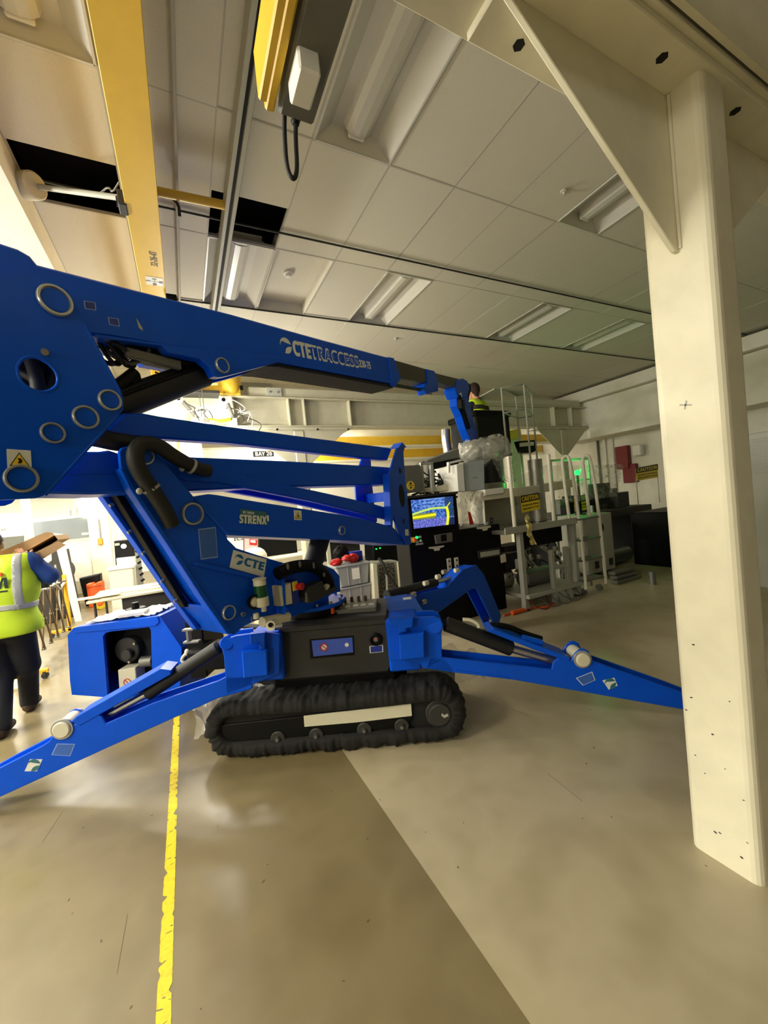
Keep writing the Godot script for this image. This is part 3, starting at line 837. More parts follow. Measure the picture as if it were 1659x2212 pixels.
func fit(parent: Node, s: String, wide: float, high: float, m: Material, xf: Transform3D, fat := 0.0) -> MeshInstance3D:
	var o := words(parent, s, high, m, Transform3D(), true, 1.0, fat)
	var b: AABB = o.mesh.get_aabb()
	o.transform = xf * Transform3D(Basis.from_scale(Vector3(wide / b.size.x, high / b.size.y, 1)), Vector3(0, 0, 0)) * Transform3D(Basis(), -b.get_center())
	return o

func pin(parent: Node, c: Vector3, r: float, called := "pin") -> void:
	var o := obj(called, sh().lathe(c, Vector3(0, 0, 1), [Vector2(-0.01, r), Vector2(0.012, r), Vector2(0.016, r * 0.95), Vector2(0.016, r * 0.84), Vector2(0.006, r * 0.80), Vector2(0.006, 0.0)], 28), M.pin_steel, parent)
	obj("pin_face", sh().cyl(c + Vector3(0, 0, 0.004), c + Vector3(0, 0, 0.010), r * 0.80, r * 0.74, 24), M.blue, o)

# the maker's two-blade roundel as flat pieces, radius r
func roundel(parent: Node, xf: Transform3D, r: float, m: Material) -> void:
	var a := PackedVector2Array()
	for k in 15: a.append(Vector2.from_angle(deg_to_rad(15 + 165.0 * k / 14)) * r)
	for k in 8: a.append(Vector2(-0.45, 0.0) * r + Vector2.from_angle(deg_to_rad(180 - 125.0 * k / 7)) * r * 0.5)
	var b := PackedVector2Array()
	for k in 15: b.append(Vector2.from_angle(deg_to_rad(-115 + 115.0 * k / 14)) * r)
	for k in 8: b.append(Vector2(0.95, 0.0).lerp(Vector2(-0.25, -0.85), k / 7.0) * r + Vector2(-0.25, 0.18) * r * sin(PI * k / 7.0))
	var s := sh()
	s.prism(a, 0, 0.0012, 0.0, xf)
	s.prism(b, 0, 0.0012, 0.0, xf)
	obj("roundel", s, m, parent)

func triangle_sign(parent: Node, p: PackedVector2Array, z: float) -> void:
	# a white sticker with a yellow warning triangle; p holds its four corners, top left first
	var o := obj("warning_sticker", sh().prism(p, z, z + 0.0015), M.sticker_white, parent)
	o.set_meta("label", "white sticker with a yellow warning triangle")
	var c := (p[0] + p[1] + p[2] + p[3]) / 4.0
	var ex := (p[1] - p[0]) * 0.42
	var ey := (p[0] - p[3]) * 0.36
	obj("triangle_rim", sh().prism(PackedVector2Array([c + ey, c - ex - ey, c + ex - ey]), z, z + 0.0022), M.ink, o)
	obj("triangle", sh().prism(PackedVector2Array([c + ey * 0.78, c - ex * 0.82 - ey * 0.86, c + ex * 0.82 - ey * 0.86]), z, z + 0.003), M.sticker_yellow, o)
	obj("symbol", sh().prism(PackedVector2Array([c + ey * 0.1 - ex * 0.25, c + ey * 0.15 + ex * 0.1, c - ey * 0.2 + ex * 0.3, c - ey * 0.6 + ex * 0.15, c - ey * 0.6 - ex * 0.2, c - ey * 0.15 - ex * 0.05]), z, z + 0.0036), M.ink, o)

func outlined(parent: Node, called: String, p: PackedVector2Array, z: float, inner: Material, rim: Material, w := 0.06) -> MeshInstance3D:
	var o := obj(called, sh().prism(p, z, z + 0.0012), rim, parent)
	var c := Vector2.ZERO
	for q in p: c += q / p.size()
	var i := PackedVector2Array()
	for q in p: i.append(q.lerp(c, w * 2))
	obj("sticker_field", sh().prism(i, z, z + 0.002), inner, o)
	return o

func lift() -> void:
	var FT := Transform3D(Basis(Vector3(0.8596, 0.0000, -0.5110), Vector3(0, 1, 0), Vector3(0.5110, -0.0000, 0.8596)), Vector3(0.8228, 0.0000, -2.9814))
	var FC := Transform3D(Basis(Vector3(0.8772, 0.0000, 0.4801), Vector3(0, 1, 0), Vector3(-0.4801, 0.0000, 0.8772)), Vector3(0.8228, 0.0000, -2.9814))
	var FL := Transform3D(Basis(Vector3(0.9579, 0.0000, 0.2872), Vector3(0, 1, 0), Vector3(-0.2872, 0.0000, 0.9579)), Vector3(0.2974, 0.0000, -2.8130))
	var FR := Transform3D(Basis(Vector3(0.8772, 0.0000, 0.4801), Vector3(0, 1, 0), Vector3(-0.4801, 0.0000, 0.8772)), Vector3(1.1602, 0.0000, -2.3065))
	root = thing("boom_lift", "large blue tracked boom lift with folded arms and outriggers spread", "boom lift", "", Transform3D(Basis(), FC.origin))
	chassis(FC)
	outrigger_left(FL)
	outrigger_right(FR)
	outrigger_rear(FC)
	turret(FT)
	arms(FT)
	boom(FT)
	power_pack(FC)

func stadium(x0: float, x1: float, cy: float, r: float, seg := 12) -> PackedVector2Array:
	var p := PackedVector2Array()
	for k in seg + 1: p.append(Vector2(x1, cy) + Vector2.from_angle(-PI / 2 + PI * k / seg) * r)
	for k in seg + 1: p.append(Vector2(x0, cy) + Vector2.from_angle(PI / 2 + PI * k / seg) * r)
	return p

func chassis(FC: Transform3D) -> void:
	# two crawler tracks wrapped in creased black cloth covers
	for side: float in [1.0, -1.0]:
		var nz := FastNoiseLite.new()
		nz.seed = 5; nz.frequency = 1.0; nz.fractal_octaves = 3
		var prof := [Vector2(0.15, -0.004), Vector2(0.20, 0.0), Vector2(0.25, 0.0), Vector2(0.30, 0.0), Vector2(0.345, -0.002), Vector2(0.375, -0.012), Vector2(0.392, -0.035), Vector2(0.398, -0.06), Vector2(0.396, -0.085), Vector2(0.385, -0.103), Vector2(0.36, -0.112)]
		var n := 300
		var loop: Array = []
		var len := 1.4 * 2 + TAU * 0.2
		for i in n + 1:
			var d := len * (i % n) / n
			var c := Vector2.ZERO
			var o := Vector2.ZERO
			if d < 1.4:
				c = Vector2(-0.56 + d, 0.0); o = Vector2(0, -1)
			elif d < 1.4 + PI * 0.2:
				var a := -PI / 2 + (d - 1.4) / 0.2
				o = Vector2.from_angle(a); c = Vector2(0.84, 0.2) + o * 0.2
			elif d < 2.8 + PI * 0.2:
				c = Vector2(0.84 - (d - 1.4 - PI * 0.2), 0.4); o = Vector2(0, 1)
			else:
				var a := PI / 2 + (d - 2.8 - PI * 0.2) / 0.2
				o = Vector2.from_angle(a); c = Vector2(-0.56, 0.2) + o * 0.2
			var row := PackedVector3Array()
			for k in prof.size():
				var q: Vector2 = prof[k]
				var w := nz.get_noise_3d(c.x * 26.0, c.y * 26.0, q.x * 5.0 + (c.x + c.y) * 4.0) * 0.020 + nz.get_noise_3d(c.x * 7.0, c.y * 7.0, q.x * 9.0) * 0.016
				if k == 0 or k == prof.size() - 1: w *= 0.3
				var rad := q.y + w * (1.0 if k < 6 else 0.5)
				if o.y < -0.3: rad = minf(rad, 0.0)
				# the cover sags into a slack belt along the top run
				if o.y > 0.9: rad += -0.012 * sin(PI * clampf((c.x + 0.56) / 1.4, 0.0, 1.0))
				row.append(Vector3(c.x + o.x * rad, maxf(c.y + o.y * rad, 0.002), side * (q.x + (w * 0.8 if k >= 5 else 0.0))))
			loop.append(row)
		var tk := part("track", sh().sheet(loop), M.cover_cloth, FC)
		tk.set_meta("label", "crawler track in a creased black cloth cover")
		obj("track_frame", sh().prism(stadium(-0.56, 0.84, 0.2, 0.105), side * 0.16, side * 0.345), M.black_matte, tk)
		obj("side_bar", sh().prism(pv([-0.646, 0.233, 0.672, 0.27, 0.67, 0.174, 0.634, 0.132, -0.07, 0.103, -0.653, 0.103]), side * 0.34, side * 0.362, 0.004), M.black, tk)
		for c: Vector3 in [Vector3(-0.257, 0.114, 0.37), Vector3(0.009, 0.116, 0.37), Vector3(0.34, 0.129, 0.37), Vector3(0.596, 0.134, 0.37)]:
			var ro := obj("roller", sh().lathe(Vector3(c.x, c.y, side * 0.35), Vector3(0, 0, side), [Vector2(0, 0.05), Vector2(0.02, 0.05), Vector2(0.024, 0.044), Vector2(0.024, 0.022), Vector2(0.034, 0.018), Vector2(0.036, 0.0)], 20), M.dark_grey, tk)
			obj("roller_bolt", sh().cyl(Vector3(c.x, c.y, side * 0.384), Vector3(c.x, c.y, side * 0.392), 0.012, 0.010, 6), M.dull_steel, ro)
		var sc := Vector3(0.859, 0.196, 0.37)
		var sp := obj("drive_hub", sh().lathe(Vector3(sc.x, sc.y, side * 0.33), Vector3(0, 0, side), [Vector2(0, 0.095), Vector2(0.03, 0.095), Vector2(0.034, 0.088), Vector2(0.034, 0.078), Vector2(0.05, 0.074), Vector2(0.054, 0.068), Vector2(0.054, 0.0)], 28), M.dark_grey, tk)
		obj("hub_scratch", sh().prism(pv([0.03, 0.0, 0.06, 0.012, 0.055, 0.03, 0.03, 0.02, 0.02, 0.035, 0.012, 0.02]), 0, 0.001, 0.0, Transform3D(Basis(Vector3(1, 0, 0), Vector3(0, 1, 0), Vector3(0, 0, side)), Vector3(sc.x - 0.004, sc.y - 0.02, side * 0.3845))), M.grey_light, sp)
		if side > 0:
			var ws := obj("side_strip", sh().prism(pv([-0.065, 0.256, 0.364, 0.27, 0.673, 0.28, 0.671, 0.198, 0.292, 0.183, -0.067, 0.18]), 0.362, 0.366), M.off_white, tk)
			ws.set_meta("label", "cream tape strip on the track frame")
	# body between the tracks
	part("undercarriage", sh().box(Vector3(0.14, 0.36, 0), Vector3(0.9, 0.22, 0.42), 0.02).box(Vector3(0.14, 0.30, 0), Vector3(0.5, 0.14, 0.30), 0.02), M.black, FC)
	var body := part("body_cover", sh().prism(pv([-0.239, 0.449, 0.543, 0.448, 0.567, 0.496, 0.574, 0.838, 0.553, 0.857, -0.195, 0.872, -0.218, 0.841, -0.254, 0.497]), -0.30, 0.25, 0.022), M.moulded, FC)
	body.set_meta("label", "black moulded plastic cover over the chassis")
	var pnl := obj("panel_window", sh().prism(pv([-0.002, 0.74, 0.315, 0.739, 0.308, 0.601, -0.007, 0.601]), 0.2505, 0.253, 0.002), M.black, body)
	obj("window_pane", sh().prism(pv([0.014, 0.729, 0.304, 0.728, 0.3, 0.622, 0.016, 0.616]), 0.253, 0.2545), M.panel_blue, pnl)
	obj("no_entry_mark", sh().lathe(Vector3(0.098, 0.677, 0.256), Vector3(0, 0, 1), [Vector2(0, 0.028), Vector2(0.001, 0.028), Vector2(0.001, 0.020), Vector2(0, 0.020)], 20).box(Vector3(0.098, 0.677, 0.256), Vector3(0.045, 0.006, 0.001), 0, Basis(Vector3(0, 0, 1), -0.8)), M.red, pnl)
	obj("painted_glare", sh().cyl(Vector3(0.098, 0.676, 0.254), Vector3(0.098, 0.676, 0.255), 0.019, 0.019, 20).cyl(Vector3(0.26, 0.679, 0.254), Vector3(0.26, 0.679, 0.255), 0.014, 0.014, 20), M.sticker_white, pnl)  # lamp glare on the pane, painted as white discs
	var key := Vector3(0.469, 0.702, 0.25)
	var kb := obj("key_switch", sh().lathe(key, Vector3(0, 0, 1), [Vector2(0, 0.045), Vector2(0.015, 0.045), Vector2(0.02, 0.036), Vector2(0.012, 0.03), Vector2(0.012, 0.0)], 24), M.black, body)
	obj("key_plate", sh().cyl(key + Vector3(0, 0, 0.012), key + Vector3(0, 0, 0.02), 0.018, 0.014, 12), M.dull_steel, kb)
	obj("key_mark", sh().box(key + Vector3(0.004, 0.004, 0.021), Vector3(0.022, 0.006, 0.002), 0, Basis(Vector3(0, 0, 1), 0.7)), M.red, kb)
	outlined(body, "blue_label", pv([0.418, 0.654, 0.514, 0.656, 0.512, 0.606, 0.417, 0.604]), 0.2502, M.ghost_deep, M.sticker_white, 0.07)
	obj("body_bolt", sh().cyl(Vector3(-0.036, 0.362, 0.15), Vector3(-0.031, 0.371, 0.17), 0.016, 0.014, 10), M.dull_steel, body)
	# deck around the slewing ring
	part("deck", sh().prism(pv([-0.24, -0.26, 0.55, -0.26, 0.55, 0.30, -0.24, 0.30]), 0.80, 0.845, 0.008, Transform3D(Basis(Vector3.RIGHT, -PI / 2), Vector3.ZERO)), M.moulded, FC)
	var cat := part("cable_tray", sh().box(Vector3(0.32, 0.865, -0.02), Vector3(0.32, 0.05, 0.26), 0.006), M.grey_box, FC)
	for k in 4: obj("connector", sh().box(Vector3(0.22 + 0.055 * k, 0.905, -0.12), Vector3(0.022, 0.05, 0.03), 0.004), M.brown, cat)
	for k in 5: obj("tray_slot", sh().box(Vector3(0.2 + 0.06 * k, 0.891, 0.02), Vector3(0.04, 0.003, 0.05), 0.0), M.grey_light, cat)
	var shield := part("deck_shield", sh().prism(pv([0.557, 0.947, 0.763, 0.946, 0.838, 0.791, 0.559, 0.791]), 0.05, 0.06, 0.002), M.film_blue, FC)
	shield.set_meta("label", "scuffed clear blue guard sheet")
	obj("shield_tape", sh().prism(pv([0.683, 0.93, 0.746, 0.932, 0.748, 0.914, 0.685, 0.913]), 0.061, 0.063).prism(pv([0.718, 0.787, 0.795, 0.791, 0.8, 0.773, 0.72, 0.769]), 0.061, 0.063), M.sticker_white, shield)
	# hinge blocks that carry the front outriggers
	part("hinge_block", sh().box(Vector3(-0.30, 0.66, 0.16), Vector3(0.22, 0.34, 0.30), 0.012), M.blue, FC)
	part("hinge_block", sh().box(Vector3(0.66, 0.66, 0.16), Vector3(0.22, 0.36, 0.30), 0.012), M.blue, FC)
	part("hinge_block", sh().box(Vector3(0.62, 0.66, -0.36), Vector3(0.22, 0.34, 0.24), 0.012), M.blue, FC)
	part("hinge_block", sh().box(Vector3(-0.30, 0.66, -0.36), Vector3(0.22, 0.34, 0.24), 0.012), M.blue, FC)
	# loose plastic sheeting tucked round the undercarriage
	var nz := FastNoiseLite.new()
	nz.seed = 12; nz.frequency = 3.2
	for q: Array in [[Vector3(-0.95, 0.32, 0.12), Vector3(0.8, 0.12, 0.0), Vector3(0.04, -0.2, 0.14)], [Vector3(0.62, 0.50, -0.1), Vector3(0.6, -0.12, -0.15), Vector3(0.06, -0.16, 0.2)]]:
		var rows: Array = []
		for i in 14:
			var row := PackedVector3Array()
			for k in 26:
				var p: Vector3 = q[0] + q[1] * (k / 25.0) + q[2] * (i / 13.0)
				row.append(p + Vector3(nz.get_noise_3d(p.x, p.y * 2, 1.0) * 0.05, nz.get_noise_3d(p.x * 2, p.y * 2, 7.0) * 0.09, nz.get_noise_3d(p.x * 2, p.y, 13.0) * 0.07))
			rows.append(row)
		part("plastic_sheet", sh().sheet(rows), M.film_dense, FC)

func outrigger_left(FL: Transform3D) -> void:
	var shape := pv([-1.902, -0.035, -1.529, 0.088, -0.893, 0.274, -0.229, 0.461, -0.004, 0.486, 0.004, 0.568, -0.16, 0.596, -0.218, 0.575, -0.624, 0.503, -0.907, 0.424, -0.926, 0.47, -0.96, 0.5, -1.004, 0.488, -1.054, 0.456, -1.091, 0.451, -1.114, 0.482, -1.149, 0.495, -1.181, 0.484, -1.203, 0.447, -1.212, 0.405, -1.234, 0.374, -1.276, 0.353, -1.511, 0.266, -1.886, 0.114])
	var o := part("outrigger", sh().prism(shape, -0.018, 0.0, 0.004), M.blue, FL)
	obj("far_cheek", sh().prism(shape, -0.15, -0.132, 0.004), M.blue, o)
	obj("lower_web", sh().prism(pv([-1.9, -0.018, -1.528, 0.102, -0.891, 0.289, -0.228, 0.473, -0.003, 0.499, -0.001, 0.518, -0.225, 0.501, -0.889, 0.316, -1.524, 0.136, -1.897, 0.015]), -0.14, -0.01), M.blue, o)
	var pc := Vector3(-1.153, 0.437, 0)
	obj("pivot_pin", sh().cyl(pc + Vector3(0, 0, -0.17), pc + Vector3(0, 0, 0.02), 0.05, 0.05, 24, true, 0.006), M.off_white, o)
	obj("pivot_washer", sh().lathe(pc, Vector3(0, 0, 1), [Vector2(0, 0.064), Vector2(0.008, 0.062), Vector2(0.008, 0.05)], 24), M.pin_steel, o)
	var g := obj("cylinder_guard", sh().prism(pv([-1.1, 0.475, -1.065, 0.504, -0.559, 0.718, -0.495, 0.698, -0.497, 0.67, -1.055, 0.439]), -0.145, 0.004, 0.004), M.blue, o)
	obj("guard_bolt", sh().cyl(Vector3(-1.061, 0.494, -0.05), Vector3(-1.059, 0.511, -0.05), 0.008, 0.008, 6), M.dark_grey, g)
	var c0 := Vector3(-0.208, 0.778, -0.075)
	var c1 := Vector3(-0.682, 0.54, -0.075)
	var c2 := Vector3(-0.961, 0.431, -0.075)
	obj("cylinder", sh().cyl(c0, c1, 0.047, 0.047, 24, true, 0.006), M.rubber, o)
	obj("piston_rod", sh().cyl(c1, c2, 0.024, 0.024, 18), M.steel, o)
	obj("outrigger_foot", sh().cyl(Vector3(-1.961, -0.021, -0.075), Vector3(-1.986, -0.261, -0.075), 0.035, 0.035, 14).cyl(Vector3(Vector3(-1.965, -0.063, -0.075).x, 0.03, -0.075), Vector3(Vector3(-1.965, -0.063, -0.075).x, 0.0, -0.075), 0.06, 0.13, 20), M.dull_steel, o)
	outlined(o, "grey_sticker", pv([-1.192, 0.353, -1.093, 0.33, -1.127, 0.26, -1.23, 0.288]), 0.0, M.ghost, M.ghost_line, 0.05)
	var lg := obj("logo_sticker", sh().prism(pv([-1.347, 0.286, -1.28, 0.272, -1.317, 0.204, -1.384, 0.218]), 0.0, 0.0012), M.sticker_white, o)
	roundel(lg, along(Vector3(-1.367, 0.253, 0.001), Vector3(-1.295, 0.238, 0.001)), 0.037, M.sticker_teal)
	# root bracket
	var k := part("outrigger_bracket", sh().prism(pv([-0.173, 0.817, -0.149, 0.845, -0.071, 0.858, 0.018, 0.856, 0.115, 0.854, 0.21, 0.824, 0.183, 0.556, 0.008, 0.516, -0.171, 0.479, -0.161, 0.728]), -0.03, 0.0, 0.004), M.blue, FL)
	obj("bracket_cheek", sh().prism(pv([-0.173, 0.817, -0.149, 0.845, -0.071, 0.858, 0.018, 0.856, -0.015, 0.52, -0.171, 0.479, -0.161, 0.728]), -0.16, -0.13, 0.004), M.blue, k)
	obj("pivot_boss", sh().prism(pv([-0.036, 0.769, 0.126, 0.755, 0.117, 0.578, -0.042, 0.587]), 0.0, 0.06, 0.008), M.blue, k)
	obj("top_hook", sh().prism(pv([0.027, 0.871, 0.125, 0.868, 0.114, 0.757, 0.076, 0.763, 0.08, 0.8, 0.021, 0.806]), 0.0, 0.06, 0.006), M.blue, k)
	obj("bracket_head", sh().cyl(Vector3(-0.169, 0.776, -0.15), Vector3(-0.133, 0.822, 0.006), 0.045, 0.045, 20, true, 0.005), M.blue, k)

func outrigger_right(FR: Transform3D) -> void:
	var shape := pv([0.297, 0.601, 0.986, 0.467, 1.002, 0.514, 1.04, 0.539, 1.116, 0.517, 1.146, 0.557, 1.174, 0.579, 1.204, 0.583, 1.235, 0.562, 1.256, 0.499, 1.778, 0.259, 2.153, 0.072, 2.264, -0.001, 2.15, 0.026, 1.78, 0.141, 0.737, 0.417, 0.349, 0.498, 0.173, 0.541, 0.21, 0.608])
	var o := part("outrigger", sh().prism(shape, -0.018, 0.0, 0.004), M.blue, FR)
	obj("far_cheek", sh().prism(shape, -0.16, -0.142, 0.004), M.blue, o)
	obj("lower_web", sh().prism(pv([0.205, 0.56, 0.351, 0.52, 0.738, 0.438, 1.782, 0.162, 2.152, 0.051, 2.15, 0.032, 1.781, 0.144, 0.737, 0.42, 0.349, 0.501, 0.204, 0.541]), -0.15, -0.01), M.blue, o)
	obj("stiffening_strip", sh().prism(pv([0.368, 0.516, 0.708, 0.439, 0.707, 0.43, 0.367, 0.507]), 0.0, 0.004), M.blue, o)
	var pc := Vector3(1.187, 0.517, 0)
	obj("pivot_pin", sh().cyl(pc + Vector3(0, 0, -0.18), pc + Vector3(0, 0, 0.022), 0.045, 0.045, 24, true, 0.006), M.off_white, o)
	obj("pivot_washer", sh().lathe(pc, Vector3(0, 0, 1), [Vector2(0, 0.058), Vector2(0.008, 0.056), Vector2(0.008, 0.045)], 24), M.pin_steel, o)
	var g := obj("cylinder_guard", sh().prism(pv([0.594, 0.753, 0.638, 0.764, 0.926, 0.627, 1.107, 0.537, 1.096, 0.513, 0.893, 0.602]), -0.165, 0.01, 0.004), M.blue, o)
	obj("guard_clip", sh().box(Vector3(0.894, 0.652, -0.05), Vector3(0.14, 0.03, 0.05), 0.008, Basis(Vector3(0, 0, 1), -0.35)), M.blue, g)
	obj("guard_hose", sh().tube([Vector3(0.64, 0.758, -0.1), Vector3(0.748, 0.742, -0.1), Vector3(0.852, 0.683, -0.1), Vector3(0.971, 0.634, -0.1)], 0.02, 8, 2), M.black, g)
	var c0 := Vector3(0.335, 0.8, -0.08)
	var c1 := Vector3(0.76, 0.593, -0.08)
	var c2 := Vector3(1.058, 0.477, -0.08)
	obj("cylinder", sh().cyl(c0, c1, 0.050, 0.050, 24, true, 0.006), M.rubber, o)
	obj("piston_rod", sh().cyl(c1, c2, 0.027, 0.027, 18), M.steel, o)
	obj("hose_fitting", sh().tube([Vector3(0.448, 0.834, -0.03), Vector3(0.502, 0.826, -0.03), Vector3(0.548, 0.791, -0.03), Vector3(0.546, 0.77, -0.03)], 0.012, 8, 1), M.off_white, o)
	var fp := Vector3(2.288, -0.03, -0.08)
	obj("outrigger_foot", sh().cyl(fp, Vector3(fp.x, 0.03, fp.z), 0.035, 0.035, 14).cyl(Vector3(fp.x, 0.03, fp.z), Vector3(fp.x, 0.0, fp.z), 0.06, 0.13, 20), M.dull_steel, o)
	outlined(o, "grey_sticker", pv([1.135, 0.397, 1.242, 0.431, 1.258, 0.374, 1.175, 0.345]), 0.0, M.ghost, M.sticker_white, 0.05)
	var lg := obj("logo_sticker", sh().prism(pv([1.302, 0.368, 1.379, 0.38, 1.396, 0.327, 1.338, 0.304]), 0.0, 0.0012), M.sticker_white, o)
	roundel(lg, along(Vector3(1.316, 0.337, 0.001), Vector3(1.385, 0.349, 0.001)), 0.036, M.sticker_teal)
	var k := part("outrigger_bracket", sh().prism(pv([-0.044, 0.889, 0.145, 0.881, 0.265, 0.874, 0.3, 0.856, 0.315, 0.818, 0.297, 0.764, 0.286, 0.608, 0.341, 0.545, 0.349, 0.501, 0.158, 0.542, 0.132, 0.587, -0.058, 0.615]), -0.03, 0.0, 0.004), M.blue, FR)
	obj("bracket_cheek", sh().prism(pv([0.145, 0.881, 0.265, 0.874, 0.3, 0.856, 0.315, 0.818, 0.297, 0.764, 0.286, 0.608, 0.349, 0.501, 0.158, 0.542]), -0.17, -0.14, 0.004), M.blue, k)
	obj("pivot_boss", sh().prism(pv([0.02, 0.793, 0.182, 0.797, 0.172, 0.632, 0.01, 0.63]), 0.0, 0.06, 0.008), M.blue, k)
	obj("top_hook", sh().prism(pv([-0.035, 0.9, 0.123, 0.898, 0.114, 0.836, 0.072, 0.833, 0.07, 0.812, 0.022, 0.81, 0.019, 0.841, -0.039, 0.864]), 0.0, 0.06, 0.006), M.blue, k)
	obj("bracket_head", sh().cyl(Vector3(0.271, 0.765, -0.16), Vector3(0.26, 0.818, 0.006), 0.05, 0.05, 20, true, 0.005), M.blue, k)

func outrigger_rear(FC: Transform3D) -> void:
	# the far outrigger on the right, reaching away diagonally behind the deck
	var o0 := FC * Vector3(0.60, 0, -0.38)
	var x := (FC.basis * Vector3(1.25, 0, -1.42)).normalized()
	var FD := Transform3D(Basis(x, Vector3.UP, x.cross(Vector3.UP)), o0)
	var shape := pv([-0.10, 0.72, 0.40, 0.78, 0.80, 0.74, 1.12, 0.86, 1.40, 0.86, 1.55, 0.72, 1.86, 0.16, 1.80, 0.08, 1.68, 0.10, 1.36, 0.60, 1.25, 0.62, 0.40, 0.50, -0.10, 0.48])
	var o := part("outrigger", sh().prism(shape, -0.018, 0.0, 0.004), M.blue, FD)
	obj("far_cheek", sh().prism(shape, -0.16, -0.142, 0.004), M.blue, o)
	obj("top_web", sh().prism(pv([0.80, 0.735, 1.12, 0.855, 1.40, 0.855, 1.55, 0.715, 1.86, 0.155, 1.84, 0.14, 1.52, 0.70, 1.39, 0.83, 1.13, 0.83, 0.80, 0.71]), -0.15, -0.01), M.blue, o)
	obj("outrigger_foot", sh().cyl(Vector3(1.76, 0.14, -0.08), Vector3(1.76, 0.03, -0.08), 0.035, 0.035, 14).cyl(Vector3(1.76, 0.03, -0.08), Vector3(1.76, 0.0, -0.08), 0.06, 0.12, 20), M.dull_steel, o)
	obj("cylinder", sh().cyl(Vector3(0.0, 0.84, -0.08), Vector3(0.72, 0.80, -0.08), 0.045, 0.045, 18), M.rubber, o)
	obj("piston_rod", sh().cyl(Vector3(0.70, 0.80, -0.08), Vector3(1.15, 0.78, -0.08), 0.022, 0.022, 14), M.steel, o)
	var k := 0
	for p: Vector3 in [Vector3(0.22, 0.80, 0.01), Vector3(0.42, 0.86, 0.01), Vector3(0.36, 0.70, 0.01), Vector3(0.62, 0.88, 0.01), Vector3(0.80, 0.89, -0.04), Vector3(0.95, 0.88, 0.01)]:
		obj("fitting", sh().cyl(p, p + Vector3(0.05, 0, 0.01), 0.024, 0.024, 12, true, 0.004), M.off_white if k % 2 else M.steel, o)
		k += 1

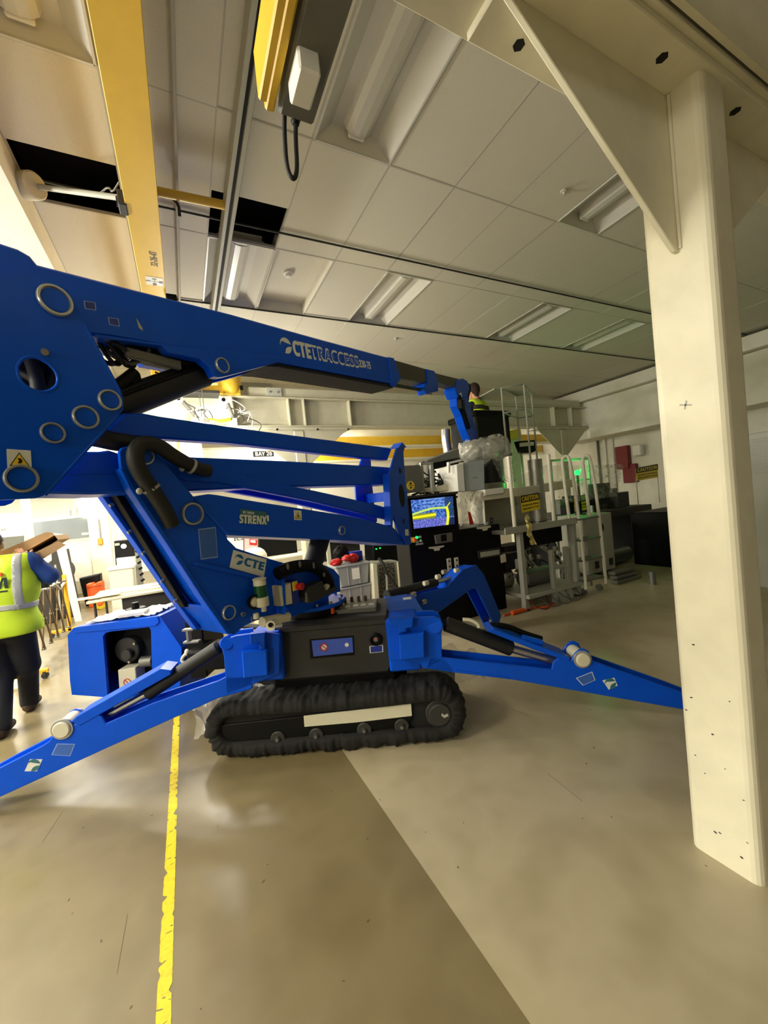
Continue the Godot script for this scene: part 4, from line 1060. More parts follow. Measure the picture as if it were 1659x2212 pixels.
func turret(FT: Transform3D) -> void:
	var ring := part("slewing_ring", sh().cyl(Vector3(0, 0.82, 0), Vector3(0, 0.875, 0), 0.22, 0.22, 40).cyl(Vector3(0, 0.875, 0), Vector3(0, 0.925, 0), 0.20, 0.20, 40), M.black, FT)
	obj("ring_mark", sh().box(Vector3(-0.03, 0.885, 0.20), Vector3(0.018, 0.07, 0.03)), M.orange, ring)
	obj("ring_mark", sh().box(Vector3(0.14, 0.885, 0.145), Vector3(0.018, 0.07, 0.03)), M.orange, ring)
	var bt := part("turntable", sh().prism(oval(Vector2.ZERO, 0.24, 0.24, 0, 36), 0.925, 0.955, 0.006, Transform3D(Basis(Vector3.RIGHT, -PI / 2), Vector3.ZERO)).box(Vector3(-0.20, 0.99, 0), Vector3(0.42, 0.09, 0.30), 0.01), M.blue, FT)
	for k in 12:
		var a := TAU * k / 12 + 0.2
		obj("ring_bolt", sh().cyl(Vector3(cos(a) * 0.215, 0.955, sin(a) * 0.215), Vector3(cos(a) * 0.215, 0.972, sin(a) * 0.215), 0.011, 0.011, 6), M.pin_steel, bt)
	# side plates of the leaning upright, with the lug that carries the lower arm
	var plate := pv([-1.333, 2.001, -1.319, 2.019, -1.276, 2.033, -1.219, 2.037, -1.17, 2.011, -1.095, 1.909, -0.99, 1.772, -0.933, 1.709, -0.872, 1.627, -0.824, 1.559, -0.819, 1.529, -0.767, 1.471, -0.611, 1.402, -0.473, 1.343, -0.361, 1.299, -0.082, 1.26, 0.075, 1.182, 0.132, 1.12, 0.125, 0.999, 0.015, 1.005, -0.073, 0.982, -0.347, 1.032, -0.522, 1.014, -0.661, 1.02, -0.769, 1.015, -0.836, 0.988, -0.871, 1.002, -0.997, 1.237, -1.159, 1.562, -1.302, 1.842, -1.335, 1.906])
	var up := part("upright", sh().prism(plate, 0.148, 0.17, 0.003), M.blue, FT)
	obj("far_plate", sh().prism(plate, -0.17, -0.148, 0.003), M.blue, up)
	# web set back between the plates, with the black sliding rail and its bolts
	obj("back_web", sh().prism(pv([-1.272, 1.90, -1.255, 1.90, -0.945, 1.24, -0.79, 0.99, -0.81, 0.99, -0.962, 1.24]), -0.15, 0.15), M.blue, up)
	var rl := obj("slide_rail", sh().prism(pv([-1.292, 1.86, -1.262, 1.86, -0.955, 1.17, -0.985, 1.17]), -0.105, -0.045, 0.004), M.black, up)
	for k in 5:
		var q := Vector3(-1.288, 1.80, -0.075).lerp(Vector3(-1.000, 1.20, -0.075), [0.04, 0.28, 0.48, 0.76, 0.97][k])
		obj("rail_bolt", sh().cyl(q, q + Vector3(-0.018, -0.008, 0), 0.009, 0.009, 6), M.steel, rl)
	# flanges along the leaning edges of both plates
	for z: Array in [[0.118, 0.176], [-0.176, -0.118]]:
		obj("edge_flange", sh().prism(pv([-1.341, 1.923, -1.325, 1.927, -1.297, 1.855, -1.153, 1.575, -0.99, 1.248, -0.859, 1.001, -0.888, 1.006, -1.008, 1.23, -1.173, 1.564, -1.311, 1.833]), z[0], z[1], 0.003), M.blue, up)
	obj("toe_sheet", sh().prism(pv([-0.972, 1.185, -0.955, 1.185, -0.825, 0.985, -0.84, 0.985]), -0.165, 0.15, 0.002), M.blue, up)
	# pressed rib panel low on the near plate
	obj("rib", sh().prism(pv([-1.048, 1.436, -1.022, 1.438, -0.588, 1.257, -0.584, 1.235, -1.03, 1.42]), 0.168, 0.188, 0.004), M.blue, up)
	obj("guard_flange", sh().prism(pv([-0.516, 1.292, -0.485, 1.298, -0.506, 1.028, -0.523, 1.015]), 0.165, 0.245, 0.004), M.blue, up)
	pin(up, Vector3(-1.017, 1.69, 0.172), 0.060)
	pin(up, Vector3(-1.23, 1.985, 0.172), 0.045)
	pin(up, Vector3(-0.867, 1.122, 0.172), 0.042)
	pin(up, Vector3(-0.778, 1.086, 0.172), 0.012, "grease_nipple")
	var gp := outlined(up, "blank_sticker", pv([-0.992, 1.607, -0.887, 1.608, -0.893, 1.438, -0.995, 1.443]), 0.170, M.ghost, M.ghost_line, 0.04)
	gp.set_meta("label", "pale blue rectangular sticker")
	# maker's plate
	var c := pv([-0.79, 1.464, -0.558, 1.37, -0.594, 1.264, -0.827, 1.369])
	var mp := obj("maker_sticker", sh().prism(c, 0.170, 0.1715), M.sticker_white, up)
	mp.set_meta("label", "white sticker with the maker's blue logo")
	var ax := along(Vector3(c[3].x, c[3].y, 0.1718).lerp(Vector3(c[0].x, c[0].y, 0.1718), 0.56), Vector3(c[2].x, c[2].y, 0.1718).lerp(Vector3(c[1].x, c[1].y, 0.1718), 0.56))
	var wide := (c[1] - c[0]).length()
	var high := (c[0] - c[3]).length()
	fit(mp, "CTE", wide * 0.60, high * 0.50, M.sticker_blue, ax * at(wide * 0.155, 0, 0), 0.8)
	roundel(mp, ax * at(-wide * 0.31, 0, 0), high * 0.30, M.sticker_blue)
	outlined(up, "small_label", pv([-0.719, 1.052, -0.654, 1.047, -0.655, 1.018, -0.719, 1.024]), 0.170, M.ghost_deep, M.ghost_line, 0.08)
	# beacon and working lamp on the near plate
	var b0 := Vector3(-0.678, 1.111, 0.23)
	var bk := obj("beacon", sh().lathe(b0, Vector3.UP, [Vector2(0, 0.0), Vector2(0, 0.042), Vector2(0.05, 0.042), Vector2(0.055, 0.038), Vector2(0.055, 0.0)], 20).lathe(b0 + Vector3(0, 0.125, 0), Vector3.UP, [Vector2(0, 0.038), Vector2(0.03, 0.036), Vector2(0.038, 0.042), Vector2(0.044, 0.03), Vector2(0.044, 0.0)], 20), M.off_white, up)
	obj("beacon_lens", sh().cyl(b0 + Vector3(0, 0.055, 0), b0 + Vector3(0, 0.125, 0), 0.037, 0.036, 20), M.green, bk)
	obj("beacon_plug", sh().cyl(b0 + Vector3(0.01, -0.035, 0), b0 + Vector3(0.01, 0, 0), 0.016, 0.016, 10).cyl(b0 + Vector3(-0.05, -0.06, 0), b0 + Vector3(-0.05, -0.03, 0), 0.018, 0.016, 10), M.off_white, bk)
	var wl := Vector3(-0.726, 1.148, 0.22)
	obj("work_lamp", sh().lathe(wl, Vector3(-0.2, 0, 1), [Vector2(-0.03, 0.03), Vector2(0.0, 0.042), Vector2(0.02, 0.042), Vector2(0.022, 0.034)], 20), M.black, up)
	obj("work_lamp_lens", sh().ball(wl + Vector3(0, 0, 0.006), Vector3(0.033, 0.033, 0.014)), M.off_white, up)
	# control boxes on the turntable
	var cb := part("control_box", sh().prism(pv([-0.538, 1.198, -0.439, 1.199, -0.442, 1.062, -0.536, 1.07]), 0.15, 0.24, 0.006), M.off_white, FT)
	var cx := Vector3(-0.424, 1.16, 0.24)
	obj("box_face", sh().box(Vector3(cx.x + 0.02, cx.y - 0.035, 0.20), Vector3(0.055, 0.16, 0.07), 0.004), M.ghost_deep, cb)
	obj("stop_plate", sh().box(Vector3(cx.x + 0.018, cx.y + 0.008, 0.235), Vector3(0.045, 0.06, 0.012), 0.003), M.sticker_yellow, cb)
	obj("stop_button", sh().cyl(Vector3(cx.x + 0.03, cx.y + 0.002, 0.24), Vector3(cx.x + 0.04, cx.y + 0.002, 0.285), 0.020, 0.024, 16, true, 0.004), M.red, cb)
	var vb := part("valve_cover", sh().prism(pv([-0.31, 1.138, -0.161, 1.149, -0.143, 1.072, -0.021, 1.077, -0.014, 1.048, -0.291, 1.025, -0.32, 1.071]), 0.03, 0.26, 0.006), M.dark_grey, FT)
	obj("cover_lip", sh().prism(pv([-0.344, 1.111, -0.337, 1.097, -0.336, 1.041, -0.353, 1.048]), 0.258, 0.272, 0.001), M.grey_box, vb)
	var hb := part("hose_bundle", sh().tube([Vector3(-0.543, 1.274, 0.24), Vector3(-0.442, 1.296, 0.24), Vector3(-0.273, 1.282, 0.24), Vector3(-0.155, 1.228, 0.24), Vector3(-0.065, 1.142, 0.22), Vector3(-0.033, 1.066, 0.2)], 0.042, 10, 2), M.black, FT)
	for q: Vector3 in [Vector3(-0.495, 1.312, 0.285), Vector3(-0.39, 1.307, 0.285), Vector3(-0.259, 1.274, 0.28), Vector3(-0.155, 1.195, 0.27)]:
		obj("hose_tie", sh().ball(q, Vector3(0.012, 0.022, 0.006), 8, 5), M.grey_box, hb)
	obj("hose_end", sh().cyl(Vector3(-0.044, 1.096, 0.2), Vector3(-0.127, 1.09, 0.24), 0.026, 0.022, 12), M.off_white, hb)
	var pf := part("port_fitting", sh().cyl(Vector3(-0.666, 1.007, 0.2), Vector3(-0.459, 0.98, 0.2), 0.032, 0.030, 16).cyl(Vector3(-0.601, 0.983, 0.22), Vector3(-0.691, 1.001, 0.3), 0.028, 0.028, 14).cyl(Vector3(-0.55, 0.948, 0.2), Vector3(-0.52, 1.003, 0.2), 0.018, 0.018, 12), M.off_white, FT)
	obj("port_plug", sh().cyl(Vector3(-0.69, 1.007, 0.3), Vector3(-0.697, 1.009, 0.308), 0.014, 0.014, 12), M.black, pf)
	# lift cylinder rising inside the arm
	part("lower_cylinder", sh().cyl(Vector3(-0.08, 1.06, 0), Vector3(0.157, 1.434, 0), 0.075, 0.075, 20), M.rubber, FT)

func arms(FT: Transform3D) -> void:
	# lower arm
	var low := pv([-1, 1.771, -0.969, 1.785, -0.914, 1.791, -0.864, 1.784, -0.642, 1.742, -0.465, 1.71, 0.217, 1.589, 0.497, 1.531, 0.971, 1.415, 1.24, 1.204, 0.255, 1.385, -0.383, 1.488, -0.835, 1.56, -0.883, 1.622, -0.957, 1.705])
	var la := part("lower_arm", sh().prism(low, -0.185, 0.185, 0.010), M.blue, FT)
	la.set_meta("label", "lower blue arm with a teal maker's plate")
	obj("lower_lip", sh().prism(pv([-0.828, 1.572, -0.386, 1.503, 0.252, 1.404, 1.198, 1.233, 1.212, 1.204, 0.248, 1.379, -0.389, 1.482, -0.83, 1.554]), 0.18, 0.192, 0.002), M.blue, la)
	var st := obj("steel_maker_plate", sh().prism(pv([-0.726, 1.697, -0.537, 1.664, -0.533, 1.582, -0.733, 1.613]), 0.185, 0.1875), M.sticker_teal, la)
	fit(st, "STRENX", 0.20, 0.052, M.sticker_white, along(Vector3(-0.721, 1.637, 0.188), Vector3(-0.559, 1.614, 0.188)) * at(0, 0.0, 0), 0.6)
	words(st, "MY INNER", 0.016, M.sticker_white, along(Vector3(-0.716, 1.677, 0.188), Vector3(-0.627, 1.662, 0.188)), false, 0.8)
	obj("plate_tag", sh().prism(pv([-0.536, 1.644, -0.521, 1.643, -0.522, 1.605, -0.537, 1.606]), 0.185, 0.188), M.sticker_white, st)
	triangle_sign(la, pv([-0.298, 1.66, -0.228, 1.652, -0.233, 1.585, -0.303, 1.594]), 0.185)
	pin(la, Vector3(0.183, 1.467, 0.187), 0.036)
	# tie rod above it
	part("tie_rod", sh().prism(pv([-1.157, 2.019, -1.057, 2.001, -0.857, 1.934, 0.002, 1.791, 0.762, 1.652, 1.109, 1.574, 1.088, 1.466, -0.01, 1.708, -0.795, 1.857, -1.004, 1.867, -1.115, 1.939]), 0.07, 0.12, 0.006), M.blue, FT)
	part("tie_rod", sh().prism(pv([-1.157, 2.019, -1.057, 2.001, -0.857, 1.934, 0.002, 1.791, 0.762, 1.652, 1.109, 1.574, 1.088, 1.466, -0.01, 1.708, -0.795, 1.857, -1.004, 1.867, -1.115, 1.939]), -0.12, -0.07, 0.006), M.blue, FT)
	# the two upper arms of the linkage
	var a2 := part("upper_arm", sh().prism(pv([-1.613, 1.823, -1.541, 1.93, -1.47, 1.982, -1.448, 2.004, -1.388, 2.007, -1.348, 2.016, -1.306, 2.003, -0.959, 2.002, -0.24, 2.006, 0.853, 1.999, 1.204, 1.994, 1.19, 1.826, 0.747, 1.827, -0.265, 1.825, -0.714, 1.822, -1.004, 1.816, -1.435, 1.813]), -0.11, 0.11, 0.010), M.blue, FT)
	obj("weld_seam", sh().prism(pv([-1.544, 1.904, -1.444, 1.908, -1.309, 1.905, -1.309, 1.903, -1.444, 1.903, -1.545, 1.901]), 0.108, 0.113), M.blue, a2)
	part("upper_arm", sh().prism(pv([-1.401, 2.059, -1.337, 2.124, -1.28, 2.179, -1.262, 2.199, -1.176, 2.211, -1.097, 2.206, -0.668, 2.198, 0.179, 2.193, 1.222, 2.191, 1.111, 2.065, 0.912, 2.066, 0.162, 2.079, -0.68, 2.099, -1.211, 2.088, -1.315, 2.075]), 0.03, 0.11, 0.010), M.blue, FT)
	# link plates at the far ends of the arms
	var lk := pv([1.233, 2.228, 1.3, 2.187, 1.262, 2.137, 1.242, 1.839, 1.246, 1.47, 1.244, 1.213, 1.158, 1.216, 1.039, 1.354, 0.928, 1.541, 0.947, 1.915, 1.141, 2.172])
	var k := part("link_plate", sh().prism(lk, 0.19, 0.21, 0.003), M.blue, FT)
	obj("far_link_plate", sh().prism(lk, -0.21, -0.19, 0.003), M.blue, k)
	obj("front_flange", sh().prism(pv([0.922, 1.914, 0.956, 1.919, 0.928, 1.54, 0.897, 1.421, 0.868, 1.442, 0.887, 1.543]), 0.15, 0.222, 0.002), M.blue, k)
	obj("cross_bar", sh().prism(pv([1.09, 1.756, 1.304, 1.754, 1.287, 1.663, 1.091, 1.663]), -0.19, 0.19, 0.003), M.blue, k)
	obj("top_lug", sh().prism(pv([1.141, 2.172, 1.234, 2.233, 1.31, 2.187]), 0.12, 0.225, 0.004), M.blue, k)
	for q: Array in [[Vector3(1.141, 1.702, 0.21), 0.055, 0.115], [Vector3(1.152, 1.948, 0.21), 0.022, 0.03], [Vector3(1.13, 1.452, 0.21), 0.02, 0.03]]:
		obj("plate_hole", sh().prism(oval(Vector2(q[0].x, q[0].y), q[1], q[2], 0, 20), 0.2095, 0.2108), M.black_matte, k)
	obj("plate_tag", sh().prism(pv([1.14, 1.369, 1.206, 1.366, 1.203, 1.302, 1.138, 1.31]), 0.21, 0.2115), M.sticker_white, k)
	# hoses
	var h := part("hose", sh().tube([Vector3(-0.888, 1.921, 0.16), Vector3(-0.94, 1.927, 0.165), Vector3(-0.998, 1.942, 0.175), Vector3(-1.106, 1.989, 0.2), Vector3(-1.169, 2.03, 0.21), Vector3(-1.233, 2.042, 0.215), Vector3(-1.274, 2.02, 0.215), Vector3(-1.294, 1.969, 0.215), Vector3(-1.28, 1.905, 0.215), Vector3(-1.238, 1.831, 0.215), Vector3(-1.182, 1.737, 0.205), Vector3(-1.136, 1.642, 0.185)], 0.037, 12, 2), M.rubber, FT)
	for q: Array in [[Vector3(-1.23, 1.825, 0.21), Vector3(0.5, -0.8, 0)], [Vector3(-0.996, 1.939, 0.18), Vector3(0.9, -0.4, 0)]]:
		var ax: Vector3 = q[1].normalized()
		obj("hose_clip", sh().cyl(q[0] - ax * 0.006, q[0] + ax * 0.006, 0.041, 0.041, 14).ball(q[0] + Vector3(-0.055, -0.012, 0.0), Vector3(0.016, 0.016, 0.012), 8, 5), M.grey_light, h)
	part("hose", sh().tube([Vector3(-1.421, 2.088, 0.05), Vector3(-1.374, 2.073, 0.09), Vector3(-1.312, 2.057, 0.1), Vector3(-1.221, 2.061, 0.08), Vector3(-1.086, 2.103, 0)], 0.045, 10, 2), M.rubber, FT)

func boom(FT: Transform3D) -> void:
	# elbow side plates
	var outl := pv([-1.845, 2.576, -1.633, 2.664, -1.531, 2.708, -1.485, 2.671, -1.469, 2.633, -1.397, 2.459, -1.321, 2.282, -1.313, 2.245, -1.319, 2.19, -1.346, 2.148, -1.633, 1.808, -1.656, 1.798, -1.91, 1.793])
	var hole := pv([-1.669, 2.303, -1.654, 2.333, -1.628, 2.351, -1.599, 2.353, -1.569, 2.339, -1.548, 2.314, -1.542, 2.281, -1.55, 2.25, -1.573, 2.227, -1.603, 2.215, -1.634, 2.219, -1.66, 2.239, -1.671, 2.27])
	var el := part("elbow_plate", sh().holed(outl, hole, 0.178, 0.20), M.blue, FT)
	el.set_meta("label", "large blue elbow plate with steel pins")
	obj("far_elbow_plate", sh().prism(outl, -0.20, -0.178, 0.003), M.blue, el)
	var rimline: Array = []
	for q in hole: rimline.append(Vector3(q.x, q.y, 0.196))
	rimline.append(rimline[0])
	obj("hole_collar", sh().tube(rimline, 0.007, 8, 1), M.blue, el)
	obj("edge_strip", sh().tube([Vector3(-1.53, 2.71, 0.196), Vector3(-1.483, 2.673, 0.196), Vector3(-1.468, 2.635, 0.196), Vector3(-1.395, 2.461, 0.196), Vector3(-1.319, 2.283, 0.196), Vector3(-1.311, 2.247, 0.196), Vector3(-1.317, 2.191, 0.196), Vector3(-1.344, 2.149, 0.196), Vector3(-1.631, 1.808, 0.196)], 0.007, 6), M.blue, el)
	for q: Array in [[Vector3(-1.526, 2.602, 0.2), 0.062], [Vector3(-1.365, 2.222, 0.2), 0.047], [Vector3(-1.465, 2.133, 0.2), 0.050], [Vector3(-1.585, 2.055, 0.2), 0.042], [Vector3(-1.697, 1.873, 0.2), 0.053]]:
		pin(el, q[0], q[1])
	obj("plate_bolt", sh().cyl(Vector3(-1.578, 2.379, 0.2), Vector3(-1.582, 2.374, 0.212), 0.016, 0.012, 10), M.steel, el)
	triangle_sign(el, pv([-1.728, 1.983, -1.659, 1.981, -1.662, 1.91, -1.732, 1.91]), 0.2)
	# cables seen through the hole
	for q: Array in [[[Vector3(-1.618, 2.355, -0.02), Vector3(-1.571, 2.326, 0.02), Vector3(-1.54, 2.256, 0.05), Vector3(-1.502, 2.209, 0.02)], 0.02], [[Vector3(-1.571, 2.44, 0), Vector3(-1.567, 2.351, 0.04), Vector3(-1.563, 2.252, 0.05), Vector3(-1.581, 2.161, 0)], 0.028], [[Vector3(-1.474, 2.459, -0.05), Vector3(-1.507, 2.355, 0), Vector3(-1.541, 2.26, 0.03), Vector3(-1.531, 2.188, 0)], 0.02]]:
		part("cable", sh().tube(q[0], q[1], 8, 2), M.rubber, FT)
	part("dark_hole_backing", sh().box(Vector3(-1.501, 2.387, -0.12), Vector3(0.5, 0.5, 0.06), 0.01), M.black_matte, FT)  # added black box behind the hole, stands in for the shade inside
	# main boom section
	var bo := part("main_boom", sh().prism(pv([-1.824, 2.722, -1.66, 2.799, -1.605, 2.802, -1.568, 2.792, -1.547, 2.766, -1.148, 2.817, -0.605, 2.89, 0.265, 2.987, 1.345, 3.116, 1.472, 2.934, 1.328, 2.824, 1.296, 2.85, -0.252, 2.684, -0.701, 2.622, -1.071, 2.567, -1.3, 2.541, -1.513, 2.502, -1.848, 2.422]), -0.14, 0.14, 0.012), M.blue, FT)
	bo.set_meta("label", "long blue main boom with white lettering")
	obj("lower_fold", sh().prism(pv([-1.367, 2.533, -1.071, 2.576, -0.702, 2.632, -0.252, 2.696, 1.296, 2.868, 1.291, 2.844, -0.255, 2.679, -0.703, 2.618, -1.072, 2.563, -1.368, 2.52]), 0.136, 0.146, 0.002), M.blue, bo)
	obj("end_collar", sh().prism(pv([1.236, 3.099, 1.348, 3.118, 1.466, 2.94, 1.418, 2.892, 1.309, 2.813, 1.258, 2.831]), -0.155, 0.155, 0.006), M.blue, bo)
	var lug := obj("cylinder_lug", sh().prism(pv([-1.073, 2.569, -1.039, 2.536, -0.853, 2.547, -0.802, 2.515, -0.778, 2.47, -0.741, 2.473, -0.689, 2.492, -0.257, 2.681, -0.252, 2.72]), 0.09, 0.15, 0.004), M.blue, bo)
	obj("cylinder_lug", sh().prism(pv([-1.073, 2.569, -1.039, 2.536, -0.853, 2.547, -0.802, 2.515, -0.778, 2.47, -0.741, 2.473, -0.689, 2.492, -0.257, 2.681, -0.252, 2.72]), -0.15, -0.09, 0.004), M.blue, bo)
	pin(lug, Vector3(-0.722, 2.543, 0.151), 0.045)
	outlined(bo, "square_sticker", pv([-1.396, 2.673, -1.35, 2.682, -1.35, 2.645, -1.396, 2.637]), 0.14, M.ghost_deep, M.ghost_line, 0.09)
	outlined(bo, "square_sticker", pv([-1.305, 2.631, -1.259, 2.64, -1.257, 2.602, -1.302, 2.598]), 0.14, M.ghost_deep, M.ghost_line, 0.09)
	obj("paint_scrape", sh().prism(pv([-1.177, 2.67, -1.169, 2.659, -1.149, 2.625, -1.156, 2.625, -1.15, 2.613, -1.169, 2.625]), 0.14, 0.1408), M.grey_light, bo)
	# lettering along the boom
	var ax := along(Vector3(-0.219, 2.813, 0.141), Vector3(0.91, 2.949, 0.141))
	var whole := (Vector3(0.91, 2.949, 0.141) - Vector3(-0.219, 2.813, 0.141)).length()
	var hi := absf(Vector3(-0.006, 2.911, 0.141).y - Vector3(-0.024, 2.787, 0.141).y) * 0.98
	roundel(bo, ax * at(-whole * 0.5 + hi * 0.42, 0, 0), hi * 0.45, M.sticker_white)
	fit(bo, "CTE", whole * 0.165, hi * 0.92, M.sticker_white, ax * at(-whole * 0.312, -0.004, 0), 0.9)
	var tw := whole * 0.56
	fit(bo, "TRACCESS", tw, hi * 0.90, M.sticker_white, ax * at(whole * 0.053, -0.004, 0), 0.7)
	fit(bo, "TRACCESS", tw - 0.018, hi * 0.90 - 0.034, M.blue, ax * at(whole * 0.053, -0.004, 0.0012), -0.6)
	fit(bo, "230-75", whole * 0.165, hi * 0.55, M.sticker_white, ax * at(whole * 0.42, -hi * 0.10, 0), 0.4)
	# energy chain tray and cables under the boom
	var tr := part("cable_tray", sh().prism(pv([-0.379, 2.63, -0.244, 2.672, 0.237, 2.727, 1.31, 2.837, 1.323, 2.811, 0.234, 2.704, -0.247, 2.653]), -0.143, 0.13, 0.003), M.black_matte, FT)
	obj("tray_rod", sh().cyl(Vector3(1.375, 2.878, 0.05), Vector3(2.344, 2.986, 0.05), 0.02, 0.02, 10), M.dark_grey, tr)
	# telescopic sections
	var s2 := part("inner_boom", sh().prism(pv([1.336, 3.105, 1.415, 3.135, 2.281, 3.229, 2.486, 3.247, 2.542, 3.124, 2.127, 3.039, 1.516, 2.959, 1.401, 2.958]), -0.10, 0.10, 0.008), M.box_section, FT)
	obj("inner_collar", sh().prism(pv([2.209, 3.214, 2.425, 3.241, 2.525, 3.128, 2.496, 2.999, 2.365, 2.969, 2.328, 3.042, 2.197, 3.038]), -0.115, 0.115, 0.004), M.blue, s2)
	obj("roller_bracket", sh().prism(pv([2.119, 3.022, 2.412, 3.058, 2.452, 2.991, 2.142, 2.9, 2.078, 2.949]), 0.02, 0.115, 0.004), M.blue, s2)
	var s3 := part("tip_boom", sh().prism(pv([2.396, 3.216, 2.511, 3.248, 3.606, 3.381, 3.696, 3.351, 3.587, 3.231, 3.23, 3.197, 2.616, 3.145]), -0.075, 0.075, 0.008), M.box_section, FT)
	obj("tip_head", sh().prism(pv([3.234, 3.294, 3.511, 3.385, 3.704, 3.384, 3.76, 3.289, 3.596, 3.118, 3.247, 3.057, 3.164, 3.148]), -0.09, 0.09, 0.006), M.blue, s3)
	# jib down to the cage
	var jb := part("jib", sh().prism(pv([3.275, 3.156, 3.689, 3.325, 3.759, 3.131, 3.854, 2.864, 4.032, 2.641, 3.962, 2.465, 3.687, 2.465, 3.514, 2.639, 3.405, 2.805, 3.259, 2.946]), -0.06, 0.06, 0.006), M.blue, FT)
	obj("jib_cylinder", sh().cyl(Vector3(3.279, 3.085, 0.08), Vector3(3.581, 2.649, 0.08), 0.035, 0.035, 14), M.black, jb)
	obj("jib_valve", sh().box(Vector3(3.331, 2.964, 0.09), Vector3(0.12, 0.14, 0.08), 0.01), M.black, jb)
	obj("jib_hose", sh().tube([Vector3(3.669, 3.295, 0.05), Vector3(3.851, 3.381, 0.05), Vector3(3.92, 3.329, 0.05), Vector3(3.806, 3.206, 0.05), Vector3(3.744, 3.124, 0.05)], 0.022, 8, 2), M.rubber, jb)
	obj("jib_label", sh().prism(pv([3.298, 3.126, 3.394, 3.15, 3.397, 3.09, 3.303, 3.073]), 0.06, 0.092), M.sticker_white, jb)
	part("jib_bracket", sh().prism(pv([4.484, 2.699, 5.041, 2.881, 5.107, 2.544, 4.418, 2.454]), -0.16, -0.10, 0.006), M.blue, FT)
	# the large cylinder under the boom, between the elbow and the lug
	var c0 := Vector3(-1.302, 2.232, 0)
	var c1 := Vector3(-0.741, 2.534, 0)
	var c2 := Vector3(-0.604, 2.612, 0)
	var cy := part("boom_cylinder", sh().cyl(c0, c1, 0.078, 0.078, 28, true, 0.008), M.rubber, FT)
	obj("piston_rod", sh().cyl(c1, c2, 0.045, 0.045, 18), M.dull_steel, cy)
	obj("feed_pipe", sh().tube([Vector3(-1.277, 2.281, 0.07), Vector3(-1.092, 2.385, 0.07), Vector3(-0.845, 2.519, 0.07)], 0.012, 6), M.black, cy)
	# valve block with brass fittings and tangled cables under the boom root
	var vb := part("valve_block", sh().box(Vector3(-1.035, 2.583, 0), Vector3(0.34, 0.11, 0.16), 0.012), M.black, FT)
	obj("block_side", sh().box(Vector3(-1.082, 2.507, 0.09), Vector3(0.28, 0.05, 0.03), 0.006), M.grey_box, vb)
	obj("brass_fitting", sh().cyl(Vector3(-1.161, 2.539, 0.06), Vector3(-1.137, 2.534, 0.06), 0.022, 0.022, 8).cyl(Vector3(-1.154, 2.525, 0.06), Vector3(-1.137, 2.558, 0.06), 0.014, 0.014, 8), M.brass, vb)
	var r2 := RandomNumberGenerator.new()
	r2.seed = 40
	for i in 9:
		var p0 := Vector3(-1.297, 2.563, 0.02) + Vector3(r2.randf_range(-0.04, 0.1), r2.randf_range(-0.03, 0.05), r2.randf_range(-0.08, 0.08))
		var p3 := Vector3(-1.118, 2.56, 0.02) + Vector3(r2.randf_range(-0.02, 0.05), r2.randf_range(-0.03, 0.04), r2.randf_range(-0.06, 0.06))
		part("cable", sh().tube([p0, p0.lerp(p3, 0.3) + Vector3(0, r2.randf_range(-0.14, 0.02), 0.02), p0.lerp(p3, 0.65) + Vector3(0, r2.randf_range(-0.16, 0.03), 0), p3], r2.randf_range(0.006, 0.013), 6, 2), M.grey_box if i % 3 == 0 else M.rubber, FT)
	part("hose_coupling", sh().cyl(Vector3(-1.249, 2.34, 0.03), Vector3(-1.154, 2.437, 0.03), 0.035, 0.03, 12).cyl(Vector3(-1.176, 2.373, 0.03), Vector3(-1.148, 2.421, 0.03), 0.022, 0.022, 10), M.black, FT)

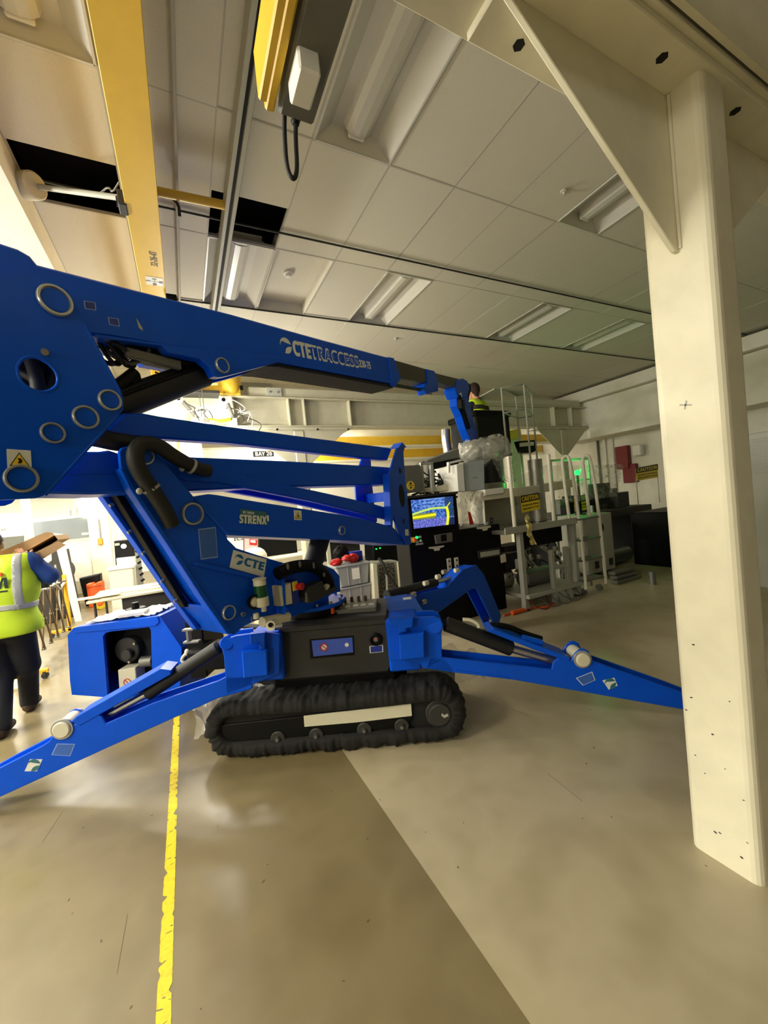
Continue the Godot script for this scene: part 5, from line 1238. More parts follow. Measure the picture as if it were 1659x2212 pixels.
func power_pack(FC: Transform3D) -> void:
	# engine bay cover on the far left of the chassis
	var z := -0.5
	var outl := pv([-2.421, 0.721, -2.361, 0.781, -2.316, 0.79, -1.541, 0.821, -1.372, 0.512, -1.391, 0.342, -1.459, 0.004, -1.779, 0.064, -2.447, 0.166, -2.449, 0.3])
	var hole := pv([-2.092, 0.684, -2.062, 0.712, -2.009, 0.72, -1.651, 0.728, -1.637, 0.697, -1.692, 0.057, -2.114, 0.117])
	var o := part("power_pack_cover", sh().holed(outl, hole, -0.53, -0.50), M.blue, FC)
	o.set_meta("label", "blue engine cover with an open hatch")
	var s := sh()
	for i in outl.size():
		var p := outl[i]
		var q := outl[(i + 1) % outl.size()]
		s.quad(Vector3(p.x, p.y, -0.53), Vector3(q.x, q.y, -0.53), Vector3(q.x, q.y, -1.0), Vector3(p.x, p.y, -1.0), Vector3(q.y - p.y, p.x - q.x, 0))
		s.quad(Vector3(p.x, p.y, -0.53) * 0.999, Vector3(q.x, q.y, -0.53) * 0.999, Vector3(q.x, q.y, -1.0) * 0.999, Vector3(p.x, p.y, -1.0) * 0.999, Vector3(p.y - q.y, q.x - p.x, 0))
	obj("cover_sides", s, M.blue, o)
	obj("back_sheet", sh().prism(outl, -1.02, -1.0), M.black_matte, o)
	obj("top_fold", sh().prism(pv([-2.343, 0.787, -1.556, 0.825, -1.545, 0.769, -1.583, 0.738, -2.341, 0.735]), -0.5, -0.488, 0.003), M.blue, o)
	var m := Vector3(-1.991, 0.489, -0.7)
	var en := part("hydraulic_motor", sh().cyl(m + Vector3(0, 0, -0.15), m + Vector3(0, 0, 0.06), 0.12, 0.12, 20, true, 0.01).cyl(m + Vector3(0.03, -0.03, 0.06), m + Vector3(0.03, -0.03, 0.12), 0.05, 0.05, 16, true, 0.006), M.dark_grey, FC)
	obj("motor_bolt", sh().cyl(m + Vector3(0.09, 0.06, 0.06), m + Vector3(0.09, 0.06, 0.075), 0.012, 0.012, 6).cyl(m + Vector3(0.02, -0.11, 0.06), m + Vector3(0.02, -0.11, 0.075), 0.012, 0.012, 6), M.steel, en)
	part("filter_can", sh().cyl(Vector3(-1.845, 0.373, -0.62), Vector3(-1.723, 0.377, -0.62), 0.05, 0.05, 18, true, 0.006), M.dull_steel, FC)
	var bx := part("switch_box", sh().prism(pv([-2.036, 0.335, -1.866, 0.347, -1.877, 0.094, -2.047, 0.086]), -0.7, -0.56, 0.006), M.off_white, FC)
	obj("no_entry_mark", sh().lathe(Vector3(-1.956, 0.215, -0.559), Vector3(0, 0, 1), [Vector2(0, 0.036), Vector2(0.002, 0.036), Vector2(0.002, 0.029), Vector2(0, 0.029)], 24).box(Vector3(-1.955, 0.215, -0.558), Vector3(0.06, 0.007, 0.002), 0, Basis(Vector3(0, 0, 1), -0.8)), M.red, bx)
	var eng := part("engine_block", sh().box(Vector3(-1.86, 0.46, -0.85), Vector3(0.62, 0.5, 0.22), 0.03), M.black_matte, FC)
	eng.set_meta("label", "dark engine parts inside the hatch")
	# filler and exhaust on top of the cover
	var tp := part("air_filter", sh().lathe(Vector3(-1.966, 0.728, -0.8), Vector3.UP, [Vector2(-0.04, 0.105), Vector2(0.10, 0.105), Vector2(0.125, 0.085), Vector2(0.125, 0.035), Vector2(0.18, 0.03), Vector2(0.18, 0.0)], 20), M.black, FC)
	obj("filter_band", sh().cyl(Vector3(-1.96, 0.783, -0.8), Vector3(-1.957, 0.806, -0.8), 0.109, 0.109, 20), M.dark_grey, tp)
	var nz := FastNoiseLite.new()
	nz.seed = 9; nz.frequency = 3.0
	var rows: Array = []
	for i in 12:
		var row := PackedVector3Array()
		for k in 22:
			var q := Vector3(-2.28 + 0.66 * k / 21.0, 0.80 + 0.026 * k / 21.0, -0.55 - 0.40 * i / 11.0)
			row.append(q + Vector3(nz.get_noise_2d(k * 0.2, i * 0.3) * 0.03, absf(nz.get_noise_2d(k * 0.35, i * 0.35)) * 0.05, 0))
		rows.append(row)
	part("plastic_sheet", sh().sheet(rows), M.film_white, FC).set_meta("label", "white plastic sheet lying on the engine cover")
	part("manual", sh().box(Vector3(-1.86, 0.845, -0.62), Vector3(0.22, 0.03, 0.16), 0.003, Basis(Vector3.UP, 0.3)), M.white, FC)
	part("radiator_frame", sh().box(Vector3(-1.22, 0.50, -0.66), Vector3(0.16, 0.52, 0.4), 0.01), M.black, FC)
	part("chassis_link", sh().box(Vector3(-0.76, 0.46, -0.42), Vector3(0.9, 0.18, 0.30), 0.02), M.black, FC)
	part("hose", sh().tube([Vector3(-1.30, 0.72, -0.6), Vector3(-1.1, 0.82, -0.5), Vector3(-0.8, 0.72, -0.35), Vector3(-0.45, 0.70, -0.25)], 0.025, 8, 2), M.rubber, FC)
	part("hook", sh().tube([Vector3(-1.219, 0.525, -0.3), Vector3(-1.246, 0.503, -0.3), Vector3(-1.265, 0.472, -0.3), Vector3(-1.251, 0.455, -0.3)], 0.014, 8, 1).ball(Vector3(-1.209, 0.536, -0.3), Vector3(0.022, 0.03, 0.02)), M.off_white, FC)
	part("bracket", sh().box(Vector3(-1.178, 0.675, -0.3), Vector3(0.025, 0.11, 0.05), 0.004).box(Vector3(-1.155, 0.624, -0.3), Vector3(0.14, 0.02, 0.05), 0.004).box(Vector3(-1.172, 0.73, -0.3), Vector3(0.1, 0.02, 0.05), 0.004), M.dull_steel, FC)

# ---------------------------------------------------------------- floor markings and the left side of the hall
func slab(poly: PackedVector2Array, z: float, deep: float, bev := 0.004) -> Sh:
	# a front-facing outline in world x, y at depth z, running back by deep
	return sh().prism(poly, z - deep, z, bev)

func site() -> void:
	floor_marks()
	barrier()
	workbench()
	office()
	far_goods()

func floor_marks() -> void:
	# worn yellow tape, torn edges
	var l: Array = []
	var r: Array = []
	var z := 2.0
	while z > -4.4:
		var e := 0.0 if rng.randf() > 0.10 else rng.randf_range(0.004, 0.018)
		var f := 0.0 if rng.randf() > 0.10 else rng.randf_range(0.004, 0.018)
		l.append(Vector2(-0.250 + e + rng.randf_range(0, 0.0015), z)); r.append(Vector2(-0.202 - f - rng.randf_range(0, 0.0015), z))
		z -= rng.randf_range(0.008, 0.022)
	var s := sh()
	for i in l.size() - 1:
		s.quad(Vector3(l[i].x, 0.0012, l[i].y), Vector3(r[i].x, 0.0012, r[i].y), Vector3(r[i + 1].x, 0.0012, r[i + 1].y), Vector3(l[i + 1].x, 0.0012, l[i + 1].y), Vector3.UP)
	var t := lone("floor_tape", "worn yellow floor tape running past the left end of the track", "floor tape", s, M.tape)
	var g := sh()
	for k in 46:
		var p := Vector2(rng.randf_range(-0.252, -0.2), rng.randf_range(-4.0, -1.3))
		g.prism(oval(p, rng.randf_range(0.002, 0.014), rng.randf_range(0.001, 0.0035), rng.randf_range(-0.6, 0.6), 6), 0, 0.0006, 0.0, Transform3D(Basis(Vector3.RIGHT, Vector3.BACK, Vector3.UP), Vector3(0, 0.0012, 0)))
	obj("tape_scuffs", g, M.floor_olive, t).set_meta("kind", "stuff")
	# scratches and scuffs ground into the paint
	var c := sh()
	var flat := Transform3D(Basis(Vector3.RIGHT, Vector3.BACK, Vector3.UP), Vector3(0, 0.0004, 0))
	for k in 90:
		var x := rng.randf_range(-2.2, 3.4)
		var zz := rng.randf_range(-4.2, -0.9)
		c.prism(oval(Vector2(x, zz), rng.randf_range(0.002, 0.010), rng.randf_range(0.001, 0.004), rng.randf() * PI, 6), 0, 0.0005, 0.0, flat)
	for k in 9:
		var a := Vector2(rng.randf_range(-1.6, 2.6), rng.randf_range(-3.4, -1.2))
		var b := a + Vector2(rng.randf_range(-0.05, 0.05), -rng.randf_range(0.08, 0.4))
		var w := (b - a).orthogonal().normalized() * 0.0008
		c.prism(PackedVector2Array([a - w, b - w, b + w, a + w]), 0, 0.0004, 0.0, flat)
	var o := obj("floor_scuffs", c, M.scuff)
	tag(o, "small dark scuffs and scratches scattered over the floor paint", "scuffs")
	o.set_meta("kind", "stuff")

func barrier() -> void:
	var p0 := Vector3(-1.84, 0, -8.1)
	var p1 := Vector3(-1.86, 0, -5.9)
	var d := (p1 - p0)
	var t := thing("expanding_barrier", "yellow and brown expanding lattice barrier on castors behind the walking person", "barrier", "", Transform3D(Basis(), p0))
	var n := 7
	for i in n:
		var a := d * (float(i) / n)
		var b := d * (float(i + 1) / n)
		obj("slat", sh().box((a + b) / 2 + Vector3(0.012, 0.52, 0), Vector3(0.012, 0.82, 0.045), 0.002, Basis(Vector3.RIGHT, atan2((b - a).z, 0.74))), M.brown, t)
		obj("slat", sh().box((a + b) / 2 + Vector3(-0.012, 0.52, 0), Vector3(0.012, 0.82, 0.045), 0.002, Basis(Vector3.RIGHT, -atan2((b - a).z, 0.74))), M.tape_brown, t)
	for i in n + 1:
		for y: float in [0.14, 0.52, 0.90]:
			if y == 0.52 and i == n: continue
			var q := d * ((i + (0.5 if y == 0.52 else 0.0)) / n)
			obj("rivet", sh().cyl(q + Vector3(-0.024, y, 0), q + Vector3(0.024, y, 0), 0.018, 0.018, 10), M.dull_steel, t)
	for q: Vector3 in [Vector3.ZERO, d]:
		obj("post", sh().box(q + Vector3(0, 0.53, -0.03), Vector3(0.05, 0.92, 0.05), 0.004), M.safety_yellow, t)
		obj("base_bar", sh().box(q + Vector3(0, 0.09, -0.03), Vector3(0.55, 0.045, 0.05), 0.004), M.safety_yellow, t)
		for g: float in [-0.24, 0.24]:
			obj("castor", sh().cyl(q + Vector3(g, 0.035, -0.05), q + Vector3(g, 0.035, -0.01), 0.035, 0.035, 14).box(q + Vector3(g, 0.06, -0.03), Vector3(0.03, 0.05, 0.06)), M.dark_grey, t)
	obj("handle", sh().tube([Vector3(0, 0.86, 0.02), Vector3(0, 0.80, 0.3), Vector3(0, 0.92, 0.55)], 0.02, 8), M.grey_light, t)

func workbench() -> void:
	var t := thing("folding_table", "cluttered pale folding table behind the engine cover", "table", "", at(-0.65, 0, -6.7))
	obj("tabletop", sh().box(Vector3(0.1, 0.74, 0.0), Vector3(1.35, 0.035, 0.9), 0.006), M.off_white, t)
	for x: float in [-0.5, 0.7]:
		for z: float in [-0.38, 0.38]:
			obj("leg", sh().cyl(Vector3(x, 0, z), Vector3(x, 0.73, z), 0.016, 0.016, 10), M.dark_grey, t)
	obj("modesty_panel", sh().box(Vector3(0.25, 0.60, 0.40), Vector3(0.9, 0.24, 0.02), 0.002), M.dark_grey, t)
	for k in 5:
		var a := rng.randf_range(-0.4, 0.4)
		lone("cardboard_sheet", ["thin beige board lying across the front of the folding table", "cream board on top of the folding table's stack", "white sheet of paper at the back of the folding table", "pale offcut sticking out past the folding table's end", "small cream card in the middle of the folding table"][k], "board", sh().box(Vector3(0, 0, 0), Vector3([0.9, 0.7, 0.3, 0.5, 0.25][k], 0.008, [0.3, 0.35, 0.21, 0.2, 0.18][k]), 0.001), [M.cardboard_pale, M.off_white, M.white, M.cardboard_pale, M.off_white][k], "boards on the folding table", Transform3D(Basis(Vector3.UP, a * 0.5), Vector3([-0.65, -0.5, -0.2, -1.12, -0.4][k], [0.763, 0.775, 0.764, 0.786, 0.788][k], [-6.5, -6.6, -6.95, -6.38, -6.7][k])))
	lone("tape_dispenser", "small grey tool lying on the folding table", "tool", sh().box(Vector3(-0.25, 0.785, -6.62), Vector3(0.2, 0.05, 0.08), 0.015, Basis(Vector3.UP, 0.4)), M.grey_box)
	# goods standing past the table
	var b := thing("equipment_case", "black equipment case with a round white sticker behind the folding table", "case", "", at(0, 0, 0))
	obj("body", slab(pv([-1.302, 1.41, -0.971, 1.405, -0.987, 0.904, -1.317, 0.928]), -9.5, 0.4, 0.01), M.black, b)
	obj("sticker", sh().cyl(Vector3(-1.148, 1.288, -9.49), Vector3(-1.147, 1.288, -9.48), 0.05, 0.05, 16), M.white, b)
	obj("label", sh().box(Vector3(-1.253, 1.339, -9.49), Vector3(0.08, 0.05, 0.01)), M.grey_light, b)
	obj("stand", slab(grounded(pv([-1.331, 0.911, -1.013, 0.899, -1.051, 0.156, -1.353, 0.178])), -9.6, 0.35, 0.01), M.dark_grey, b)
	lone("paper_stack", "stack of white paper boxes under the black case", "boxes", slab(pv([-1.269, 1.068, -0.976, 1.061, -0.977, 0.884, -1.271, 0.894]), -9.3, 0.3, 0.006), M.white)
	var w := thing("storage_tote", "white lidded tote in front of the black case", "tote", "", at(0, 0, 0))
	obj("body", slab(grounded(pv([-1.354, 0.915, -0.966, 0.913, -1.004, 0.271, -1.368, 0.309])), -8.9, 0.5, 0.02), M.tote_white, w)
	obj("lid", slab(pv([-1.379, 0.929, -0.94, 0.929, -0.944, 0.885, -1.376, 0.886]), -8.87, 0.55, 0.006), M.white, w)
	var lad := thing("cable_rack", "silver perforated rail standing by the black case", "rail", "", at(0, 0, 0))
	obj("rail", slab(grounded(pv([-0.918, 1.283, -0.833, 1.289, -0.84, 0.566, -0.933, 0.564])), -9.0, 0.05, 0.003), M.steel, lad)
	for k in 7: obj("slot", sh().box(Vector3(-0.88, 1.188, -8.99) + Vector3(0.008 * k, -0.115 * k, 0.005), Vector3(0.07, 0.04, 0.01), 0, Basis(Vector3.BACK, 0.5)), M.black, lad)
	lone("leaning_board", "long white foam board leaning behind the barrier", "board", slab(grounded(pv([-2.179, 1.683, -2.033, 1.648, -1.895, 0.447, -2, 0.372])), -9.2, 0.03, 0.002), M.white)
	var ch := thing("office_chair", "grey office chair beside the orange case", "chair", "", at(-2.55, 0, -11.0))
	obj("backrest", sh().prism(oval(Vector2(0, 0.86), 0.27, 0.27), -0.04, 0.04, 0.02), M.chair_grey, ch)
	obj("seat", sh().box(Vector3(0, 0.46, 0.24), Vector3(0.5, 0.08, 0.48), 0.03), M.dark_grey, ch)
	obj("spine", sh().box(Vector3(0, 0.62, -0.06), Vector3(0.07, 0.3, 0.03), 0.006), M.black, ch)
	obj("stem", sh().cyl(Vector3(0, 0.07, 0.22), Vector3(0, 0.44, 0.22), 0.03, 0.03, 12), M.black, ch)
	for k in 5:
		var q := Vector3(cos(TAU * k / 5), 0, sin(TAU * k / 5)) * 0.3 + Vector3(0, 0.05, 0.22)
		var lg := obj("leg", sh().cyl(Vector3(0, 0.08, 0.22), q, 0.02, 0.016, 8), M.black, ch)
		obj("castor", sh().ball(q - Vector3(0, 0.022, 0), Vector3(0.028, 0.028, 0.02), 10, 6), M.black, lg)
	var oc := thing("orange_case", "orange plastic tool case on the floor past the table", "case", "", at(0, 0, 0))
	obj("body", slab(grounded(pv([-2.042, 0.48, -1.767, 0.491, -1.772, 0.163, -2.038, 0.165])), -10.6, 0.35, 0.012), M.orange, oc)
	obj("lid", slab(pv([-2.037, 0.511, -1.93, 0.512, -1.934, 0.472, -1.868, 0.47, -1.864, 0.51, -1.772, 0.514, -1.769, 0.452, -2.035, 0.449]), -10.58, 0.37, 0.004), M.orange, oc)
	lone("tape_roll", "roll of yellow tape in front of the orange case", "tape roll", sh().lathe(Vector3(Vector3(-1.76, 0.329, -10.2).x, 0.12, -10.2), Vector3(0.5, 0, 1), [Vector2(-0.04, 0.12), Vector2(0.04, 0.12), Vector2(0.04, 0.07), Vector2(-0.04, 0.07), Vector2(-0.04, 0.12)], 20), M.tape)
	lone("black_toolbag", "black tool bag lying above the orange case", "bag", slab(grounded(pv([-2.216, 0.633, -1.831, 0.672, -1.836, 0.441, -2.151, 0.435])), -10.9, 0.3, 0.03), M.black)
	lone("flight_case", "low black case standing on the floor under the person's elbow", "case", slab(grounded(pv([-2.976, 0.727, -2.695, 0.755, -2.702, 0.512, -2.974, 0.496])), -10.6, 0.4, 0.02), M.black)
	lone("tripod_pole", "thin grey pole rising from the dark goods behind the person", "pole", sh().cyl(Vector3(-2.144, 1.116, -9), Vector3(-2.144, 1.116, -9) * Vector3(1, 0, 1), 0.014, 0.014, 8), M.grey_light)
	lone("dark_crate", "dark stacked crate behind the white leaning board", "crate", slab(grounded(pv([-2.373, 1.347, -2.194, 1.34, -2.114, 0.387, -2.449, 0.362])), -9.8, 0.5, 0.02), M.dark_grey)
	lone("black_crate", "black crate stacked low between the crate and the barrier", "crate", slab(grounded(pv([-2.664, 0.632, -2.352, 0.644, -2.358, 0.433, -2.668, 0.443])), -9.5, 0.45, 0.02), M.dark_grey)

func office() -> void:
	# glazed office front at the back left
	var z := -11.8
	var f := struct("window_1", sh().box(Vector3(Vector3(-3.214, 1.979, -11.8).x, 1.5, z), Vector3(0.16, 3.0, 0.10), 0.006), M.cream)
	obj("post", sh().box(Vector3(Vector3(-1.882, 1.261, -11.8).x, 1.5, z), Vector3(0.42, 3.0, 0.14), 0.006), M.cream, f)
	obj("post", sh().box(Vector3(Vector3(-1.476, 1.206, -11.8).x, 1.5, z), Vector3(0.10, 3.0, 0.10), 0.006), M.cream, f)
	obj("header", sh().box(Vector3(-3.2, 2.97, z), Vector3(7.6, 0.22, 0.14), 0.006), M.cream, f)
	obj("sill_panel", sh().box(Vector3(-3.4, 0.85, z - 0.02), Vector3(3.0, 0.72, 0.06), 0.004), M.white_wall, f)
	obj("pane", sh().box(Vector3(-3.4, 2.1, z), Vector3(3.0, 1.6, 0.012)), M.glass, f)
	obj("lock_handle", sh().box(Vector3(-1.857, 1.66, -11.7), Vector3(0.03, 0.55, 0.03), 0.006), M.dull_steel, f)
	obj("padlock", sh().box(Vector3(-1.873, 1.379, -11.69), Vector3(0.10, 0.16, 0.05), 0.012), M.brass, f)
	struct("wall_office", sh().box(Vector3(-3.2, 3.5, z), Vector3(7.6, 1.0, 0.1)), M.white_wall)
	lone("half_partition", "white half-height partition behind the office glass carrying a grey blind", "partition", slab(grounded(pv([-3.581, 2.088, -2.1, 2.134, -2.188, 0.968, -3.674, 1.067])), -13.24, 0.06, 0.004), M.white_wall)
	lone("roller_blind", "wide grey window blind inside the lit office", "blind", slab(pv([-3.512, 2.02, -2.173, 2.064, -2.204, 1.509, -3.077, 1.495, -3.547, 1.532]), -13.2, 0.04, 0.002), M.blind)
	lone("blind_tag", "small white tag on the grey office blind", "tag", slab(pv([-2.508, 1.635, -2.356, 1.629, -2.362, 1.567, -2.514, 1.573]), -13.19, 0.01, 0.0), M.white)
	for k in 5:  # pale upright tubes of unknown kind, stood on the partition
		var q := Vector3(-2.721, 2.121, -13.27) + Vector3(0.14 * k, 0.0, 0)
		lone("pale_tube", ["first", "second", "third", "fourth", "last"][k] + " pale bottle-shaped tube in the row standing on the office partition", "bottle", sh().lathe(Vector3(q.x, q.y - 0.01, q.z), Vector3.UP, [Vector2(0, 0.0), Vector2(0, 0.04), Vector2(0.16, 0.04), Vector2(0.20, 0.02), Vector2(0.23, 0.02), Vector2(0.23, 0.0)], 14), M.grey_light, "bottle-shaped tubes on the office partition")
	lone("wall_switch", "small grey switch plate on the office wall", "switch", slab(pv([-4.255, 1.945, -4.146, 1.944, -4.152, 1.884, -4.26, 1.885]), -13.59, 0.02, 0.0), M.grey_box)
	lone("office_shelf", "dark olive shelf unit behind the cardboard box", "shelf", slab(pv([-4.302, 1.713, -3.667, 1.71, -3.683, 1.531, -3.581, 1.518, -3.584, 1.382, -4.328, 1.42]), -12.6, 0.5, 0.006).box(Vector3(-4.5, 0.7, -12.85), Vector3(1.2, 1.42, 0.4)), M.olive_dark)
	lone("office_partition", "white partition at the far left of the office", "partition", slab(grounded(pv([-4.76, 2.356, -3.774, 2.306, -3.818, 1.611, -4.822, 1.658])), -13.6, 0.05, 0.004), M.white_wall)
	lone("office_desk", "white desk inside the lit office", "desk", sh().box(Vector3(-2.9, 0.74, -12.9), Vector3(1.6, 0.04, 0.5), 0.006).box(Vector3(-3.65, 0.37, -12.9), Vector3(0.04, 0.72, 0.46)).box(Vector3(-2.15, 0.37, -12.9), Vector3(0.04, 0.72, 0.46)), M.white)
	var lc := Vector3(-4.2, 3.05, -14.2)
	var n := 0
	for p: Vector3 in [lc, lc + Vector3(1.5, 0, 0.3), lc + Vector3(-0.2, 0, 1.6)]:
		strip_light(p, 1.2, 0.5, 13.0, ["bright ceiling light at the back of the glazed office", "bright ceiling light above the grey office blind", "bright ceiling light just inside the office glass"][n], "office lights")
		n += 1
	struct("ceiling", sh().box(Vector3(-3.4, 3.14, -14.3), Vector3(7.0, 0.08, 4.9)), M.white_wall)

# ---------------------------------------------------------------- goods seen between and under the arms
func far_goods() -> void:
	# seen through the triangle between arm and turret
	var z := -8.4
	var t := thing("workbench", "pale workbench seen under the lower arm", "workbench", "", at(1.7, 0, -8.8))
	obj("worktop", sh().box(Vector3(0, 0.70, 0), Vector3(2.4, 0.04, 0.8), 0.006), M.off_white, t)
	for x: float in [-1.1, 1.1]: obj("leg_frame", sh().box(Vector3(x, 0.34, 0), Vector3(0.05, 0.68, 0.7), 0.004), M.grey_box, t)
	var bx := thing("carton", "white carton with black print seen under the lower arm", "carton", "", at(0, 0, 0))
	obj("box", sh().prism(grounded(pv([0.715, 1.455, 1.095, 1.351, 1.027, 0.671, 0.648, 0.778]), 0.72), -9.15, -8.95, 0.004), M.white, bx)
	words(bx, "ICS", 0.09, M.ink, Transform3D(Basis(), Vector3(0.974, 1.197, -8.94)))
	var pk := thing("carton", "pink carton with a red and white label", "carton", "", at(0, 0, 0))
	obj("box", sh().prism(grounded(pv([1.11, 1.309, 1.383, 1.246, 1.321, 0.635, 1.048, 0.697]), 0.72), -9.15, -8.95, 0.004), M.pink, pk)
	obj("label", sh().prism(pv([1.198, 1.158, 1.349, 1.119, 1.337, 0.999, 1.185, 1.029]), -8.95, -8.94), M.red, pk)
	obj("label_field", sh().prism(pv([1.214, 1.136, 1.317, 1.113, 1.311, 1.053, 1.208, 1.077]), -8.95, -8.93), M.white, pk)
	lone("loudspeaker_case", "black equipment case seen under the lower arm", "case", sh().prism(grounded(pv([1.407, 1.192, 2.212, 1.07, 2.208, 0.413, 1.365, 0.588]), 0.72), -9.17, -8.95, 0.01), M.black)
	lone("plastic_hood", "translucent white rounded hood before the cartons", "hood", sh().lathe(Vector3(Vector3(1.224, 0.598, -8.66).x, 0.721, -8.66), Vector3.UP, [Vector2(0, 0.26), Vector2(0.10, 0.25), Vector2(0.18, 0.21), Vector2(0.24, 0.14), Vector2(0.27, 0.0)], 28), M.hood)
	# cream cabinet edge and shelf rack with loose goods
	var rk := thing("shelf_rack", "cream open shelf rack behind the grey totes", "shelf rack", "", at(0, 0, 0))
	for x: float in [Vector3(2.066, 0.913, -6.8).x, Vector3(2.227, 0.89, -6.8).x, Vector3(3.021, 0.778, -6.8).x]:
		obj("upright", sh().box(Vector3(x, 0.60, -6.8), Vector3(0.07, 1.2, 0.06), 0.004), M.off_white, rk)
	obj("shelf", sh().box(Vector3(2.55, 0.64, -7.0), Vector3(0.95, 0.03, 0.45), 0.003), M.off_white, rk)
	obj("shelf", sh().box(Vector3(2.55, 1.10, -7.0), Vector3(0.95, 0.03, 0.45), 0.003), M.off_white, rk)
	obj("back_panel", sh().box(Vector3(2.55, 0.6, -7.24), Vector3(0.95, 1.2, 0.02)), M.dark_grey, rk)
	for k in 2:
		var tt := thing("plastic_tote", ["upper grey plastic tote of the stack, holding a red bag", "lower grey plastic tote of the stack"][k], "tote", "grey plastic totes", at(2.36, 0.36 * (1 - k), -6.2))
		var tap := pv([-0.24, 0.0, 0.24, 0.0, 0.29, 0.33, -0.29, 0.33])
		obj("shell", sh().prism(tap, -0.2, 0.2, 0.015), M.tote, tt)
		obj("rim", sh().box(Vector3(0, 0.335, 0), Vector3(0.62, 0.03, 0.44), 0.008), M.tote, tt)
		for g: float in [-0.1, 0.1]: obj("rib", sh().box(Vector3(g, 0.17, 0.2), Vector3(0.02, 0.30, 0.02), 0.003), M.tote, tt)
		if k == 0: obj("label", sh().box(Vector3(0.03, 0.19, 0.213), Vector3(0.13, 0.18, 0.004)), M.white, tt)
	var rb := sh()
	for k in 9: rb.ball(Vector3(2.28 + rng.randf_range(-0.16, 0.16), 0.745 + rng.randf_range(0.0, 0.07), -6.12 + rng.randf_range(-0.07, 0.07)), Vector3(rng.randf_range(0.05, 0.10), rng.randf_range(0.03, 0.06), 0.06), 16, 10, cloth_noise(), 0.6)
	lone("red_bag", "crumpled red bag lying on the stacked grey totes", "bag", rb, M.red)
	lone("black_bag", "black bag behind the red bag", "bag", sh().ball(Vector3(2.3, 0.88, -6.34), Vector3(0.13, 0.12, 0.08), 16, 10, cloth_noise(), 0.3), M.black)
	lone("blue_carton", "small blue and white carton beside the red bag", "carton", sh().box(Vector3(2.52, 0.80, -6.25), Vector3(0.2, 0.16, 0.14), 0.004), M.ghost_deep)
	lone("red_mat", "red cloth on the floor under the grey totes", "cloth", sh().ball(Vector3(2.3, 0.0, -5.86), Vector3(0.34, 0.05, 0.14), 16, 8, cloth_noise(), 0.4), M.red)
	var fr := thing("open_cabinet", "open cream cabinet with wiring inside beside the grey totes", "cabinet", "", at(0, 0, 0))
	obj("door_edge", slab(pv([2.665, 0.673, 2.739, 0.654, 2.72, 0.01, 2.637, 0.027]), -5.9, 0.35, 0.004), M.off_white, fr)
	obj("carcass", slab(pv([2.859, 0.651, 3.247, 0.616, 3.226, -0.081, 2.835, -0.059]), -6.15, 0.3, 0.008), M.grey_light, fr)
	obj("recess", slab(pv([2.885, 0.608, 3.191, 0.584, 3.171, -0.019, 2.862, -0.015]), -6.14, 0.05, 0.0), M.wiring, fr)
	obj("wiring_tray", slab(pv([2.88, 0.333, 3.022, 0.324, 3.025, 0.267, 2.882, 0.269]), -6.1, 0.05, 0.004), M.grey_box, fr)
	obj("cable", sh().tube([Vector3(2.831, 0.739, -6), Vector3(2.889, 0.618, -5.95), Vector3(2.931, 0.438, -5.95), Vector3(3.131, 0.149, -5.95)], 0.028, 8, 2), M.dark_grey, fr)
	obj("cable", sh().tube([Vector3(2.926, 0.646, -6), Vector3(2.928, 0.415, -5.95), Vector3(2.882, -0.008, -5.95)], 0.022, 8, 2), M.grey_light, fr)
	var un := thing("electronics_unit", "black electronics rack with small green lights above the open cabinet", "electronics", "", at(0, 0, 0))
	obj("body", slab(pv([2.951, 1.063, 3.431, 0.96, 3.406, 0.561, 2.919, 0.602]), -6.4, 0.4, 0.006), M.black, un)
	for q: Vector3 in [Vector3(2.979, 0.944, -6.39), Vector3(3.078, 0.922, -6.39), Vector3(2.986, 0.843, -6.39), Vector3(3.061, 0.849, -6.39)]: obj("indicator_lamp", sh().box(q, Vector3(0.02, 0.02, 0.01)), M.green_lamp, un)
	# crane trolley on the far beam and goods hung on the wall behind
	var h := thing("crane_trolley", "yellow crane trolley with a motor on the far beam", "crane trolley", "", at(0, 0, -7.0))
	obj("frame", sh().prism(pv([0.185, 3.892, 1.072, 4.016, 1.04, 3.703, 0.199, 3.702]), -0.25, 0.0, 0.01), M.yellow, h)
	obj("motor", sh().ball(Vector3(0.889, 3.882, -7) * Vector3(1, 1, 0), Vector3(0.14, 0.20, 0.15), 16, 10).cyl(Vector3(0.984, 4.104, -7) * Vector3(1, 1, 0), Vector3(0.908, 3.852, -7) * Vector3(1, 1, 0), 0.09, 0.10, 14), M.yellow, h)
	obj("wheel", sh().cyl(Vector3(0.507, 3.879, -7) * Vector3(1, 1, 0) + Vector3(0, 0, 0.0), Vector3(0.507, 3.879, -7) * Vector3(1, 1, 0) + Vector3(0, 0, 0.05), 0.06, 0.06, 16), M.black, h)
	obj("buffer", sh().box(Vector3(1.059, 3.813, -7) * Vector3(1, 1, 0), Vector3(0.05, 0.06, 0.08)), M.black, h)
	obj("beam_clip", sh().box(Vector3(0.198, 3.687, -7) * Vector3(1, 1, 0), Vector3(1.0, 0.05, 0.3), 0.006), M.dark_grey, h)
	var hk := thing("hoist_block", "yellow hoist block with a black hook plate", "hoist", "", at(0, 0, -6.2))
	obj("plate", sh().prism(pv([-0.172, 3.852, 0.021, 3.885, 0.01, 3.769, -0.096, 3.724, -0.175, 3.706]), -0.05, 0.0, 0.006), M.yellow, hk)
	obj("drum", sh().lathe(Vector3(-0.081, 3.82, -6.2) * Vector3(1, 1, 0), Vector3(0, 0, 1), [Vector2(0, 0.085), Vector2(0.05, 0.085), Vector2(0.05, 0.04), Vector2(0.02, 0.04)], 20), M.dark_grey, hk)
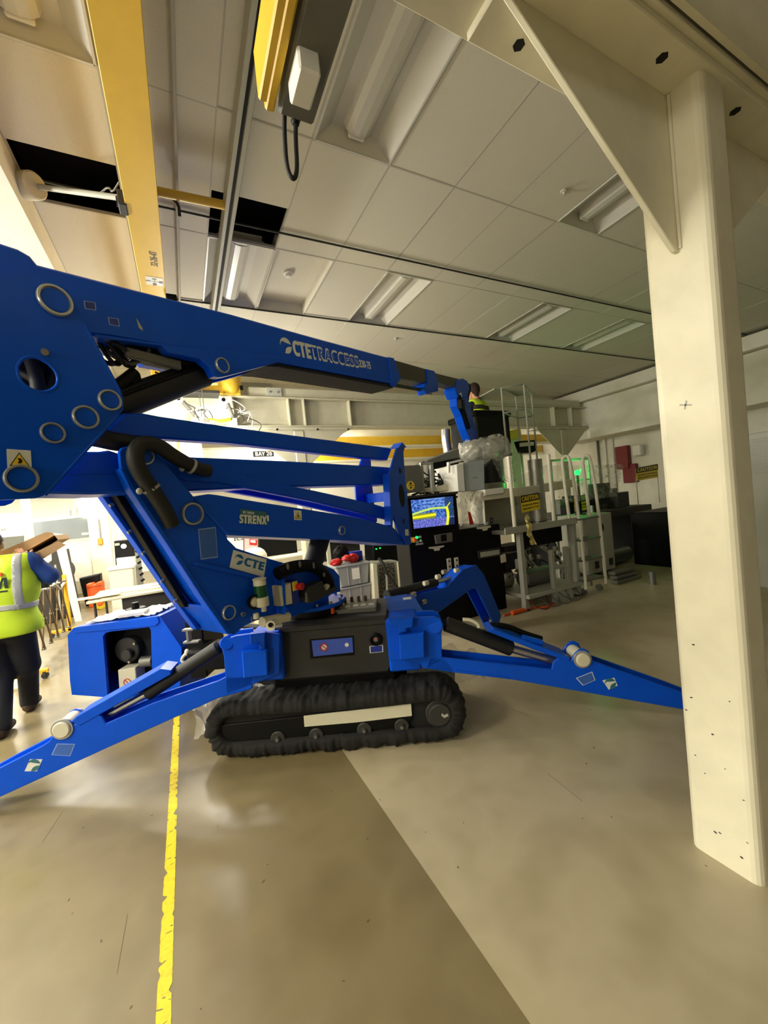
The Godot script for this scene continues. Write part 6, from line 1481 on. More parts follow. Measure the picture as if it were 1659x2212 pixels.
	obj("yellow_side", sh().prism(pv([-0.221, 3.784, -0.088, 3.715, 0.631, 3.744, 0.619, 3.621, -0.212, 3.581]), -0.1, 0.0, 0.006), M.yellow, hk)
	var yp := thing("jib_post", "slim yellow post with bottle shapes hung beside it", "post", "", at(0, 0, 0))
	obj("post", sh().box(Vector3(Vector3(0.021, 3.618, -7.6).x, 1.9, -7.6), Vector3(0.05, 3.8, 0.05), 0.004), M.yellow, yp)
	for k in 2:
		var ar := thing("monitor_arm", ["white camera head on a folding grey arm beside the yellow post", "white camera head on a cluttered bracket below the far beam"][k], "camera", "camera heads", at(0, 0, 0))
		var c: Vector3 = [Vector3(0.089, 3.56, -6.9), Vector3(0.741, 3.558, -6.9)][k]
		obj("camera_head", sh().box(c, Vector3(0.12, 0.10, 0.14), 0.01), M.white, ar)
		obj("lens", sh().cyl(c + Vector3(0, 0, 0.06), c + Vector3(0, 0, 0.08), 0.034, 0.03, 14), M.black, ar)
		var e: Vector3 = [Vector3(0.341, 3.26, -6.9), Vector3(0.876, 3.265, -6.9)][k]
		obj("arm", sh().cyl(c + Vector3(0.06, -0.03, 0), e, 0.032, 0.028, 10), M.grey_box, ar)
		obj("bracket", sh().box(e + Vector3(-0.03, -0.05, 0), Vector3(0.16, 0.12, 0.1), 0.01), M.grey_light, ar)
		obj("mount_bar", sh().box(e + Vector3(-0.03, -0.02, -0.15), Vector3(0.05, 0.05, 0.34), 0.004), M.grey_box, ar)
		for i in 7:
			var p0 := c + Vector3(rng.randf_range(0.0, 0.3), rng.randf_range(-0.3, 0.0), rng.randf_range(-0.05, 0.1))
			obj("cable", sh().tube([p0, p0 + Vector3(rng.randf_range(0, 0.2), rng.randf_range(-0.1, 0.08), 0.02), p0 + Vector3(rng.randf_range(0.05, 0.3), rng.randf_range(-0.2, 0.0), 0), p0 + Vector3(rng.randf_range(0.05, 0.25), rng.randf_range(-0.3, -0.1), 0)], 0.008, 6, 2), M.dark_grey if i % 2 else M.white, ar)
	lone("yellow_lead", "coiled yellow lead between the two camera heads", "cable", sh().tube([Vector3(0.387, 3.198, -6.85), Vector3(0.52, 3.243, -6.85), Vector3(0.619, 3.206, -6.85), Vector3(0.819, 3.245, -6.85)], 0.03, 8, 2), M.tape)
	lone("air_duct", "grey panel duct on the wall above the far beam", "duct", slab(pv([1.199, 4.214, 1.773, 4.225, 1.734, 3.933, 1.173, 3.958]), -7.9, 0.08, 0.006), M.grey_light)
	# yellow girders of the next bay, with a white rail between
	var n := 0
	for y: float in [3.05, 2.80]:
		lone("crane_girder", ["yellow girder seen just under the far beam", "second yellow girder seen lower under the far beam"][n], "crane girder", sh().box(Vector3(6.3 + n * 0.4, y + 0.14, -8.9 - n * 0.6), Vector3(9.1 - n * 0.8, 0.24, 0.2), 0.006), M.yellow, "girders of the next bay")
		lone("light_rail", ["bright cream rail between far beam and yellow girder", "bright cream rail between the two yellow girders"][n], "rail", sh().box(Vector3(6.3 + n * 0.4, y, -8.88 - n * 0.6), Vector3(9.1 - n * 0.8, 0.05, 0.24), 0.004), M.white, "rails of the next bay")
		n += 1
	lone("white_partition", "large white partition in the bright bay behind the link plate", "partition", slab(grounded(pv([2.675, 3.219, 7.237, 3.159, 7.18, 1.904, 2.567, 2.169])), -9.9, 0.05, 0.004), M.white)
	var sp := thing("spot_lamp", "small bright lamp shining between the arms", "lamp", "", at(0, 0, 0))
	obj("lamp_housing", sh().cyl(Vector3(4.623, 3.349, -12.48) + Vector3(0, 0, -0.02), Vector3(4.623, 3.349, -12.48) + Vector3(0, 0, -0.16), 0.09, 0.06, 16), M.grey_box, sp)
	obj("lamp_stem", sh().cyl(Vector3(4.623, 3.349, -12.48) + Vector3(0, 0.05, -0.09), Vector3(Vector3(4.623, 3.349, -12.48).x, 3.21, -12.57), 0.02, 0.02, 8), M.grey_box, sp)
	obj("lamp_face", sh().cyl(Vector3(4.623, 3.349, -12.48) + Vector3(0, 0, -0.02), Vector3(4.623, 3.349, -12.48), 0.08, 0.08, 16), M.lamp_bright, sp)
	var ol := OmniLight3D.new()
	ol.name = "lamp_glow"
	ol.position = Vector3(4.623, 3.349, -12.48) + Vector3(0, 0, 0.12)
	ol.light_energy = 1.2
	ol.light_color = Color(1, 0.96, 0.88)
	ol.light_size = 0.08
	ol.omni_range = 30.0
	ol.omni_attenuation = 2.0
	ol.shadow_enabled = true
	sp.add_child(ol)

func cloth_noise() -> FastNoiseLite:
	var n := FastNoiseLite.new()
	n.seed = 3; n.frequency = 0.10; n.fractal_octaves = 3
	return n

# ---------------------------------------------------------------- laboratory equipment on the right
func caution(label: String, p: PackedVector2Array, xf: Transform3D, foot := -1.0) -> void:
	# p: corners in the plane of xf, top left first
	var t := thing("caution_sign", label, "sign", "yellow caution signs", xf)
	obj("plate", sh().prism(p, -0.004, 0.0), M.sign_yellow, t)
	var hx := PackedVector2Array([p[0], p[1], p[1].lerp(p[2], 0.42), p[0].lerp(p[3], 0.42)])
	obj("header", sh().prism(hx, 0.0, 0.002), M.ink, t)
	var a := Vector3(p[0].lerp(p[3], 0.21).x, p[0].lerp(p[3], 0.21).y, 0.0025)
	var b := Vector3(p[1].lerp(p[2], 0.21).x, p[1].lerp(p[2], 0.21).y, 0.0025)
	var w := (b - a).length()
	var h := (p[0] - p[3]).length()
	if foot > 0.0:
		for q in [p[3], p[2]]: obj("stake", sh().cyl(Vector3(q.x, foot, -0.012), Vector3(q.x, q.y + 0.1, -0.012), 0.008, 0.008, 8), M.grey_light, t)
	fit(t, "CAUTION", w * 0.88, h * 0.27, M.sign_yellow, along(a, b), 0.3)
	for k in 2:
		var f: float = [0.60, 0.80][k]
		var c := Vector3(p[0].lerp(p[3], f).x, p[0].lerp(p[3], f).y, 0.0025)
		var d := Vector3(p[1].lerp(p[2], f).x, p[1].lerp(p[2], f).y, 0.0025)
		fit(t, ["Do Not Use Unless", "Attached To Tool"][k], w * 0.86, h * 0.11, M.ink, along(c, d), 0.0)

func crumple(p: Array, n: int, m: int, amp: float, seed_: int) -> Sh:
	# a loose plastic sheet between four corners p: top left, top right, bottom right, bottom left
	var nz := FastNoiseLite.new()
	nz.seed = seed_; nz.frequency = 2.6; nz.fractal_octaves = 3
	var rows: Array = []
	var nn: Vector3 = (p[1] - p[0]).cross(p[3] - p[0]).normalized()
	for i in n:
		var row := PackedVector3Array()
		for k in m:
			var u := float(k) / (m - 1)
			var v := float(i) / (n - 1)
			var q: Vector3 = p[0].lerp(p[1], u).lerp(p[3].lerp(p[2], u), v)
			row.append(q + nn * amp * (nz.get_noise_2d(u * 9.0, v * 2.5) + 0.6 * nz.get_noise_2d(u * 3.0 + 40.0, v * 7.0)))
		rows.append(row)
	return sh().sheet(rows)

func screen_picture() -> ImageTexture:
	# camera view on the monitor: blue machinery with bright yellow hoses
	var im := Image.create(240, 160, false, Image.FORMAT_RGB8)
	var nz := FastNoiseLite.new()
	nz.seed = 8; nz.frequency = 0.05; nz.fractal_octaves = 4
	for y in 160:
		for x in 240:
			var n := nz.get_noise_2d(x, y)
			var c := Color(0.42, 0.58, 0.86).lerp(Color(0.12, 0.24, 0.55), clampf(0.5 + n * 1.3, 0, 1))
			if y < 60 and x > 60 and x < 200 and (y / 9) % 2 == 0: c = c.lerp(Color(0.50, 0.65, 0.88), 0.6)
			if x > 188: c = c.lerp(Color(0.10, 0.18, 0.30), 0.7)
			if y > 112: c = Color(0.25, 0.27, 0.66).lerp(Color(0.75, 0.78, 0.95), clampf(nz.get_noise_2d(x * 3.0, y * 3.0) * 2.2, 0, 1))
			if y > 118 and x > 200: c = Color(0.12, 0.16, 0.30)
			if y > 78 and y < 112 and x < 130: c = Color(0.50, 0.52, 0.20)
			# hoses
			var arc := absf(y - (66.0 - 10.0 * sin(x / 240.0 * PI) + 14.0 * (1.0 - clampf(x / 110.0, 0, 1))))
			if arc < 6.0 and x < 205: c = Color(0.66, 0.82, 0.30).lerp(Color(0.90, 0.95, 0.70), clampf(1.0 - arc / 4.0, 0, 1) * 0.6)
			if absf(y - (98.0 - x * 0.05)) < 7.0 and x < 135: c = Color(0.92, 0.90, 0.12)
			var side := absf(x - (196.0 + 8.0 * sin((y - 50.0) / 100.0 * PI)))
			if side < 8.0 and y > 52: c = Color(0.90, 0.93, 0.15)
			if absf((x - 196.0) - (60.0 - y) * 0.9) < 4.0 and y < 60 and y > 32: c = Color(0.85, 0.90, 0.25)
			im.set_pixel(x, y, c)
	return ImageTexture.create_from_image(im)

func equipment() -> void:
	# black cabinet with a screen
	var z := -4.2
	var t := thing("screen_cabinet", "tall black cabinet with a lit screen and a control row", "cabinet", "", at(0, 0, z))
	obj("body", sh().box(Vector3(2.80, 0.85, -0.17), Vector3(0.78, 1.70, 0.34), 0.008), M.black, t)
	obj("brow", sh().box(Vector3(2.80, 1.69, -0.16), Vector3(0.775, 0.03, 0.40), 0.004), M.dark_grey, t)
	var q := pv([2.483, 1.649, 3.122, 1.65, 3.111, 1.287, 2.491, 1.298])
	var mt: StandardMaterial3D = M.screen
	mt.emission_texture = screen_picture()
	var s := sh()
	s.picture(Vector3(q[0].x, q[0].y, 0.012), Vector3(q[1].x, q[1].y, 0.012), Vector3(q[2].x, q[2].y, 0.012), Vector3(q[3].x, q[3].y, 0.012))
	obj("screen", s, M.screen, t)
	obj("bezel", sh().prism(pv([2.442, 1.692, 3.18, 1.694, 3.158, 1.245, 2.454, 1.263]), 0.0, 0.010, 0.003), M.black, t)
	obj("selector_plate", sh().prism(pv([2.44, 1.196, 2.506, 1.193, 2.499, 1.125, 2.433, 1.134]), 0.0, 0.008, 0.001), M.sticker_yellow, t)
	obj("selector_knob", sh().cyl(Vector3(q[3].x - 0.005, Vector3(2.463, 1.164, -4.2).y, 0.008), Vector3(q[3].x - 0.005, Vector3(2.463, 1.164, -4.2).y, 0.035), 0.025, 0.02, 14), M.orange, t)
	for k: Array in [[Vector3(2.525, 1.185, -4.2), M.green_lamp], [Vector3(2.573, 1.185, -4.2), M.grey_light], [Vector3(2.526, 1.133, -4.2), M.grey_light], [Vector3(2.574, 1.138, -4.2), M.white]]:
		obj("push_button", sh().cyl(Vector3(k[0].x, k[0].y, 0), Vector3(k[0].x, k[0].y, 0.018), 0.017, 0.015, 12), k[1], t)
	obj("button_label", sh().prism(pv([2.504, 1.113, 2.612, 1.11, 2.609, 1.087, 2.501, 1.09]), 0.0, 0.002), M.grey_light, t)
	obj("reader_unit", sh().prism(pv([2.78, 1.182, 3.047, 1.186, 3.041, 1.066, 2.788, 1.069]), 0.0, 0.03, 0.004), M.grey_box, t)
	obj("reader_slot", sh().prism(pv([2.864, 1.173, 2.951, 1.174, 2.948, 1.091, 2.862, 1.09]), 0.0, 0.034, 0.001), M.black, t)
	obj("handle_label", sh().prism(pv([2.687, 1.042, 2.92, 1.034, 2.918, 1.016, 2.852, 1.007, 2.842, 0.979, 2.764, 0.984, 2.76, 1.008, 2.685, 1.024]), 0.0, 0.004), M.off_white, t)
	for k: Array in [[Vector3(2.966, 0.859, -4.2), 4], [Vector3(3.083, 0.854, -4.2), 6]]:
		var st := obj("outlet_strip", sh().box(Vector3(k[0].x - 0.0, k[0].y - 0.035 * k[1], 0.01), Vector3(0.062, 0.07 * k[1], 0.02), 0.004), M.off_white, t)
		for i in k[1]: obj("socket", sh().box(Vector3(k[0].x, k[0].y - 0.035 - 0.07 * i, 0.021), Vector3(0.02, 0.024, 0.003)), M.black, st)
	obj("outlet_strip", sh().prism(pv([3.003, 0.479, 3.102, 0.497, 3.106, 0.399, 3.046, 0.398, 3.043, 0.435, 3.008, 0.454]), 0.0, 0.02), M.off_white, t)
	# lower black cabinet
	var b := thing("black_cabinet", "low black cabinet with a small window strip beside the screen cabinet", "cabinet", "", at(0, 0, z - 0.05))
	obj("body", sh().box(Vector3(3.56, 0.60, -0.40), Vector3(0.74, 1.20, 0.80), 0.008), M.black, b)
	obj("handle_label", sh().prism(pv([3.511, 1.198, 3.765, 1.195, 3.762, 1.169, 3.703, 1.163, 3.7, 1.138, 3.618, 1.135, 3.612, 1.161, 3.516, 1.172]), 0.0, 0.004), M.off_white, b)
	obj("window_frame", sh().prism(pv([3.482, 0.879, 3.888, 0.874, 3.9, 0.754, 3.493, 0.763]), 0.0, 0.012, 0.003), M.dark_grey, b)
	obj("window_strip", sh().prism(pv([3.528, 0.853, 3.868, 0.844, 3.869, 0.778, 3.528, 0.783]), 0.0, 0.016, 0.001), M.grey_light, b)
	obj("notice", sh().prism(pv([3.884, 0.763, 3.971, 0.77, 3.975, 0.657, 3.888, 0.651]), 0.0, 0.018), M.off_white, b)
	obj("eyelet", sh().lathe(Vector3(3.915, 1.251, -4.4) - Vector3(0, 0, -4.25), Vector3(0.4, 0, 1), [Vector2(0, 0.045), Vector2(0.012, 0.045), Vector2(0.012, 0.032), Vector2(0, 0.032), Vector2(0, 0.045)], 16), M.black, b)
	obj("cap", sh().cyl(Vector3(3.78, 1.20, -0.1), Vector3(3.78, 1.24, -0.1), 0.03, 0.03, 12), M.grey_light, b)
	# instruments above the cabinets
	var gb := thing("junction_cabinet", "grey metal box with a round yellow sticker above the screen cabinet", "electrical box", "", at(0, 0, -4.6))
	obj("body", sh().prism(pv([2.643, 2.121, 2.935, 2.12, 2.931, 1.752, 2.644, 1.748]), -0.3, 0.0, 0.008), M.grey_box, gb)
	var rs := Vector3(2.749, 1.847, -4.6)
	obj("round_sticker", sh().cyl(Vector3(rs.x, rs.y, 0), Vector3(rs.x, rs.y, 0.003), 0.062, 0.062, 24), M.sticker_yellow, gb)
	obj("sticker_mark", sh().box(Vector3(rs.x, rs.y, 0.004), Vector3(0.10, 0.006, 0.002)).box(Vector3(rs.x, rs.y + 0.028, 0.004), Vector3(0.03, 0.03, 0.002), 0, Basis(Vector3.BACK, 0.8)).box(Vector3(rs.x, rs.y - 0.028, 0.004), Vector3(0.03, 0.02, 0.002), 0, Basis(Vector3.BACK, 0.5)), M.ink, gb)
	var fr := thing("instrument_rack", "aluminium open rack full of cables above the screen cabinet", "rack", "", at(0, 0, -4.65))
	for p: PackedVector2Array in [pv([2.976, 2.144, 3.014, 2.143, 3.008, 1.75, 2.963, 1.753]), pv([3.136, 2.138, 3.183, 2.136, 3.17, 1.744, 3.124, 1.748])]: obj("upright", sh().prism(p, -0.05, 0.0, 0.004), M.grey_light, fr)
	obj("top_bar", sh().prism(pv([2.978, 2.157, 3.185, 2.155, 3.181, 2.123, 2.974, 2.125]), -0.05, 0.0, 0.003), M.grey_light, fr)
	obj("tray", sh().prism(pv([2.99, 1.796, 3.603, 1.841, 3.591, 1.734, 2.985, 1.745]), -0.4, -0.02, 0.004), M.off_white, fr)
	for i in 26:
		var c := Vector3(3.044, 2.057, -4.7).lerp(Vector3(3.585, 1.86, -4.7), rng.randf()) + Vector3(rng.randf_range(-0.1, 0.1), rng.randf_range(-0.15, 0.1), 4.65 + rng.randf_range(-0.35, -0.06))
		obj("cable", sh().tube([c, c + Vector3(rng.randf_range(-0.2, 0.2), rng.randf_range(-0.1, 0.12), 0), c + Vector3(rng.randf_range(-0.25, 0.25), rng.randf_range(-0.2, 0.0), 0.02), c + Vector3(rng.randf_range(-0.3, 0.3), rng.randf_range(-0.25, -0.05), 0)], rng.randf_range(0.008, 0.018), 6, 2), [M.black, M.dark_grey, M.cable_green][i % 3], fr)
	obj("backing", sh().prism(pv([3.465, 2.204, 4.06, 2.293, 4.051, 1.802, 3.418, 1.786]), -0.6, -0.55), M.dark_grey, fr)
	var wb := thing("instrument_box", "white instrument box with a light side panel under the wrapped equipment", "instrument", "", at(0, 0, -4.5))
	obj("front", sh().prism(pv([3.584, 2.106, 3.978, 2.137, 3.935, 1.698, 3.57, 1.704]), -0.5, 0.0, 0.006), M.pale_blue_grey, wb)
	obj("side_panel", sh().prism(pv([3.429, 2.079, 3.552, 2.1, 3.539, 1.703, 3.418, 1.712]), -0.5, 0.05, 0.006), M.white, wb)
	obj("vent_frame", sh().prism(pv([3.337, 2.129, 3.679, 2.176, 3.676, 2.149, 3.366, 2.102, 3.353, 1.984, 3.319, 1.973]), -0.05, 0.0, 0.003), M.white, wb)
	obj("latch", sh().box(Vector3(3.769, 1.897, -4.5) - Vector3(0, 0, -4.51), Vector3(0.06, 0.012, 0.012)), M.grey_light, wb)
	lone("ledge_beam", "cream steel ledge running under the white instrument box", "beam ledge", slab(pv([3.812, 1.686, 4.792, 1.686, 5.75, 1.736, 5.733, 1.607, 4.777, 1.559, 3.795, 1.542]), -4.4, 0.25, 0.006), M.off_white)
	lone("ledge_block", "pale block standing on the cream ledge", "block", slab(pv([3.821, 1.697, 4.172, 1.706, 4.162, 1.625, 3.811, 1.612]), -4.36, 0.2, 0.004), M.white)
	lone("stainless_tank", "stainless steel vessel behind the railing posts", "tank", sh().cyl(Vector3(4.40, 1.13, -5.08), Vector3(4.40, 1.80, -5.08), 0.38, 0.38, 32, true, 0.02), M.brushed)
	lone("stainless_tank", "wide stainless panel behind the first caution sign", "panel", slab(pv([3.993, 1.604, 5.269, 1.655, 5.301, 1.042, 3.978, 1.092]), -4.6, 0.05, 0.004), M.brushed)
	for k in 2:
		var p: Array = [[Vector3(3.395, 1.704, -4.4), Vector3(3.638, 1.699, -4.4), Vector3(3.485, 1.232, -4.4), Vector3(3.373, 1.232, -4.4)], [Vector3(3.587, 1.69, -4.4), Vector3(3.837, 1.684, -4.4), Vector3(3.733, 1.23, -4.4), Vector3(3.615, 1.217, -4.4)]][k]
		lone("hanging_bag", ["crumpled clear bag hanging beside the screen", "crumpled clear bag hanging under the white instrument box"][k], "bag", crumple(p, 12, 12, 0.07, 5 + k), M.film_dense, "hanging bags")
	lone("red_strap", "red strap hanging between the clear bags", "strap", slab(pv([3.443, 1.421, 3.48, 1.398, 3.518, 1.241, 3.453, 1.236]), -4.3, 0.02, 0.002), M.red)
	# wrapped dark vessel and film
	lone("dark_vessel", "dark upright vessel partly wrapped in clear film", "vessel", sh().cyl(Vector3(4.50, 1.80, -4.98), Vector3(4.50, 2.54, -4.98), 0.22, 0.22, 28, true, 0.015), M.vessel)
	lone("film_wrap", "large crumpled clear film wrapped over the equipment top", "plastic film", sh().ball(Vector3(4.047, 2.294, -4.6), Vector3(0.26, 0.16, 0.2), 26, 16, cloth_noise(), 0.5).ball(Vector3(3.784, 2.28, -4.6), Vector3(0.14, 0.15, 0.14), 22, 12, cloth_noise(), 0.5).ball(Vector3(4.352, 2.328, -4.6), Vector3(0.2, 0.18, 0.2), 22, 12, cloth_noise(), 0.5), M.film_wrap)
	lone("film_skirt", "clear film hanging from the dark vessel", "plastic film", crumple([Vector3(4.044, 2.182, -4.45), Vector3(4.667, 2.232, -4.45), Vector3(4.515, 1.765, -4.45), Vector3(4.24, 1.796, -4.45)], 16, 14, 0.06, 21), M.film)
	lone("hood_plate", "long grey sloping plate under the clear film", "plate", slab(pv([3.182, 2.155, 3.27, 2.213, 3.931, 2.396, 4.298, 2.388, 4.281, 2.241, 3.778, 2.222]), -4.9, 0.3, 0.006), M.grey_box)
	var ns := thing("name_board", "small black board with a white strip beside the dark vessel", "sign", "", at(0, 0, -5.0))
	obj("board", sh().prism(pv([5.201, 2.48, 5.635, 2.497, 5.636, 2.317, 5.517, 2.272, 5.274, 2.279]), -0.1, 0.0, 0.006), M.black, ns)
	obj("strip", sh().prism(pv([5.229, 2.446, 5.574, 2.464, 5.566, 2.399, 5.222, 2.382]), 0.0, 0.006), M.off_white, ns)
	lone("duct_pipe", "crumpled foil duct pipe rising behind the instruments", "duct", sh().tube([Vector3(4.157, 2.807, -5.6), Vector3(4.137, 2.631, -5.6), Vector3(4.15, 2.486, -5.6), Vector3(4.154, 2.35, -5.6)], 0.075, 14, 2), M.steel)
	# the stand on legs with shelves, pumps and pipework
	var zr := -3.95
	var rk := thing("equipment_stand", "aluminium stand with a deck, legs and pumps below", "stand", "", at(0, 0, zr))
	obj("deck", sh().box(Vector3(4.54, 1.10, -0.69), Vector3(1.16, 0.05, 0.87), 0.006), M.brushed, rk)
	obj("deck_edge", sh().box(Vector3(4.42, 1.10, -0.12), Vector3(1.40, 0.05, 0.25), 0.006), M.brushed, rk)
	obj("deck_front", sh().box(Vector3(4.42, 1.12, 0.02), Vector3(1.42, 0.09, 0.02), 0.003), M.grey_light, rk)
	for x: float in [4.03, 5.10]:
		for dz: float in [-0.05, -1.05]:
			var lg := obj("leg", sh().box(Vector3(x, 0.56, dz), Vector3(0.075, 1.08, 0.075), 0.006), M.grey_light, rk)
			obj("foot", sh().cyl(Vector3(x, 0.0, dz), Vector3(x, 0.02, dz), 0.06, 0.05, 14).cyl(Vector3(x, 0.02, dz), Vector3(x, 0.05, dz), 0.018, 0.018, 8), M.dark_grey, lg)
	for x: float in [4.55, 4.85]: obj("short_post", sh().box(Vector3(x, 0.39, 0.0), Vector3(0.065, 0.75, 0.06), 0.005), M.grey_light, rk)
	obj("post_tie", sh().box(Vector3(4.7, 0.50, 0.0), Vector3(0.26, 0.05, 0.05), 0.004), M.grey_light, rk)
	obj("lower_shelf", sh().box(Vector3(4.56, 0.19, -0.5), Vector3(1.1, 0.05, 1.1), 0.004), M.grey_light, rk)
	obj("dark_skirt", sh().box(Vector3(4.62, 0.93, -0.25), Vector3(0.95, 0.24, 0.02)), M.black, rk)
	obj("pump", sh().cyl(Vector3(4.3, 0.34, -0.35), Vector3(4.85, 0.34, -0.35), 0.13, 0.13, 24, true, 0.02), M.dull_steel, rk)
	obj("pump", sh().cyl(Vector3(4.06, 0.36, -0.62), Vector3(4.30, 0.33, -0.62), 0.17, 0.17, 24, true, 0.04), M.steel, rk)
	obj("pump_body", sh().box(Vector3(4.35, 0.66, -0.6), Vector3(0.5, 0.35, 0.35), 0.02), M.dark_grey, rk)
	obj("gauge_panel", sh().box(Vector3(4.22, 0.60, -0.25), Vector3(0.2, 0.14, 0.05), 0.008), M.grey_light, rk)
	var rr := RandomNumberGenerator.new()
	rr.seed = 91
	for i in 30:
		var p := Vector3(rr.randf_range(4.1, 5.0), rr.randf_range(0.25, 0.85), rr.randf_range(-0.8, -0.1))
		if i % 2:
			obj("valve", sh().cyl(p, p + Vector3(0, rr.randf_range(0.04, 0.1), 0), 0.03, 0.03, 10, true, 0.004).cyl(p + Vector3(-0.05, 0.02, 0), p + Vector3(0.05, 0.02, 0), 0.016, 0.016, 8), M.steel, rk)
		else:
			obj("pipe", sh().tube([p, p + Vector3(rr.randf_range(-0.3, 0.3), 0, 0), p + Vector3(rr.randf_range(-0.3, 0.3), rr.randf_range(-0.25, 0.2), 0), p + Vector3(rr.randf_range(-0.4, 0.4), rr.randf_range(-0.3, 0.1), 0.05)], rr.randf_range(0.008, 0.018), 6, 2), [M.steel, M.black, M.grey_light][i % 3], rk)
	lone("yellow_bag", "pale yellow bag hanging from the stand's deck edge", "bag", crumple([Vector3(4.072, 1.307, -3.9), Vector3(4.132, 1.301, -3.9), Vector3(4.203, 0.888, -3.9), Vector3(4.099, 0.89, -3.9)], 10, 6, 0.05, 3), M.pale_yellow)
	lone("orange_cable", "orange cable lying on the floor below the stand", "cable", sh().tube([Vector3(3.623, 0.012, -3.998), Vector3(3.83, 0.012, -4.024), Vector3(3.964, 0.012, -3.947), Vector3(4.156, 0.012, -4.003), Vector3(4.278, 0.012, -3.873), Vector3(4.482, 0.012, -3.891)], 0.012, 8, 2), M.orange)
	lone("orange_plug", "orange plug on the floor cable beside the rear outrigger", "plug", sh().cyl(Vector3(3.742, 0.03, -3.967), Vector3(3.955, 0.03, -3.961), 0.03, 0.025, 10), M.orange)
	for k in 4:
		lone("floor_cable", ["thin red-brown cable looping under the stand", "thin grey cable looping under the stand beside the red-brown one", "thin grey cable looping under the middle of the stand", "thin grey cable looping under the stand beside the ladder"][k], "cable", sh().tube([Vector3(4.0 + 0.2 * k, 0.2, -4.0), Vector3(4.15 + 0.2 * k, 0.01, -3.86), Vector3(4.3 + 0.22 * k, 0.01, -3.8), Vector3(4.5 + 0.2 * k, 0.15, -4.1)], 0.008, 6, 2), M.red_brown if k == 0 else M.grey_box, "cables under the stand")
	# railing posts on the deck
	for k in 2:
		var x: float = [3.93, 4.69][k]
		var ps := thing("railing_post", ["white railing post on the stand beside the first caution sign", "white railing post on the stand between the two caution signs"][k], "post", "railing posts", at(x, 1.12, -3.97))
		obj("tube", sh().cyl(Vector3.ZERO, Vector3(0, 0.98, 0), 0.026, 0.026, 14), M.rail_white, ps)
		obj("cap", sh().ball(Vector3(0, 0.98, 0), Vector3(0.026, 0.014, 0.026), 12, 6), M.rail_white, ps)
	# ladder with looped handrails
	var ld := thing("ladder", "stainless ladder with looped white handrails beside the stand", "ladder", "", at(0, 0, -3.9))
	for x: float in [5.10, 5.56]:
		obj("handrail", sh().tube([Vector3(x - 0.0, 0.10, 0.03), Vector3(x + 0.03, 0.16, 0.02), Vector3(x + 0.03, 1.2, 0.0), Vector3(x + 0.03, 2.02, -0.06), Vector3(x + 0.0, 2.09, -0.10), Vector3(x - 0.045, 2.05, -0.14), Vector3(x - 0.05, 1.9, -0.14), Vector3(x - 0.05, 1.14, -0.10)], 0.024, 10, 2), M.rail_white, ld)
	for y: float in [0.22, 0.52, 0.82, 1.13]:
		obj("tread", sh().box(Vector3(5.33, y, -0.08), Vector3(0.46, 0.03, 0.2), 0.004), M.dull_steel, ld)
	for x: float in [5.16, 5.52]:
		obj("stile", sh().box(Vector3(x, 0.60, -0.2), Vector3(0.05, 1.1, 0.06), 0.004), M.grey_light, ld)
		obj("castor", sh().cyl(Vector3(x - 0.02, 0.05, -0.05), Vector3(x + 0.02, 0.05, -0.05), 0.05, 0.05, 14), M.dull_steel, ld)
	caution("yellow caution sign hung on the steel behind the railing posts", pv([4.319, 1.561, 4.695, 1.58, 4.694, 1.339, 4.325, 1.313]), at(0, 0, -4.2))
	caution("yellow caution sign seen between the ladder handrails", pv([6.245, 1.43, 6.64, 1.45, 6.617, 1.169, 6.248, 1.162]), at(0, 0, -4.81))
	caution("yellow caution sign at the far bench beside the column", pv([8.796, 1.874, 9.638, 1.929, 9.613, 1.626, 8.807, 1.591]), at(0, 0, -5.2), 1.05)
	# tent frame that carries the signs and the film
	var tf := thing("tent_frame", "slim aluminium frame carrying the caution signs and plastic tent", "frame structure", "", at(0, 0, 0))
	for x: float in [5.75, 6.75]: obj("post", sh().box(Vector3(x, 1.05, -4.84), Vector3(0.04, 2.1, 0.04), 0.003), M.grey_light, tf)
	obj("rail", sh().box(Vector3(6.25, 2.10, -4.84), Vector3(1.04, 0.04, 0.04), 0.003), M.grey_light, tf)
	obj("rail", sh().box(Vector3(6.25, 1.72, -4.84), Vector3(1.04, 0.03, 0.03), 0.003), M.grey_light, tf)
	# film tent with a green glow
	lone("film_tent", "clear plastic tent over the optics, glowing green inside", "plastic tent", crumple([Vector3(5.474, 1.995, -4.6), Vector3(7.39, 1.936, -4.6), Vector3(7.105, 1.358, -4.6), Vector3(5.448, 1.35, -4.6)], 18, 30, 0.10, 31), M.film)
	lone("film_tent", "second clear plastic sheet hung before the steel vessel", "plastic tent", crumple([Vector3(4.322, 1.84, -4.25), Vector3(5.062, 2.011, -4.25), Vector3(5.017, 1.161, -4.25), Vector3(4.288, 1.183, -4.25)], 16, 16, 0.07, 12), M.film)
	var gl := thing("green_lamp", "bright green lamp glowing inside the plastic tent", "lamp", "", at(0, 0, 0))
	var gp := Vector3(6.307, 1.853, -4.75)
	obj("lamp_bulb", sh().ball(gp, Vector3(0.05, 0.05, 0.05), 14, 8), M.green_lamp, gl)
	obj("lamp_stand", sh().cyl(Vector3(gp.x, 1.10, gp.z), gp + Vector3(0, -0.04, 0), 0.025, 0.02, 10).cyl(Vector3(gp.x, 1.10, gp.z), Vector3(gp.x, 1.12, gp.z), 0.10, 0.08, 16), M.black, gl)
	var om := OmniLight3D.new()
	om.name = "lamp_glow"
	om.position = gp
	om.light_color = Color(0.1, 1.0, 0.4)
	om.light_energy = 0.22
	om.light_size = 0.05
	om.omni_range = 20.0
	om.omni_attenuation = 2.0
	om.shadow_enabled = true
	gl.add_child(om)
